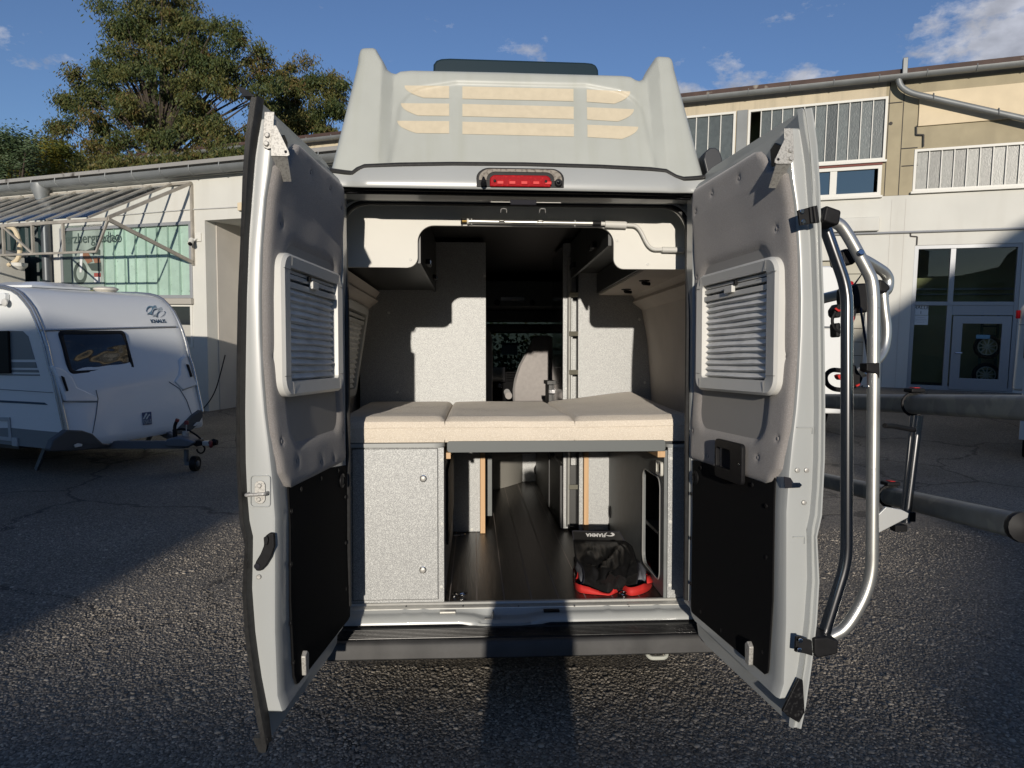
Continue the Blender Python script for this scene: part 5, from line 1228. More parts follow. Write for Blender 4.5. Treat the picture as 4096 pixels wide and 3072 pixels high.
        MB().prism([P(.803, *E_(*q)) for q in o], d.S*.016).build('release_lever', blackp, t_, bevel=.004)
        MB().prism([P(.819, *E_(*q)) for q in ((1066,2142),(1082,2136),(1086,2150),(1082,2172),(1068,2172))], d.S*.008).build('lever_tip', blackp, t_, bevel=.003)
        MB().disc(P(.819, *E_(1038, 2258)), d.S, .010, .004, 14).build('pivot_bolt', ink, t_); MB().disc(P(.803, *E_(1037, 2306)), d.S, .008, .005, 12).build('bolt', zinc, t_)
    else:
        def E_(px, py): return gx(px, py, .80)
        def z2_(x, y): return 2700+.7839*x, 1700+.7836*y
        for q in ((622,230),(669,230),(656,395)): MB().disc(P(.803, *E_(*z2_(*q))), d.S, .0085, .004, 14).build('bolt', zinc, t_)
        o = [E_(*z2_(*q)) for q in ((552,262),(585,268),(600,292),(590,320),(558,322))]; MB().prism([P(.8035, *q) for q in o], d.S*.002).build('latch_slot', ink, t_)
        o = [E_(*z2_(*q)) for q in ((590,292),(630,292),(642,304),(630,318),(588,320))]; MB().prism([P(.804, *q) for q in o], d.S*.005).build('latch_tongue', chrome, t_, bevel=.001)
        # shallow pressings in the free edge
        for q in ((620,12,700,45),(600,570,660,605)):
            a, c, e, f_ = q; o = [P(.802, *E_(*z2_(*k))) for k in ((a,c),(e,c),(e,f_),(a,f_))]; MB().tube([o[0], o[1], o[2]], .0025, 6).build('pressing', paint, t_)
        # inner pull handle: black cup with a square grip opening
        hp_ = [d.px(*z2_(*q), -.022) for q in ((240,85),(350,95),(370,110),(366,268),(330,272),(235,262),(230,200))]
        hh = [d.px(*z2_(*q), -.022) for q in ((246,120),(305,135),(304,218),(244,205))]
        tq = tin(.35, 1.17)
        cs, cz = .5*(hp_[0][0]+hp_[3][0]), .5*(hp_[0][1]+hp_[3][1])
        ss = sorted([p[0] for p in hp_]); zz_ = sorted([p[1] for p in hp_]); s0, s1, z0, z1 = ss[0], ss[-1], zz_[0], zz_[-1]
        o = [P(a, tq-.024, c) for a, c in rrect(s0, s1, z0, z1, .018, 5)]
        sm0, sm1, zm0, zm1 = s0+.012, s0+(s1-s0)*.58, z0+(z1-z0)*.28, z1-(z1-z0)*.22
        i = [P(a, tq-.024, c) for a, c in rrect(sm0, sm1, zm0, zm1, .008, 5)]
        MB().ring(o, i, -d.T*.018).build('pull_handle', blackp, t_, bevel=.005, seg=3)
        MB().prism([P(a, tq-.012, c) for a, c in rrect(sm0-.004, sm1+.004, zm0-.004, zm1+.004, .008, 5)], -d.T*.003).build('handle_cup', ink, t_)
        MB().disc(P(s1-.02, tq-.042, (z0+z1)/2), -d.T, .005, .001).build('handle_screw', steel, t_)
        # wiper-arm like shadow caster: small check strap at the top bracket
    return d
DL = make_door(-1); DR = make_door(1)

bset = set(o.name for o in bpy.data.objects)
# side window with blind on the left wall above the bed
sb = empty('side_window', van)
def wx(z): return -(interp(z, [1.37, 1.75, 2.05], [.945, .89, .835]))+.012
def SP(y, t, z): return Vector((wx(z)+t, y, z))
a0, a1, s0, s1 = .28, 1.10, 1.40, 1.92
def loop(y0, y1, z0, z1, r, t): return [SP(a, t, c) for a, c in rrect(y0, y1, z0, z1, r, 6)]
MB().loft([loop(a0, a1, s0, s1, .05, 0), loop(a0, a1, s0, s1, .05, .03), loop(a0+.01, a1-.01, s0+.01, s1-.01, .045, .038), loop(a0+.05, a1-.045, s0+.05, s1-.045, .012, .034), loop(a0+.05, a1-.045, s0+.05, s1-.045, .012, .004)], caps=False).build('window_frame', whitepl, sb, ang=30)
for z0, z1 in ((s1-.075, s1-.060), (s1-.105, s1-.085)): MB().hexa([SP(a, t, z) for z in (z0, z1) for a, t in ((a0+.05, .01), (a1-.05, .01), (a1-.05, .028), (a0+.05, .028))]).build('blind_rail', whitepl, sb)
for k in range(13):
    ph = (s1-.105-s0-.05)/13; z0 = s0+.05+ph*k
    m = MB(); vs = [SP(a, t, z) for z, t in ((z0, .012), (z0+ph*.3, .026), (z0+ph, .012)) for a in (a0+.052, a1-.06)]
    m.add(vs, [(0, 1, 3, 2), (2, 3, 5, 4)]); m.build('blind_pleat', pleatm, sb, flat=True)
MB().add([SP(a, .006, z) for z in (s0+.04, s1-.04) for a in (a0+.04, a1-.04)], [(0, 1, 3, 2)]).build('window_pane', MATS['door_window_glass'], sb)

to_size([o for o in bpy.data.objects if o.name not in bset])
bset = set(o.name for o in bpy.data.objects)
# ------------------------------------------------------------------ loose things in the van
zc0 = 1.252; zc1 = 1.362
def cushion(name, label, xl0, xl1, xr0, xr1, lift=None, seed=0):
    """three-part mattress: left edge runs xl0 (front) -> xl1 (back)"""
    r2 = random.Random(seed); t = None; nu, nv = 44, 40
    def top(u, v):
        x0 = xl0+(xl1-xl0)*v; x1 = xr0+(xr1-xr0)*v; x = x0+(x1-x0)*u; y = .002+(YP-.006)*v
        e = min(u*(x1-x0), (1-u)*(x1-x0), v*1.3, (1-v)*1.3)
        z = zc1-.020*math.exp(-e/.009)+.004*noise.noise(Vector((x*5, y*4, seed)))
        if lift: z += lift(u, v)
        ox = (-1 if u < .5 else 1)*-.006*math.exp(-min(u, 1-u)*(x1-x0)/.01)
        return Vector((x, y, z))
    b = MB(); b.grid(top, nu, nv)
    def lift0(u, v): return (lift(u, v) if lift else 0)
    # skirt around
    per = [(i/(nu-1), 0) for i in range(nu)]+[(1, j/(nv-1)) for j in range(1, nv)]+[(1-i/(nu-1), 1) for i in range(1, nu)]+[(0, 1-j/(nv-1)) for j in range(1, nv-1)]
    rings = []
    for h, o in ((0, 0), (.02, .006), (.032, .0045), (.05, .007), (.075, .004), (.080, .0)):
        rg = []
        for u, v in per:
            p = top(u, v); du = (-1 if u == 0 else (1 if u == 1 else 0)); dv = (-1 if v == 0 else (1 if v == 1 else 0))
            if h > .07: o_ = 0
            q = p+Vector((du*min(o, .002), dv*o*(1 if dv < 0 else 0), -h+ .0035*noise.noise(Vector((p.x*9, h*30, seed)))*(0 < h < .08)))
            if h >= .08: q.z = zc0+.0*lift0(u, v)
            rg.append(q)
        rings.append(rg)
    b.loft(rings, True, False)
    o = b.build(name, mattm, None, VAN, ang=75); TOPS.append(o)
    # piping seam along the front upper edge
    pp = [top(i/30, 0)+Vector((0, -.0065, -.026)) for i in range(31)]
    MB().tube(pp, .0022, 6).build('seam', mattm, o)
    return tag(o, label, 'mattress', 'mattress cushions on the rear bed')
mx1 = V(1779, 1700, 0).x; mx2 = V(2299, 1700, 0).x
cushion('mattress_cushion', 'leftmost beige mattress cushion on the rear bed, above the closed cabinet', -.79, -.85, mx1-.002, mx1-.006, seed=1)
cushion('mattress_cushion', 'middle beige mattress cushion on the rear bed between two seams', mx1+.002, mx1-.002, mx2-.002, mx2+.0, seed=2)
cushion('mattress_cushion', 'rightmost beige mattress cushion, its far corner pushed up against the side wall', mx2+.002, mx2+.004, .785, .84, lambda u, v: .060*v**1.3*interp(u, [0, .3, .78, .88, 1], [0, .3, .92, 1.0, .35])+.006*u*(1-v), seed=3)

# awning crank clipped under the fascia
crank = thing('awning_crank', 'silver telescopic awning crank with white cranked handle clipped across the white fascia board', 'crank', VAN)
def CK(x, y, yy=.008): return V(*ZZ(x, y), yy)
MB().cyl(CK(800, 207), CK(1560, 219), .0095, 14).build('shaft', alus, crank)
MB().cyl(CK(790, 207), CK(802, 207), .0125, 14).build('collar', whitepl, crank)
bzz = mat('brass', (.45,.30,.10), .3, metal=1); MB().cyl(CK(760, 207), CK(790, 207), .0065, 10).build('brass_tip', bzz, crank)
MB().cyl(CK(752, 207), CK(760, 207), .012, 12).build('tip_collar', blackp, crank)
MB().cyl(CK(1556, 219), CK(1606, 221), .0125, 16).build('ribbed_collar', blackp, crank); MB().cyl(CK(1606, 221), CK(1632, 222), .009, 12).build('neck', whitepl, crank)
MB().cyl(CK(1632, 225), CK(1762, 229), .0155, 16).build('upper_grip', whitepl, crank, bevel=.002)
MB().tube(bez([CK(1762, 229), CK(1835, 232), CK(1905, 378), CK(1985, 378)], .045, 8), .008, 12).build('cranked_rod', whitepl, crank)
MB().cyl(CK(1980, 379), CK(2070, 381), .0125, 14).build('lower_grip', whitepl, crank, bevel=.002); MB().cyl(CK(2070, 381), CK(2112, 382), .0125, 14).build('grip_end', whitepl, crank)
for a in (818, 1448): MB().tube([CK(a, 207+(a-818)*.016)+Vector((-.0, .0125*math.cos(R(k)), .0125*math.sin(R(k)))) for k in range(-100, 200, 20)], .0022, 6).build('clip', whitepl, crank)
for a in (1000, 1235): p = CK(a, 205); MB().tube(bez([(p.x-.01, .01, p.z-.012), (p.x-.01, -.012, p.z-.002), (p.x+.012, -.012, p.z-.002), (p.x+.012, .01, p.z-.012)], .006), .002, 6).build('wire_clip', zinc, crank)

# limp black bag with red webbing straps on the van floor
bag = thing('folded_bag', 'limp black and grey fabric bag with red carrying straps on the dark van floor', 'bag', VAN)
nylon = mat('black_nylon', (.010,.0098,.010), .5, spec=.3, bump=(900, .3, .001)); nylong = mat('grey_nylon', (.10,.105,.12), .55, bump=(900, .2, .001)); redw = mat('red_webbing', (.50,.022,.018), .7, bump=(700, .4, .001))
def Z3(x, y): return (2200+.2411*x, 2080+.2411*y)
def GF(x, y, z): return VZ(*Z3(x, y), z)
# main body: quilt over a heap; rows go from back to front, measured in the picture, lifted off the floor
rowsL = [(372, 178, .115), (395, 330, .06), (410, 480, .075), (430, 640, .09), (560, 820, .075), (575, 960, .05), (560, 1040, .03), (520, 1085, .012)]
rowsR = [(1150, 190, .115), (1235, 350, .06), (1355, 435, .085), (1400, 560, .11), (1455, 740, .11), (1465, 880, .09), (1445, 1000, .05), (1420, 1120, .012)]
rowsM = [(760, 190, .12), (800, 345, .065), (900, 445, .11), (960, 600, .125), (1000, 800, .115), (1000, 960, .09), (980, 1080, .045), (950, 1195, .008)]
nu, nv = 60, 60
def lerp3(A, t):
    k = t*(len(A)-1); i = min(int(k), len(A)-2); f = k-i; return tuple(A[i][q]*(1-f)+A[i+1][q]*f for q in range(3))
def bagP(u, v):
    l, m_, r = lerp3(rowsL, v), lerp3(rowsM, v), lerp3(rowsR, v)
    if u < .5: f = u*2; a = tuple(l[q]*(1-f)+m_[q]*f for q in range(3))
    else: f = u*2-1; a = tuple(m_[q]*(1-f)+r[q]*f for q in range(3))
    h = a[2]; p = GF(a[0], a[1], van_floor_z+h)
    e = min(u, 1-u); n = noise.noise(Vector((u*3.2+4, v*3.6, 2)))+.55*abs(noise.noise(Vector((u*7, v*6, 7))))*2-.3
    rid = abs(math.sin(u*6+v*7+1.6*noise.noise(Vector((u*3, v*3, 1))))); p.z += (.022*n*min(1, e*6)*min(1, (1-v)*8)-.020*(1-rid)**4*min(1, e*5))*min(1, max(0, v-.14)*6)
    return p
MB().grid(bagP, nu, nv).build('body', nylon, bag, ang=80, solid=.004)
pe_ = [bagP(0, j/20) for j in range(21)]+[bagP(i/20, 1) for i in range(1, 21)]+[bagP(1, 1-j/20) for j in range(1, 21)]+[bagP(1-i/20, 0) for i in range(1, 20)]
MB().tube(pe_, .004, 6, closed=True).build('binding', ink, bag)
for nm, pts, m in (('grey_side', ((1430,640,.06),(1490,690,.07),(1590,830,.05),(1600,1040,.02),(1520,1020,.01),(1450,1075,.004),(1440,900,.02)), nylong), ('grey_side', ((430,560,.05),(600,800,.05),(585,860,.05),(560,1020,.02),(520,1078,.008),(480,960,.01),(440,880,.02),(405,800,.03)), nylong)):
    P_ = [GF(a, b2, van_floor_z+h) for a, b2, h in pts]; c_ = sum(P_, Vector())/len(P_)+Vector((0, 0, .02))
    m_ = MB(); n = len(P_); m_.add(P_+[p.lerp(c_, .5)+Vector((0, 0, .008)) for p in P_]+[c_], [(i, (i+1)%n, n+(i+1)%n, n+i) for i in range(n)]+[(n+i, n+(i+1)%n, 2*n) for i in range(n)]); m_.build(nm, m, bag, ang=80, solid=.002)
MB().add([GF(a, b2, van_floor_z+.004) for a, b2 in ((390,620),(440,1030),(600,1190),(1000,1215),(1430,1130),(1560,1040),(1400,700),(700,500))], [tuple(range(8))]).build('base', ink, bag, solid=.004)
def strap(pts, w=.036):
    """webbing standing on its edge"""
    low = bez([GF(a, b2, van_floor_z+.002) for a, b2, h in pts], .05, 5); m_ = MB(); n = len(low)
    hs_ = np.interp(np.linspace(0, 1, n), np.linspace(0, 1, len(pts)), [p[2] for p in pts])
    up_ = [p+Vector((0, .010, h)) for p, h in zip(low, hs_)]
    m_.add(low+up_, [(i, i+1, n+i+1, n+i) for i in range(n-1)]); return m_.build('red_strap', redw, bag, ang=70, solid=.003)
strap([(392, 830, .006), (395, 1115, .030), (470, 1200, .034), (600, 1225, .03), (760, 1238, .018), (880, 1245, .008), (1000, 1258, .006), (1110, 1200, .03), (1200, 1170, .036), (1300, 1262, .034), (1450, 1252, .036), (1640, 1180, .04), (1735, 1020, .012)])
strap([(400, 830, .02), (480, 960, .03), (420, 1030, .006)])
strap([(1600, 830, .05), (1660, 885, .05), (1735, 1020, .03)]); strap([(1605, 1062, .045), (1735, 1025, .02)])
MB().add([GF(a, b2, van_floor_z+h) for a, b2, h in ((1597,835,.05),(1662,885,.045),(1735,1022,.012),(1610,1062,.03))], [(0,1,2,3)]).build('red_flap', redw, bag, solid=.002)
MB().tube([GF(1215+60*math.cos(R(k)), 1215+26*math.sin(R(k)), van_floor_z+.010) for k in range(0, 360, 24)], .0035, 8, closed=True).build('metal_ring', chrome, bag)
pl0, pl1 = bagP(.70, .035), bagP(.25, .035); 
wd = mat('white_print', (.45,.45,.45), .6)
a, b2 = bagP(.66, .075), bagP(.27, .075); rgt = (b2-a).normalized(); upv = (bagP(.45, .10)-bagP(.45, .03)).normalized()
tx = text('lettering', 'FIAMMA', .030, a+Vector((0, -.018, .020)), rgt, (upv.x, upv.y, upv.z), wd, bag, ext=.0004, bold=.0008)
lg = bagP(.74, .085)+Vector((0, -.018, .020)); nrm = rgt.cross(upv)
o = [lg+rgt*(.026*math.cos(R(k)))*(-1)+upv*(.013*math.sin(R(k))) for k in range(-60, 250, 20)]
i = [lg+rgt*(.006)+rgt*(.018*math.cos(R(k)))*(-1)+upv*(.007*math.sin(R(k))) for k in range(-60, 250, 20)]
m_ = MB(); n = len(o); m_.add(o+i, [(k, k+1, n+k+1, n+k) for k in range(n-1)]); m_.build('emblem', wd, bag)

to_size([o for o in bpy.data.objects if o.name not in bset])
# ------------------------------------------------------------------ bicycle rack on the outside of the right door
rk = thing('bicycle_rack', 'folded bicycle rack of silver tubes clamped to the outside of the right rear door', 'bicycle rack', VAN)
def T5(x, y): return (3100+.6029*x, 700+.6028*y)
def T6(x, y): return (3100+.7233*x, 1500+.7233*y)
def T1(x, y): return (3200+.3916*x, 1000+.3918*y)
yA, yB_ = -.74, -.66
MB().tube(bez([V(*q, yA) for q in (T5(325,325), T5(478,760), T6(396,1030), T6(262,1462))], .06, 8), .0205, 18).build('stainless_bar', steel, rk)
MB().tube(bez([V(*q, yB_) for q in (T5(395,310), T5(455,345), T5(600,610), T5(655,720), T6(545,100), T6(535,1150), T6(400,1400), T6(300,1450))], .09, 8), .0215, 18).build('silver_frame', alus, rk)
# second arm further along the door and its lower return
MB().tube(bez([V(*T1(*q), y) for q, y in (((560, 60), -.45), ((680, 110), -.42), ((905, 250), -.38), ((900, 400), -.38), ((840, 440), -.40))], .05, 8), .021, 16).build('cross_arm', alus, rk)
MB().tube(bez([V(*T1(*q), y) for q, y in (((848, 440), -.40), ((860, 600), -.4), ((895, 850), -.4), ((840, 1100), -.42), ((590, 1270), -.5))], .12, 10), .0185, 16).build('wheel_hoop', alus, rk)
MB().cyl(V(*T1(843, 440), -.4), V(*T1(850, 490), -.4), .021, 16).build('hoop_sleeve', alus, rk)
MB().tube([V(*T1(215, 500), -.25), V(*T1(420, 450), -.35)], .021, 14).build('cross_arm', alus, rk)
MB().tube([V(*T1(590, 1270), -.5), V(*T1(700, 1225), -.58)], .019, 14).build('lower_arm', alus, rk)
# clamps top and bottom
def clamp(pts, flg, yb0):
    MB().prism([V(*T5(*q), -.855) for q in flg], (0, .012, 0)).build('clamp_plate', blackp, rk, bevel=.002)
    MB().prism([V(*T5(*q), yb0) for q in pts], (0, .11, 0)).build('clamp_block', blackp, rk, bevel=.008, seg=3)
clamp([(340,198),(444,235),(430,325),(405,335),(318,305)], [(153,233),(200,222),(245,208),(282,200),(298,315),(245,320),(205,326),(168,334)], -.83)
clamp2 = lambda pts, flg: (MB().prism([V(*T6(*q), -.845) for q in flg], (0, .012, 0)).build('clamp_plate', blackp, rk, bevel=.002), MB().prism([V(*T6(*q), -.82) for q in pts], (0, .11, 0)).build('clamp_block', blackp, rk, bevel=.008, seg=3))
clamp2([(215,1455),(290,1448),(355,1470),(350,1545),(235,1570),(215,1540)], [(118,1448),(152,1450),(155,1458),(205,1470),(210,1555),(160,1540),(112,1532)])
for q in (T5(178,244), T5(188,310), T6(139,1468), T6(133,1520)): MB().disc(V(*q, -.856), (0, -1, 0), .008, .005, 12).build('bolt', chrome, rk)
MB().tube([V(*T5(235,215), -.858), V(*T5(245,315), -.858)], .006, 8).build('clamp_rib', blackp, rk); MB().tube([V(*T5(258,208), -.858), V(*T5(272,316), -.858)], .006, 8).build('clamp_rib', blackp, rk)
# black joints and straps
def blob(pts, y, dpt, name, m=blackp, bv=.012): return MB().prism([V(*T1(*q), y) for q in pts], (0, dpt, 0)).build(name, m, rk, bevel=bv, seg=3)
blob([(425,20),(470,-20),(540,-5),(600,50),(605,95),(545,150),(450,150),(440,100)], -.62, .10, 'frame_clamp'); blob([(655,0),(680,40),(665,60),(640,20)], -.60, .04, 'clamp_knob', bv=.004)
blob([(530,370),(600,340),(700,335),(705,640),(650,635),(610,590),(540,600),(528,480)], -.52, .12, 'arm_joint'); blob([(800,300),(850,300),(930,370),(925,400),(880,440),(810,430)], -.44, .08, 'hoop_socket')
blob([(345,610),(385,555),(420,545),(420,690),(370,690),(350,660)], -.55, .05, 'strap_buckle', bv=.006); MB().tube([V(*T1(*q), -.56) for q in ((358,595),(395,622),(420,612))], .004, 6).build('red_stripe', redw, rk)
blob([(365,750),(418,740),(418,890),(370,890)], -.5, .05, 'strap_buckle', bv=.006); blob([(540,590),(585,600),(570,700),(545,745)], -.6, .03, 'strap_buckle', bv=.005); blob([(545,670),(558,680),(552,735),(540,740)], -.61, .02, 'red_tab', redw, .003)
MB().tube(bez([V(*T1(*q), -.55) for q in ((360,640),(325,700),(340,800),(415,840))], .04), .006, 8).build('strap_loop', blackp, rk)
MB().tube(bez([V(*T1(*q), -.60) for q in ((415,1230),(320,1220),(255,1280),(270,1370),(340,1420),(415,1428))], .05), .0085, 8).build('strap_loop', blackp, rk)
blob([(540,1180),(570,1170),(600,1240),(650,1310),(620,1370),(560,1420),(535,1400)], -.6, .07, 'lower_clamp'); blob([(385,1280),(418,1265),(418,1330),(395,1310)], -.6, .03, 'red_tab', redw, .003); blob([(575,1380),(620,1362),(612,1385),(580,1400)], -.61, .02, 'red_tab', redw, .003)
MB().tube([V(*T1(618,590), -.55), V(*T1(695,1090), -.6)], .0045, 8).build('tension_strap', mat('navy_cord', (.01,.012,.03), .6), rk)
blob([(682,1155),(815,1150),(818,1250),(815,1320),(790,1270),(680,1235)], yB_-.024, .048, 'tube_sleeve', bv=.004)
MB().disc(V(*T1(616, 28), -.66-.022), (0, -1, .2), .012, .008, 16).build('rivet', chrome, rk); p = V(*T1(690, 1392), yB_); MB().tube([p, p+Vector((-.022, -.004, 0))], [.007, .004], 10).build('stud', chrome, rk)
MB().tube([V(*T1(550,360), -.5), V(*T1(640,235), -.42)], [.004, .002], 8).build('strap_tail', blackp, rk)
# silver plate arm and platform with two wheel channels
o = [V(*T6(*q), -.66) for q in ((570,775),(615,730),(700,745),(740,765),(735,790),(575,873),(550,878),(536,860),(533,838),(545,815))]
MB().prism(o, (0, .012, 0)).build('plate_arm', mat('plate_silver', (.55,.56,.55), .4, metal=.5), rk, bevel=.002); MB().disc(V(*T6(557,843), -.662), (0, -1, 0), .011, .007, 6).build('bolt', steel, rk)
for dx in (0, 45):
    MB().tube([V(*T6(795-dx*.8, 225), -.43+dx*.002), V(*T6(712-dx*.5+10, 815), -.43+dx*.002)], .0165 if not dx else .008, 14).build('platform_tube', steel, rk)
chan = mat('wheel_channel', (.24,.235,.205), .5, metal=.15, var=(9, .15), spots=(11, (.30,.29,.24), .54, .60), bump=(60, .2, .002))
dirR = Vector((math.sin(TH), -math.cos(TH), 0))
def channel(pt_near, pt_far, half, name='wheel_channel'):
    a, c = pt_near, pt_far; d_ = (a-c).normalized(); u = Vector((d_.y, -d_.x, 0)).normalized(); u = -u if u.x > 0 else u; prof = []
    for k in range(11):
        q = R(-78+156*k/10); prof.append(u*(half*(.62 if abs(q) < .62 else .62*math.cos((abs(q)-.62)*1.9)))+Z*(half*math.sin(q)))
    prof += [u*(-.012)+Z*half*.98, u*(-.012)-Z*half*.98]
    return MB().loft([[c+p_ for p_ in prof], [a+p_ for p_ in prof]]).build(name, chan, rk, ang=40)
xr_ = 1.44
n1 = V(4085, 2108, -1.02); f1 = V(3292, 1921, .80)
n2 = V(4230, 1636, -1.15); f2 = V(3292, 1604, .80)
channel(n1, f1, .041); channel(n2, f2, .041)
MB().lathe([(.046, -.01), (.048, .004), (.046, .016), (.02, .022), (.0, .023)], n1, (n1-f1).normalized(), 16).build('end_cap', blackp, rk)
for (pn, pf, px, py) in ((n1, f1, 3560, 0), (n2, f2, 3655, 0)):
    # ratchet strap round the channel
    best = min([pf.lerp(pn, k/200) for k in range(201)], key=lambda p: abs((lambda q: 2048+F*((p-CV).dot(rV))/((p-CV).dot(fV)))(0)-px))
    d_ = (pn-pf).normalized(); u = Vector((d_.y, -d_.x, 0)).normalized()
    MB().tube([best+(u*math.cos(R(k))+Z*math.sin(R(k)))*.047 for k in range(0, 360, 20)], .006, 6, closed=True).build('wheel_strap', blackp, rk)
    MB().box(best.x-.03, best.x+.03, best.y-.03, best.y+.03, best.z+.048, best.z+.066).build('strap_buckle', blackp, rk, bevel=.006); MB().box(best.x-.012, best.x+.012, best.y-.02, best.y+.015, best.z+.0665, best.z+.069).build('red_tab', redw, rk, bevel=.002)
MB().tube([V(*T6(606,280), -.55), V(*T6(650,282), -.5), V(*T6(775,305), -.43)], .010, 10).build('pivot_arm', blackp, rk, bevel=.002)
p = V(*T6(690,845), -.43); MB().box(p.x-.03, p.x+.02, p.y-.02, p.y+.02, p.z-.012, p.z+.014).build('tube_foot', blackp, rk, bevel=.004); p = V(*T6(765,785), -.45); MB().box(p.x-.012, p.x+.012, p.y, p.y+.02, p.z-.02, p.z+.018).build('knob', blackp, rk, bevel=.004)
# ------------------------------------------------------------------ caravan on the left
C1 = Vector((.34, .94, 0)).normalized(); C2 = Vector((C1.y, -C1.x, 0)); CO = Vector((-5.5, 8.7, 0))
CM = Matrix((C1, -C2, Z)).transposed().to_4x4(); CM.translation = CO      # local: x along the front, y backwards, z up (world z)
CWD = 2.22
PZ = [-.02,.02,.10,.21,.45,.66,.90,1.03,1.25,1.44,1.60,1.73,1.83,1.91,1.965,1.995,2.01]; PW = [.02,.04,.03,.01,-.05,-.10,-.16,-.215,-.27,-.34,-.42,-.50,-.60,-.70,-.82,-.98,-1.25]
def cw(z): return interp(z, PZ, PW)
def CF(px, py, dw=0):                     # picture point -> local point on the caravan's curved front
    wv = -.2
    for _ in range(12):
        d = rayW(px, py); k = ((CO+C2*(wv+dw))-CW).dot(C2)/d.dot(C2); p = CW+d*k-CO; wv = .5*wv+.5*cw(p.z)
    return Vector((p.dot(C1), -(wv+dw), p.z))
def CS(px, py, u=0):                      # on the caravan's long side
    d = rayW(px, py); k = ((CO+C1*u)-CW).dot(C1)/d.dot(C1); p = CW+d*k-CO; return Vector((u, -p.dot(C2), p.z))
cv = thing('caravan', 'white caravan with front window and drawbar parked at the left, lower half in shadow', 'caravan', CM)
cwhite = mat('caravan_white', (.68,.70,.70), .28, coat=.4, var=(1.5, .02)); cgrey = mat('caravan_grey', (.17,.19,.20), .4, coat=.2); ctrim = mat('caravan_trim', (.45,.46,.46), .25, metal=.8); cdark = mat('caravan_skirt', (.06,.065,.07), .45)
CL = 6.2
prof = list(zip([-w for w in PW], PZ))     # (y,z)
rings = []
for u in [0, .0, .012, .05, .12]+[CWD*k/14 for k in range(1, 14)]+[CWD-.05, CWD-.012, CWD, CWD]:
    e = min(u, CWD-u); ins = .035*math.exp(-e/.02)
    bulge = .05*(1-((u-CWD/2)/(CWD/2))**4)
    rings.append([(u, y+ins*.6-bulge*interp(z, [0, .1, .9, 1.1], [1, 1, .8, 0])+.0, z-(.02*math.exp(-e/.02) if z > 1.95 else 0)) for y, z in prof]+[(u, 3.0, 2.03-ins*.4), (u, CL-.4, 2.0-ins*.4), (u, CL, 1.6), (u, CL, .0), (u, 3.0, -.02)])
MB().loft(rings).build('body', cwhite, cv, ang=40)
# edge profile along both corners
for u in (0, CWD):
    sg = -1 if u == 0 else 1
    pts = [(u+sg*.004, y, z) for y, z in prof if z > .15]+[(u+sg*.004, 3.0, 2.035)]
    for o_, rr in ((0, .022), (sg*.016, .012)): MB().tube([Vector(p)+Vector((o_, .03 if o_ else 0, -.02 if o_ else 0)) for p in pts], rr, 8).build('corner_rail', ctrim, cv)
# horizontal rails
def crail(q0, q1, r=.014): 
    a, c = CF(*q0, .006), CF(*q1, .006); n = 14; MB().tube([Vector((a.x+(c.x-a.x)*k/n, -(cw(a.z+(c.z-a.z)*k/n)+.008), a.z+(c.z-a.z)*k/n)) for k in range(n+1)], r, 8).build('front_rail', ctrim, cv)
def Z4(x, y): return (.5727*x, 1050+.5727*y)
crail(Z4(286, 474), Z4(1226, 449), .016); 
zr = CF(*Z4(900, 852)).z
MB().tube([(u, -(cw(zr)+.012), zr) for u in (.42, .9, 1.4, 1.95)], .014, 8).build('front_rail', ctrim, cv)
# front window: dark pane in a rubber frame
wq = [Z4(405, 485), Z4(862, 468), Z4(932, 742), Z4(512, 792)]
W_ = [CF(*q, .012) for q in wq]
def wgrid(ins, dw):
    c = sum(W_, Vector())/4; o = []
    x0, x1 = min(W_[0].x, W_[3].x)+0, max(W_[1].x, W_[2].x); z0, z1 = (W_[2].z+W_[3].z)/2, (W_[0].z+W_[1].z)/2
    for a, c_ in rrect(x0+ins, x1-ins, z0+ins, z1-ins, max(.02, .06-ins*.4), 5): o.append(Vector((a, -(cw(c_)+dw), c_)))
    return o
fw_ = MB(); fw_.loft([wgrid(0, .0), wgrid(0, .02), wgrid(.012, .032), wgrid(.04, .030), wgrid(.045, .012)], caps=False); fr = fw_.build('front_window', blackp, cv, ang=40)
g0 = wgrid(.042, .018); x0 = min(p.x for p in g0); x1 = max(p.x for p in g0); z0 = min(p.z for p in g0); z1 = max(p.z for p in g0)
MB().grid(lambda u, v: Vector((x0+(x1-x0)*u, -(cw(z0+(z1-z0)*v)+.018+.02*math.sin(math.pi*u)*math.sin(math.pi*v)+.006*noise.noise(Vector((u*5, v*5, 3)))), z0+(z1-z0)*v)), 24, 18).build('pane', mat('caravan_pane', (.012,.014,.018), .04, coat=.5), fr)
# lower front locker panel seams and handles
seam = mat('thin_seam', (.12,.13,.14), .6)
def cline(pts, r=.005, m=seam, name='panel_seam'):
    P_ = [CF(*Z4(*q), .004) for q in pts]; P2 = []
    for p in P_:
        e = min(p.x, CWD-p.x); bulge = .05*(1-((p.x-CWD/2)/(CWD/2))**4)*interp(p.z, [0, .1, .9, 1.1], [1, 1, .8, 0]); P2.append(p+Vector((0, -bulge-.003, 0)))
    MB().tube(P2, r, 6).build(name, m, cv)
cline([(655,890),(668,950),(655,1060),(632,1190)]); cline([(1165,832),(1240,880),(1290,960),(1328,1065)]); cline([(440,970),(560,973),(668,972)]); cline([(1260,893),(1320,872),(1362,858)])
for s, q in ((0, ((345,715),(440,750),(490,800),(520,870),(600,905),(665,935),(668,972),(440,972),(400,860))), (1, ((1285,640),(1240,680),(1235,780),(1200,830),(1260,892),(1362,858),(1320,760)))):
    P_ = [CF(*Z4(*k), .0) for k in q]
    MB().prism([p+Vector((0, .03, 0)) for p in P_], (0, -.085, 0)).build('corner_moulding', cwhite, cv, bevel=.025, seg=3)
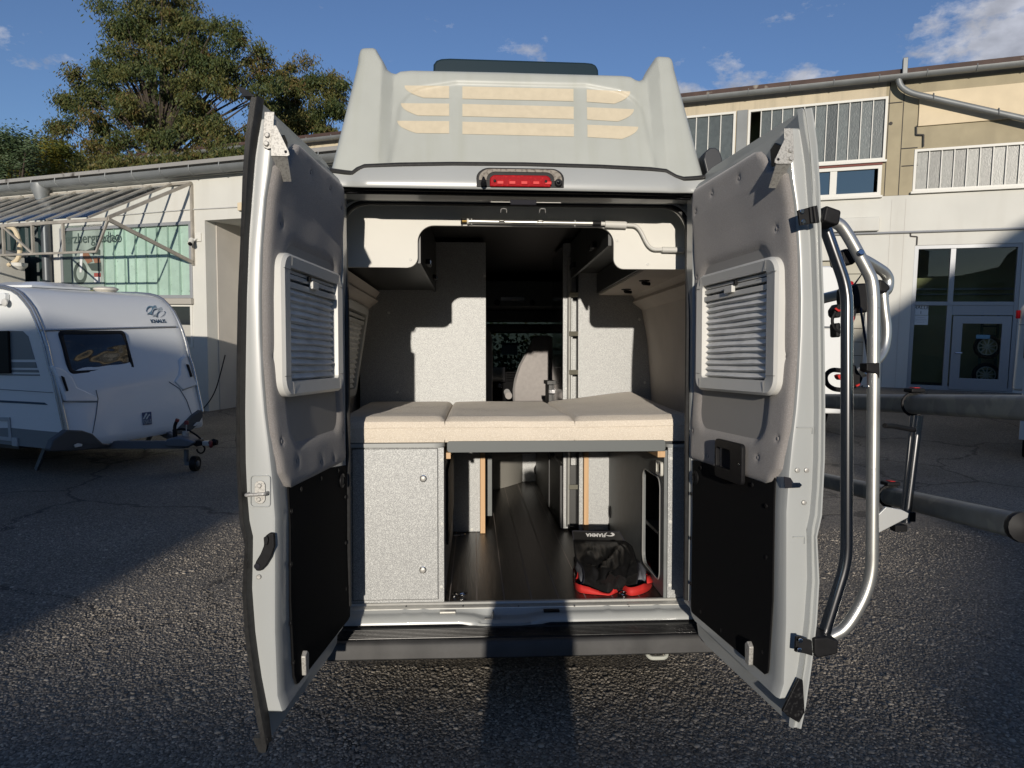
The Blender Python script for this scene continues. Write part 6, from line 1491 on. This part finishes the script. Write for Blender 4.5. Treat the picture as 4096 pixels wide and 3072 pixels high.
for q in (((422,790),(440,800),(470,895),(460,900)), ((1297,710),(1310,712),(1338,795),(1325,800))):
    P_ = [CF(*Z4(*k), .055) for k in q]; MB().prism(P_, (0, -.03, 0)).build('grab_handle', blackp, cv, bevel=.008)
# dark lower corners with marker lamps
for q in (((330,1300),(350,1240),(400,1205),(450,1168),(560,1172),(630,1195),(700,1262),(768,1270),(745,1285),(560,1310),(335,1320)), ((1405,1040),(1390,1028),(1330,1065),(1205,1178),(1215,1200),(1300,1190),(1370,1130),(1400,1080))):
    P_ = [CF(*Z4(*k), .03) for k in q]; MB().prism([p+Vector((0, .05, 0)) for p in P_], (0, -.10, 0)).build('corner_bumper', cdark, cv, bevel=.02, seg=3)
for q in (((513,1275),(540,1262),(570,1268),(568,1283),(520,1292)), ((1348,1140),(1370,1115),(1395,1112),(1393,1125),(1360,1142))):
    P_ = [CF(*Z4(*k), .085) for k in q]; MB().prism(P_, (0, -.015, 0)).build('marker_lamp', whitepl, cv, bevel=.004)
# logos
navy = mat('navy_print', (.02,.05,.09), .5); tealp = mat('blue_grey_print', (.13,.22,.29), .45)
def ZL(x, y): return (550+.15068*x, 1150+.15068*y)
def cpoly(pts, m, name, dw=.006): 
    P_ = [CF(*ZL(*q), dw) for q in pts]; MB().prism(P_, (0, .003, 0)).build(name, m, cv, flat=True)
def cband(up, lo, m, name, dw=.007):
    a = bez([CF(*ZL(*q), dw) for q in up], .06, 4); c = bez([CF(*ZL(*q), dw) for q in lo], .06, 4); n = min(len(a), len(c)); b = MB(); b.add(a[:n]+c[:n], [(i, i+1, n+i+1, n+i) for i in range(n-1)]); b.build(name, m, cv, flat=True, solid=.002)
for ox, oy, m in ((0, 0, tealp), (155, 48, mat('silver_blue_print', (.36,.40,.42), .4))):
    cband([(222+ox,640+oy),(240+ox,540+oy),(300+ox,480+oy),(390+ox,495+oy),(430+ox,500+oy)], [(240+ox,600+oy),(262+ox,545+oy),(310+ox,515+oy),(370+ox,530+oy),(430+ox,540+oy)], m, 'emblem_wing')
    cpoly([(380+ox,500+oy),(425+ox,505+oy),(430+ox,480+oy),(470+ox,472+oy),(505+ox,490+oy),(480+ox,505+oy),(510+ox,515+oy),(500+ox,545+oy),(400+ox,600+oy),(385+ox,720+oy),(300+ox,690+oy),(250+ox,700+oy),(360+ox,630+oy),(385+ox,570+oy)], m, 'emblem_bird')
    cband([(245+ox,650+oy),(262+ox,580+oy),(310+ox,535+oy),(365+ox,522+oy)], [(238+ox,660+oy),(248+ox,570+oy),(305+ox,524+oy),(365+ox,518+oy)], navy, 'emblem_stroke', .009)
    cband([(250+ox,725+oy),(290+ox,700+oy),(340+ox,702+oy),(388+ox,728+oy)], [(250+ox,730+oy),(290+ox,712+oy),(340+ox,718+oy),(392+ox,738+oy)], navy, 'emblem_stroke', .009)
cband([(520,800),(530,700),(590,640),(665,625)], [(505,790),(515,690),(580,628),(665,632)], navy, 'emblem_stroke', .010)
cband([(725,630),(748,660),(700,740),(610,792)], [(700,640),(735,665),(690,730),(600,795)], navy, 'emblem_stroke', .010)
cband([(385,720),(400,640),(440,590),(510,572)], [(398,730),(410,650),(445,602),(510,582)], navy, 'emblem_stroke', .010)
def ctext(body, q0, q1, hpx, m, dw=.008):
    a, c = CF(*q0, dw), CF(*q1, dw); r_ = (c-a).normalized(); up = Vector((0, -(cw(a.z+.1)-cw(a.z)), .1)); h = (CF(q0[0], q0[1]-hpx, dw)-a).length
    t = text('lettering', body, h/.70, a, r_, up, m, cv, ext=.002, bold=h*.012)
    t.data.transform(Matrix.Diagonal(((c-a).length/max(v.co.x for v in t.data.vertices), 1, 1, 1))); return t
ctext('KNAUS', ZL(372, 940), ZL(772, 935), 13.3, navy)
# small blue badge on the locker panel
bq = [(992,1048),(1055,1042),(1060,1128),(998,1134)]
P_ = [CF(*Z4(*q), .055) for q in bq]; MB().prism(P_, (0, -.008, 0)).build('blue_badge', mat('badge_blue', (.015,.045,.13), .4), cv, bevel=.004)
lg = mat('badge_white', (.45,.5,.5), .5)
def ZB(x, y): return (550+.2110*x, 1650+.2110*y)
for ox in (0, 55):
    P_ = [CF(*ZB(*q), .066) for q in ((100+ox,130),(125+ox,80),(155+ox,20+ox*.4),(175+ox,5+ox*.4),(185+ox,40+ox*.3),(165+ox,60),(130+ox,125))]; MB().prism(P_, (0, .003, 0)).build('emblem_wing', lg, cv, flat=True)
a, c = CF(*ZB(112, 222), .068), CF(*ZB(262, 200), .068); t = text('lettering', 'KNAUS', .085, a, c-a, Z, lg, cv, ext=.001, bold=.0); t.data.transform(Matrix.Diagonal(((c-a).length/max(v.co.x for v in t.data.vertices), 1, 1, 1)))
# long side: window, stripes, hatch, awning rail box
def CSp(x, y, u=-.004): return CS(.4823*x, 1100+.4823*y, u)
def spoly(pts, m, name, th=.004, u=-.002): P_ = [CSp(*q, u) for q in pts]; return MB().prism(P_, (-th, 0, 0)).build(name, m, cv, bevel=.0)
spoly([(-300,465),(90,462),(190,465),(235,510),(290,700),(-300,700)], cgrey, 'grey_field'); spoly([(-300,722),(296,722),(310,770),(-300,766)], cgrey, 'grey_stripe'); spoly([(-300,782),(318,786),(325,808),(-300,800)], cgrey, 'grey_stripe'); spoly([(-300,818),(328,824),(332,836),(-300,828)], cgrey, 'grey_stripe')
spoly([(-300,1030),(0,1038),(370,1058),(398,1077),(0,1056),(-300,1048)], navy, 'blue_stripe'); spoly([(-300,1270),(100,1268),(500,1306),(495,1330),(430,1380),(388,1440),(0,1400),(-300,1385)], cgrey, 'grey_skirt')
w0, w1, w2, w3 = CSp(-700, 470), CSp(85, 462), CSp(100, 815), CSp(-700, 815)
MB().prism([w0, w1, w2, w3], (-.035, 0, 0)).build('side_window', blackp, cv, bevel=.012); 
h_ = [CSp(*q) for q in ((-200,1172),(85,1180),(105,1378),(-200,1345))]; h2 = [CSp(*q) for q in ((-200,1200),(70,1210),(78,1345),(-200,1318))]
MB().ring(h_, h2, (-.014, 0, 0)).build('service_hatch', mat('hatch_grey', (.35,.37,.38), .5), cv, bevel=.003)
p = CSp(135, 1380); MB().box(-.03, -.004, p.y-.05, p.y+.05, p.z-.06, p.z+.05).build('socket_flap', MATS['hatch_grey'], cv, bevel=.006)
o = [CSp(*q) for q in ((-300,150),(70,150),(82,165),(80,215),(65,245),(-300,240))]
MB().prism(o, (-.06, 0, 0)).build('awning_box', cwhite, cv, bevel=.008); p = CSp(42, 228, -.065); MB().disc(p, (-1, 0, 0), .05, .02, 14).build('awning_end_knob', whitepl, cv)
MB().tube([CSp(-300, 948), CSp(0, 948), CSp(440, 976)], .004, 6).build('side_seam', seam, cv)
# roof hatch and mushroom vent
def RT(px, py, wv): d = rayW(px, py); k = ((CO+C2*wv)-CW).dot(C2)/d.dot(C2); p = CW+d*k-CO; return Vector((p.dot(C1), -wv, p.z))
a, c = RT(*Z4(130, 200), -1.6), RT(*Z4(548, 200), -1.6)
MB().loft([[(a.x+e, y, z) if False else q for q in ((a.x+e, 1.35+e, z), (c.x-e, 1.35+e, z), (c.x-e, 2.15-e, z), (a.x+e, 2.15-e, z))] for e, z in ((0, 2.02), (0, 2.05), (.12, 2.10), (.42, 2.13))]).build('roof_hatch', cwhite, cv, bevel=.01)
m_ = RT(*Z4(775, 205), -1.2); MB().lathe([(.10, 1.99), (.17, 2.04), (.17, 2.06), (.12, 2.085), (.02, 2.09)], (m_.x, 1.3, 0), Z, 20).build('roof_vent', mat('cream_vent', (.55,.52,.45), .5), cv)
# drawbar, hitch, jockey wheel
metal = mat('galvanised_drawbar', (.13,.145,.165), .5, metal=.6)
gzj = gz(-4.2, 9.4)
def HW(px, py, y=9.4): p = WY(px, py, y)-CO; return Vector((p.dot(C1), -p.dot(C2), p.z))
def ZJ(x, y): return (550+.2110*x, 1650+.2110*y)
hit = HW(*ZJ(1040, 590), 9.3)
for q in (.35, 1.85): MB().bar((q, .5, hit.z-.02), (hit.x, hit.y+.1, hit.z-.02), .06, .10).build('drawbar_arm', metal, cv)
def hpoly(pts, d, m, name, dd=.12, bv=.01):
    P_ = [HW(*ZJ(*q), d) for q in pts]; fwd = Vector((C1.dot(Y), -C2.dot(Y), 0)); return MB().prism([p-fwd*dd/2 for p in P_], fwd*dd).build(name, m, cv, bevel=bv, seg=3)
hpoly([(608,530),(660,475),(850,430),(960,448),(1180,525),(1160,560),(1070,620),(700,620),(610,598)], 9.35, metal, 'drawbar_cover', .30, .02)
hpoly([(1080,560),(1120,520),(1210,515),(1250,540),(1240,620),(1140,640),(1085,610)], 9.3, blackp, 'bellows', .10); hpoly([(1240,540),(1330,535),(1420,560),(1420,640),(1250,620)], 9.3, zinc, 'coupling_head', .08)
MB().tube([HW(*ZJ(1370,590), 9.25), HW(*ZJ(1450,560), 9.25), HW(*ZJ(1515,570), 9.25)], [.035, .05, .035], 12).build('coupling_lever', blackp, cv); MB().disc(HW(*ZJ(1380,600), 9.2), (.5, -1, 0), .05, .03).build('red_cap', mat('dull_red', (.16,.02,.02), .5), cv)
MB().tube(bez([HW(*ZJ(*q), 9.35) for q in ((715,500),(710,360),(700,260),(760,125))], .1), [.03]*7+[.022]*(len(bez([HW(*ZJ(*q), 9.35) for q in ((715,500),(710,360),(700,260),(760,125))], .1))-7), 10).build('brake_lever', blackp, cv)
MB().tube([HW(*ZJ(745,170), 9.35), HW(*ZJ(762,125), 9.35)], .026, 10).build('lever_tip', MATS['dull_red'], cv)
MB().cyl(HW(*ZJ(915,450), 9.35), HW(*ZJ(915,360), 9.35), .045, 12).build('stabiliser_post', zinc, cv); MB().cyl(HW(*ZJ(925,360), 9.35), HW(*ZJ(930,230), 9.35), .008, 6).build('spindle', zinc, cv); MB().disc(HW(*ZJ(930,225), 9.35), Z, .03, .05).build('red_cap', MATS['dull_red'], cv)
MB().tube(bez([HW(*ZJ(*q), 9.4) for q in ((730,330),(860,300),(1060,380),(1200,500))], .15), .014, 6).build('cable', blackp, cv)
MB().tube([HW(*ZJ(1200+75*math.cos(R(k)), 690+80*math.sin(R(k))), 9.35) for k in range(-60, 190, 20)], .012, 6).build('breakaway_cable', blackp, cv)
jw = empty('jockey_wheel', cv); cj = HW(*ZJ(1090, 965), 9.4); gl = gz((CM@cj).x, (CM@cj).y); rj = cj.z-gl
MB().lathe([(rj*.45, -.035), (rj*.92, -.04), (rj, -.02), (rj, .02), (rj*.92, .04), (rj*.45, .035)], cj, (.35, -1, 0), 24).build('tyre', blackp, jw); MB().disc(cj+Vector((0, -.03, 0)), (.35, -1, 0), rj*.4, .03, 16).build('rim', metal, jw)
tp_ = HW(*ZJ(925, 700), 9.4); MB().cyl(tp_, HW(*ZJ(925, 930), 9.4), .032, 12).build('jockey_tube', metal, jw); MB().bar(HW(*ZJ(905, 960), 9.4), cj+Vector((0, -.05, 0)), .04, .05).build('fork', metal, jw)
# axle and wheels under the body
ga_ = gz(-9, 9)
for u in (.12, CWD-.12):
    c = CM@Vector((u, 3.2, 0)); zg = gz(c.x, c.y); MB().lathe([(.18, -.09), (.31, -.09), (.33, -.06), (.33, .06), (.31, .09), (.18, .09)], (u, 3.2, zg+.33), X, 24).build('wheel', blackp, cv)
MB().box(.1, CWD-.1, 1.0, CL-.3, -.10, -.03).build('chassis', cdark, cv)
for u in (.25, CWD-.25):
    c = CM@Vector((u, .7, 0)); MB().bar((u, .7, -.05), (u, .9, gz(c.x, c.y)+.02), .05, .04, up=X).build('corner_steady', metal, cv)

# ------------------------------------------------------------------ white van half hidden behind the right door, and one at the right edge
vw = mat('white_vehicle_paint', (.66,.67,.66), .3, coat=.4)
def wloc(o, yaw): M = Matrix.Rotation(yaw, 4, 'Z'); M.translation = o; return M
yv = 12.6; a = WY(3120, 1500, yv); bq = WY(3398, 1500, yv); zg = gz(a.x+1, yv)
wv = thing('parked_van', 'white high-bodied van seen from behind between the right door and the rack tubes', 'van', wloc(Vector((bq.x, yv, zg)), R(-2)))
zt_ = WY(3330, 1062, yv).z-zg
MB().loft([[(-1.9, 0, .45), (0, 0, .45), (0.0, 0, 1.4), (-.05, .0, zt_-.25), (-.16, .06, zt_), (-1.75, .06, zt_), (-1.87, 0, zt_-.25)], [(-1.9, 4.6, .45), (0, 4.6, .45), (0, 4.6, 1.4), (-.06, 4.6, zt_-.25), (-.18, 4.5, zt_), (-1.75, 4.5, zt_), (-1.87, 4.6, zt_-.25)]]).build('body', vw, wv, bevel=.05, seg=3)
MB().box(-1.88, -.02, -.07, .06, .38, .56).build('rear_bumper', vw, wv, bevel=.03)
zl_ = WY(3352, 1150, yv).z-zg
MB().prism([(-.09, -.02, zl_-.10), (-.02, -.02, zl_-.10), (-.02, -.02, zl_+.10), (-.07, -.02, zl_+.12)], (0, .04, 0)).build('tail_lamp', redl, wv, bevel=.01)
MB().box(-1.0, -.99, -.012, .02, .6, zt_-.2).build('door_gap', seam, wv); MB().box(-1.7, -.2, -.012, .01, 1.9, 1.93).build('roof_seam', seam, wv)
for u in (-1.65, -.2):
    for y_ in (.9, 3.8): MB().lathe([(.18, -.1), (.31, -.1), (.33, -.06), (.33, .06), (.31, .1), (.18, .1)], (u, y_, .33), X, 20).build('wheel', blackp, wv)
yv = 10.5; a = WY(4068, 1300, yv); zg = gz(a.x, yv)
ev = thing('parked_motorhome', 'pale motorhome corner with a small red lamp at the right edge, beside the hall door', 'motorhome', wloc(Vector((a.x, yv, zg)), R(-38)))
zt_ = WY(4085, 1195, yv).z-zg; zb2 = WY(4070, 1562, yv).z-zg
MB().loft([[(0, 0, max(.3, zb2)), (2.1, 0, max(.3, zb2)), (2.1, 0, zt_), (.14, 0, zt_), (.03, 0, zt_-.12)], [(0, 5, max(.3, zb2)), (2.1, 5, max(.3, zb2)), (2.1, 5, zt_), (.14, 5, zt_), (.03, 5, zt_-.12)]]).build('body', mat('pale_body', (.50,.49,.44), .4), ev, bevel=.04, seg=3)
p = WY(4073, 1258, yv); MB().tube([(p.x-a.x, -.03, p.z-zg-.06), (p.x-a.x, -.03, p.z-zg+.06)], .03, 10).build('marker_lamp', redl, ev)
p = WY(4093, 1380, yv); MB().box(p.x-a.x-.01, p.x-a.x+.5, -.03, .02, p.z-zg-.2, p.z-zg+.25).build('side_window', darkglass, ev, bevel=.02)
p = WY(4085, 1300, yv); MB().box(.02, 2.0, -.004, .01, p.z-zg, p.z-zg+.008).build('panel_seam', seam, ev); MB().box(p.x-a.x+.06, p.x-a.x+.9, -.006, .01, .4, p.z-zg-.75).build('hatch', whitepl, ev, bevel=.01)
for y_ in (.9, 3.9): MB().lathe([(.18, -.1), (.31, -.1), (.33, -.06), (.33, .06), (.31, .1), (.18, .1)], (.25, y_, .33), X, 20).build('wheel', blackp, ev)

# ------------------------------------------------------------------ trees beyond the workshop
barkm = mat('bark', (.055,.043,.032), .9, bump=(20, .6, .02), var=(6, .3))
leafm = attr_mat('robinia_leaf', (.035,.06,.022), (.18,.10,.042), .6, extra=[(.055,.08,.026), (.09,.105,.03), (.14,.13,.038)])
leafy = attr_mat('autumn_leaf', (.05,.07,.016), (.36,.27,.03), .6, extra=[(.10,.115,.02), (.21,.185,.025)])
for m_ in (leafm, leafy):
    nt_ = m_.node_tree; p_ = nt_.nodes['Principled BSDF']; tr = nt_.nodes.new('ShaderNodeBsdfTranslucent'); mxs = nt_.nodes.new('ShaderNodeMixShader'); mxs.inputs[0].default_value = .25
    out_ = nt_.nodes['Material Output']; rp_ = [n for n in nt_.nodes if n.type == 'VALTORGB'][0]
    nt_.links.new(rp_.outputs[0], tr.inputs[0]); nt_.links.new(p_.outputs[0], mxs.inputs[1]); nt_.links.new(tr.outputs[0], mxs.inputs[2]); nt_.links.new(mxs.outputs[0], out_.inputs[0])
def tree(name, label, base, trunk_top, blobs_px, depth, nclump, nleaf, m, seed, size=.16, group=None, droop=.6):
    """blobs_px: (px, py, rx, ry) ellipses of the crown measured in the picture, given real depth"""
    rs = np.random.RandomState(seed); t = thing(name, label, 'tree', Matrix.Translation(base), group)
    cl = []; area = np.array([b_[2]*b_[3] for b_ in blobs_px]); area = area/area.sum()
    br = MB(); cen0 = Vector((0, 0, trunk_top*.45)); br.tube([(0, 0, -.3), (.1, .05, trunk_top*.35), (.05, 0, trunk_top*.7), (.2, 0, trunk_top)], [.30, .24, .15, .05], 8)
    for _ in range(nclump):
        b_ = blobs_px[rs.choice(len(blobs_px), p=area)]; a = rs.rand()*2*math.pi; r_ = rs.rand()**.42
        px, py = b_[0]+b_[2]*r_*math.cos(a), b_[1]+b_[3]*r_*math.sin(a); dy = (rs.rand()*2-1)*math.sqrt(max(0, 1-r_*r_))*b_[2]*depth/F*.8+(rs.rand()-.5)*1.2
        p = WY(px, py, base.y+dy)-base; cl.append(p)
    for i in range(0, len(cl), 3):
        p = cl[i]; z0 = min(max(p.z-abs(p.x)*.55-.8, trunk_top*.18), trunk_top*.92); s = Vector((.05, 0, z0)); mid = s.lerp(p, .5)+Vector((0, 0, .25+.1*rnd.random())); br.tube([s, mid, p], [.075, .045, .015], 5)
    br.build('trunk', barkm, t)
    cl = np.array([tuple(p) for p in cl]); n = nleaf; ci = rs.randint(0, len(cl), n); cs = rs.uniform(.35, .95, len(cl)); ct = rs.rand(len(cl))
    off = rs.randn(n, 3)*np.array([.36, .36, .25])*cs[ci][:,None]
    c = cl[ci]+off; L_ = size*(.6+.8*rs.rand(n)); Wd = L_*.34
    yaw = rs.rand(n)*2*math.pi; pit = -(droop+.5*rs.rand(n)); d = np.stack([np.cos(yaw)*np.cos(pit), np.sin(yaw)*np.cos(pit), np.sin(pit)], 1)
    sd = np.cross(d, rs.randn(n, 3)); sd /= np.linalg.norm(sd, axis=1)[:,None]
    V4_ = np.stack([c, c+d*(L_*.5)[:,None]+sd*Wd[:,None]*.5, c+d*L_[:,None], c+d*(L_*.5)[:,None]-sd*Wd[:,None]*.5], 1).reshape(-1, 3)
    Q = np.arange(n*4).reshape(-1, 4); tone = np.repeat(np.clip(ct[ci]*.55+rs.rand(n)*.45+.0, 0, 1), 4)
    o = np_mesh('crown', V4_, Q, tone, m, smooth=False); o.parent = t; o['kind'] = 'stuff'; return t
def tb_(px, py, y): p = WY(px, py, y); return Vector((p.x, y, -.3))
tree('robinia_tree', 'tall robinia tree with browning drooping leaves rising highest above the workshop roof', tb_(640, 700, 30), 9.5, [(620,120,190,170),(480,70,130,80),(700,40,120,70),(830,180,150,130),(960,260,130,130),(640,330,260,160),(420,330,140,90),(360,430,170,70),(620,500,300,150),(900,430,200,170),(330,560,130,90),(700,600,330,90),(300,640,120,60),(1030,380,90,170)], 30, 270, 100000, leafm, 1, size=.14)
tree('robinia_tree', 'smaller robinia tree between the tall tree and the van roof', tb_(1200, 560, 34), 7.5, [(1180,310,110,100),(1250,420,110,130),(1120,430,90,130),(1330,400,50,90),(1180,520,170,80)], 34, 80, 42000, leafm, 2, size=.14)
tree('yellowing_tree', 'yellow-green bushy tree at the left edge above the workshop roof', tb_(120, 680, 27), 3.9, [(120,680,140,50),(50,640,70,60),(200,600,70,60),(150,720,160,30)], 27, 55, 20000, leafy, 3, size=.13, droop=.1)
tree('poplar_sapling', 'thin upright leafy tree at the far left edge', tb_(30, 560, 24), 4.2, [(20,560,60,70),(60,620,60,60),(10,680,50,60),(125,590,20,40)], 24, 26, 6500, attr_mat('green_leaf', (.03,.055,.025), (.07,.10,.04), .6), 4, size=.12, droop=.1)
tree('hedge_tree', 'low dense tree filling in under the tall robinia behind the roof edge', tb_(700, 690, 27.5), 3.3, [(420,700,130,40),(620,690,180,45),(850,660,180,45),(1000,620,100,50)], 27.5, 60, 24000, leafm, 6, size=.15)

# dark bushes that show through the windscreen
bs = thing('hedge_bush', 'dark leafy bush seen through the windscreen of the van', 'bush', Matrix.Translation((-.2, 12.2, gz(-.2, 12.2))))
rs = np.random.RandomState(9); n = 9000; c = rs.randn(n, 3)*np.array([1.1, .35, .55])+np.array([0, 0, .9]); c = c[(c[:,2] > .02)]; n = len(c)
d = rs.randn(n, 3); d /= np.linalg.norm(d, axis=1)[:,None]; sd = np.cross(d, rs.randn(n, 3)); sd /= np.linalg.norm(sd, axis=1)[:,None]; l_ = .09
o = np_mesh('foliage', np.stack([c, c+d*l_*.5+sd*.025, c+d*l_, c+d*l_*.5-sd*.025], 1).reshape(-1, 3), np.arange(n*4).reshape(-1, 4), np.repeat(rs.rand(n), 4), leafm, smooth=False); o.parent = bs; o['kind'] = 'stuff'
m_ = MB()
for k in range(9): x_ = -1.2+.3*k; m_.tube([(x_, 0, -.05), (x_+.08*(k % 3-1), .05, .6), (x_+.2*(k % 3-1), .1, 1.3)], [.03, .02, .008], 6)
m_.build('stem', barkm, bs)

# ------------------------------------------------------------------ the photographer, standing just behind the camera (casts the shadow on the bumper)
def human(name, label, M):
    """one skinned body: standing, both hands raised in front of the face around a phone"""
    me = bpy.data.meshes.new('body')
    J = {'pel': (0, 0, .93, .19, .13), 'wai': (0, .0, 1.08, .17, .12), 'che': (0, .0, 1.28, .175, .12), 'nb': (0, -.01, 1.43, .06, .06), 'nk': (0, .01, 1.49, .05, .052), 'hd': (0, .03, 1.58, .075, .092), 'ht': (0, .025, 1.67, .060, .075)}
    E_ = [('pel', 'wai'), ('wai', 'che'), ('che', 'nb'), ('nb', 'nk'), ('nk', 'hd'), ('hd', 'ht')]
    for s, t in ((-1, 'l'), (1, 'r')):
        J.update({'sh'+t: (s*.165, 0, 1.40, .058, .058), 'el'+t: (s*.20, .14, 1.20, .043, .043), 'wr'+t: (s*.055, .33, 1.42, .028, .028), 'pa'+t: (s*.045, .37, 1.48, .026, .036),
                  'hp'+t: (s*.095, 0, .84, .105, .105), 'kn'+t: (s*.085, .02, .50, .085, .08), 'an'+t: (s*.10, -.01, .10, .062, .06), 'to'+t: (s*.115, .14, .045, .042, .032)})
        E_ += [('che', 'sh'+t), ('sh'+t, 'el'+t), ('el'+t, 'wr'+t), ('wr'+t, 'pa'+t), ('pel', 'hp'+t), ('hp'+t, 'kn'+t), ('kn'+t, 'an'+t), ('an'+t, 'to'+t)]
        for k in range(5):
            b0 = (s*(.045-.0), .385, 1.50-.018*k) if k < 4 else (s*.04, .36, 1.455)
            a_, c_ = 'f%s%da' % (t, k), 'f%s%db' % (t, k); J[a_] = (s*.040, .405, b0[2]+.005, .009, .009); J[c_] = (s*(.012+.004*k), .418, b0[2]+.006, .0085, .0085); E_ += [('pa'+t, a_), (a_, c_)]
    nm = list(J); me.from_pydata([J[k][:3] for k in nm], [(nm.index(a), nm.index(b2)) for a, b2 in E_], [])
    o = bpy.data.objects.new('body', me); COL.objects.link(o); sk = o.modifiers.new('skin', 'SKIN'); sk.use_smooth_shade = True
    for i, k in enumerate(nm): me.skin_vertices[0].data[i].radius = J[k][3:]; me.skin_vertices[0].data[i].use_root = (k == 'pel')
    o.modifiers.new('sub', 'SUBSURF').levels = 2; o.modifiers['sub'].render_levels = 2
    me.materials.append(mat('dark_clothes', (.03,.032,.04), .9))
    t = thing(name, label, 'person', M); o.parent = t
    MB().loft([[(rx*math.cos(R(a)), ry*math.sin(R(a)), z) for a in range(0, 360, 20)] for z, rx, ry in ((1.12, .17, .12), (.95, .20, .14), (.7, .205, .15), (.45, .20, .155), (.34, .195, .155))]).build('long_coat', MATS['dark_clothes'], t, ang=60)  # unseen coat added so the two legs cast one merged shadow
    skin = mat('skin', (.45,.29,.21), .6)
    hdm = MB(); hdm.lathe([(.02, -.115), (.055, -.095), (.072, -.04), (.078, .02), (.07, .07), (.04, .105), (.005, .115)], (0, .045, 1.60), Z, 20); hdm.tube([(0, .12, 1.615), (0, .142, 1.585), (0, .118, 1.575)], [.008, .013, .010], 8)
    for s in (-1, 1): hdm.tube([(s*.078, .04, 1.57), (s*.086, .03, 1.60), (s*.078, .035, 1.625)], [.008, .011, .008], 8)
    hdm.build('head', skin, t, ang=60)
    for s in (-1, 1): MB().disc((s*.030, .118, 1.612), (s*.2, 1, 0), .010, .004).build('eye', ink, t)
    MB().tube([(-.022, .117, 1.548), (0, .124, 1.546), (.022, .117, 1.548)], .005, 6).build('mouth', mat('lips', (.35,.13,.11), .6), t)
    MB().lathe([(.08, -.02), (.088, .03), (.078, .08), (.045, .118), (.005, .126)], (0, .03, 1.605), Z, 18).build('hair', mat('brown_hair', (.03,.02,.015), .8), t)
    return t
pv = Vector((-.25, -3.55, 0)); pw_ = VAN@pv; 
pm = Matrix.Rotation(R(-1.7), 4, 'Z'); pm.translation = Vector((pw_.x, pw_.y, gz(pw_.x, pw_.y)))
human('person', 'person in dark clothes standing with both hands raised, holding up a phone', pm)
ph = MB(); c = CW-fW*.006-uW*.012; r_, u_, f_ = rW*.075, uW*.037, fW*.004
ph.hexa([c-r_-u_-f_, c+r_-u_-f_, c+r_-u_+f_*.2, c-r_-u_+f_*.2, c-r_+u_-f_, c+r_+u_-f_, c+r_+u_+f_*.2, c-r_+u_+f_*.2])
o = ph.build('phone', blackp, None, Matrix.Identity(4), bevel=.0015); TOPS.append(o); tag(o, 'dark phone held up level in the person\'s hands', 'phone')

# ------------------------------------------------------------------ put every thing's origin at its base
bpy.context.view_layer.update()
for t in TOPS:
    M = t.matrix_world.copy(); Mi = M.inverted(); lo = Vector((1e9,)*3); hi = -lo
    def rec_(o):
        global lo, hi
        if o.type == 'MESH':
            for c in o.bound_box:
                p = Mi@(o.matrix_world@Vector(c))
                for k in range(3): lo[k] = min(lo[k], p[k]); hi[k] = max(hi[k], p[k])
        for c in o.children: rec_(c)
    lo = Vector((1e9,)*3); hi = Vector((-1e9,)*3); rec_(t)
    b_ = Vector(((lo.x+hi.x)/2, (lo.y+hi.y)/2, lo.z))
    if t.type == 'MESH':
        t.data.transform(Matrix.Translation(-b_))
        for c in t.children: c.location = c.location-b_
    else:
        for c in t.children: c.location = c.location-b_
    t.matrix_world = M@Matrix.Translation(b_)
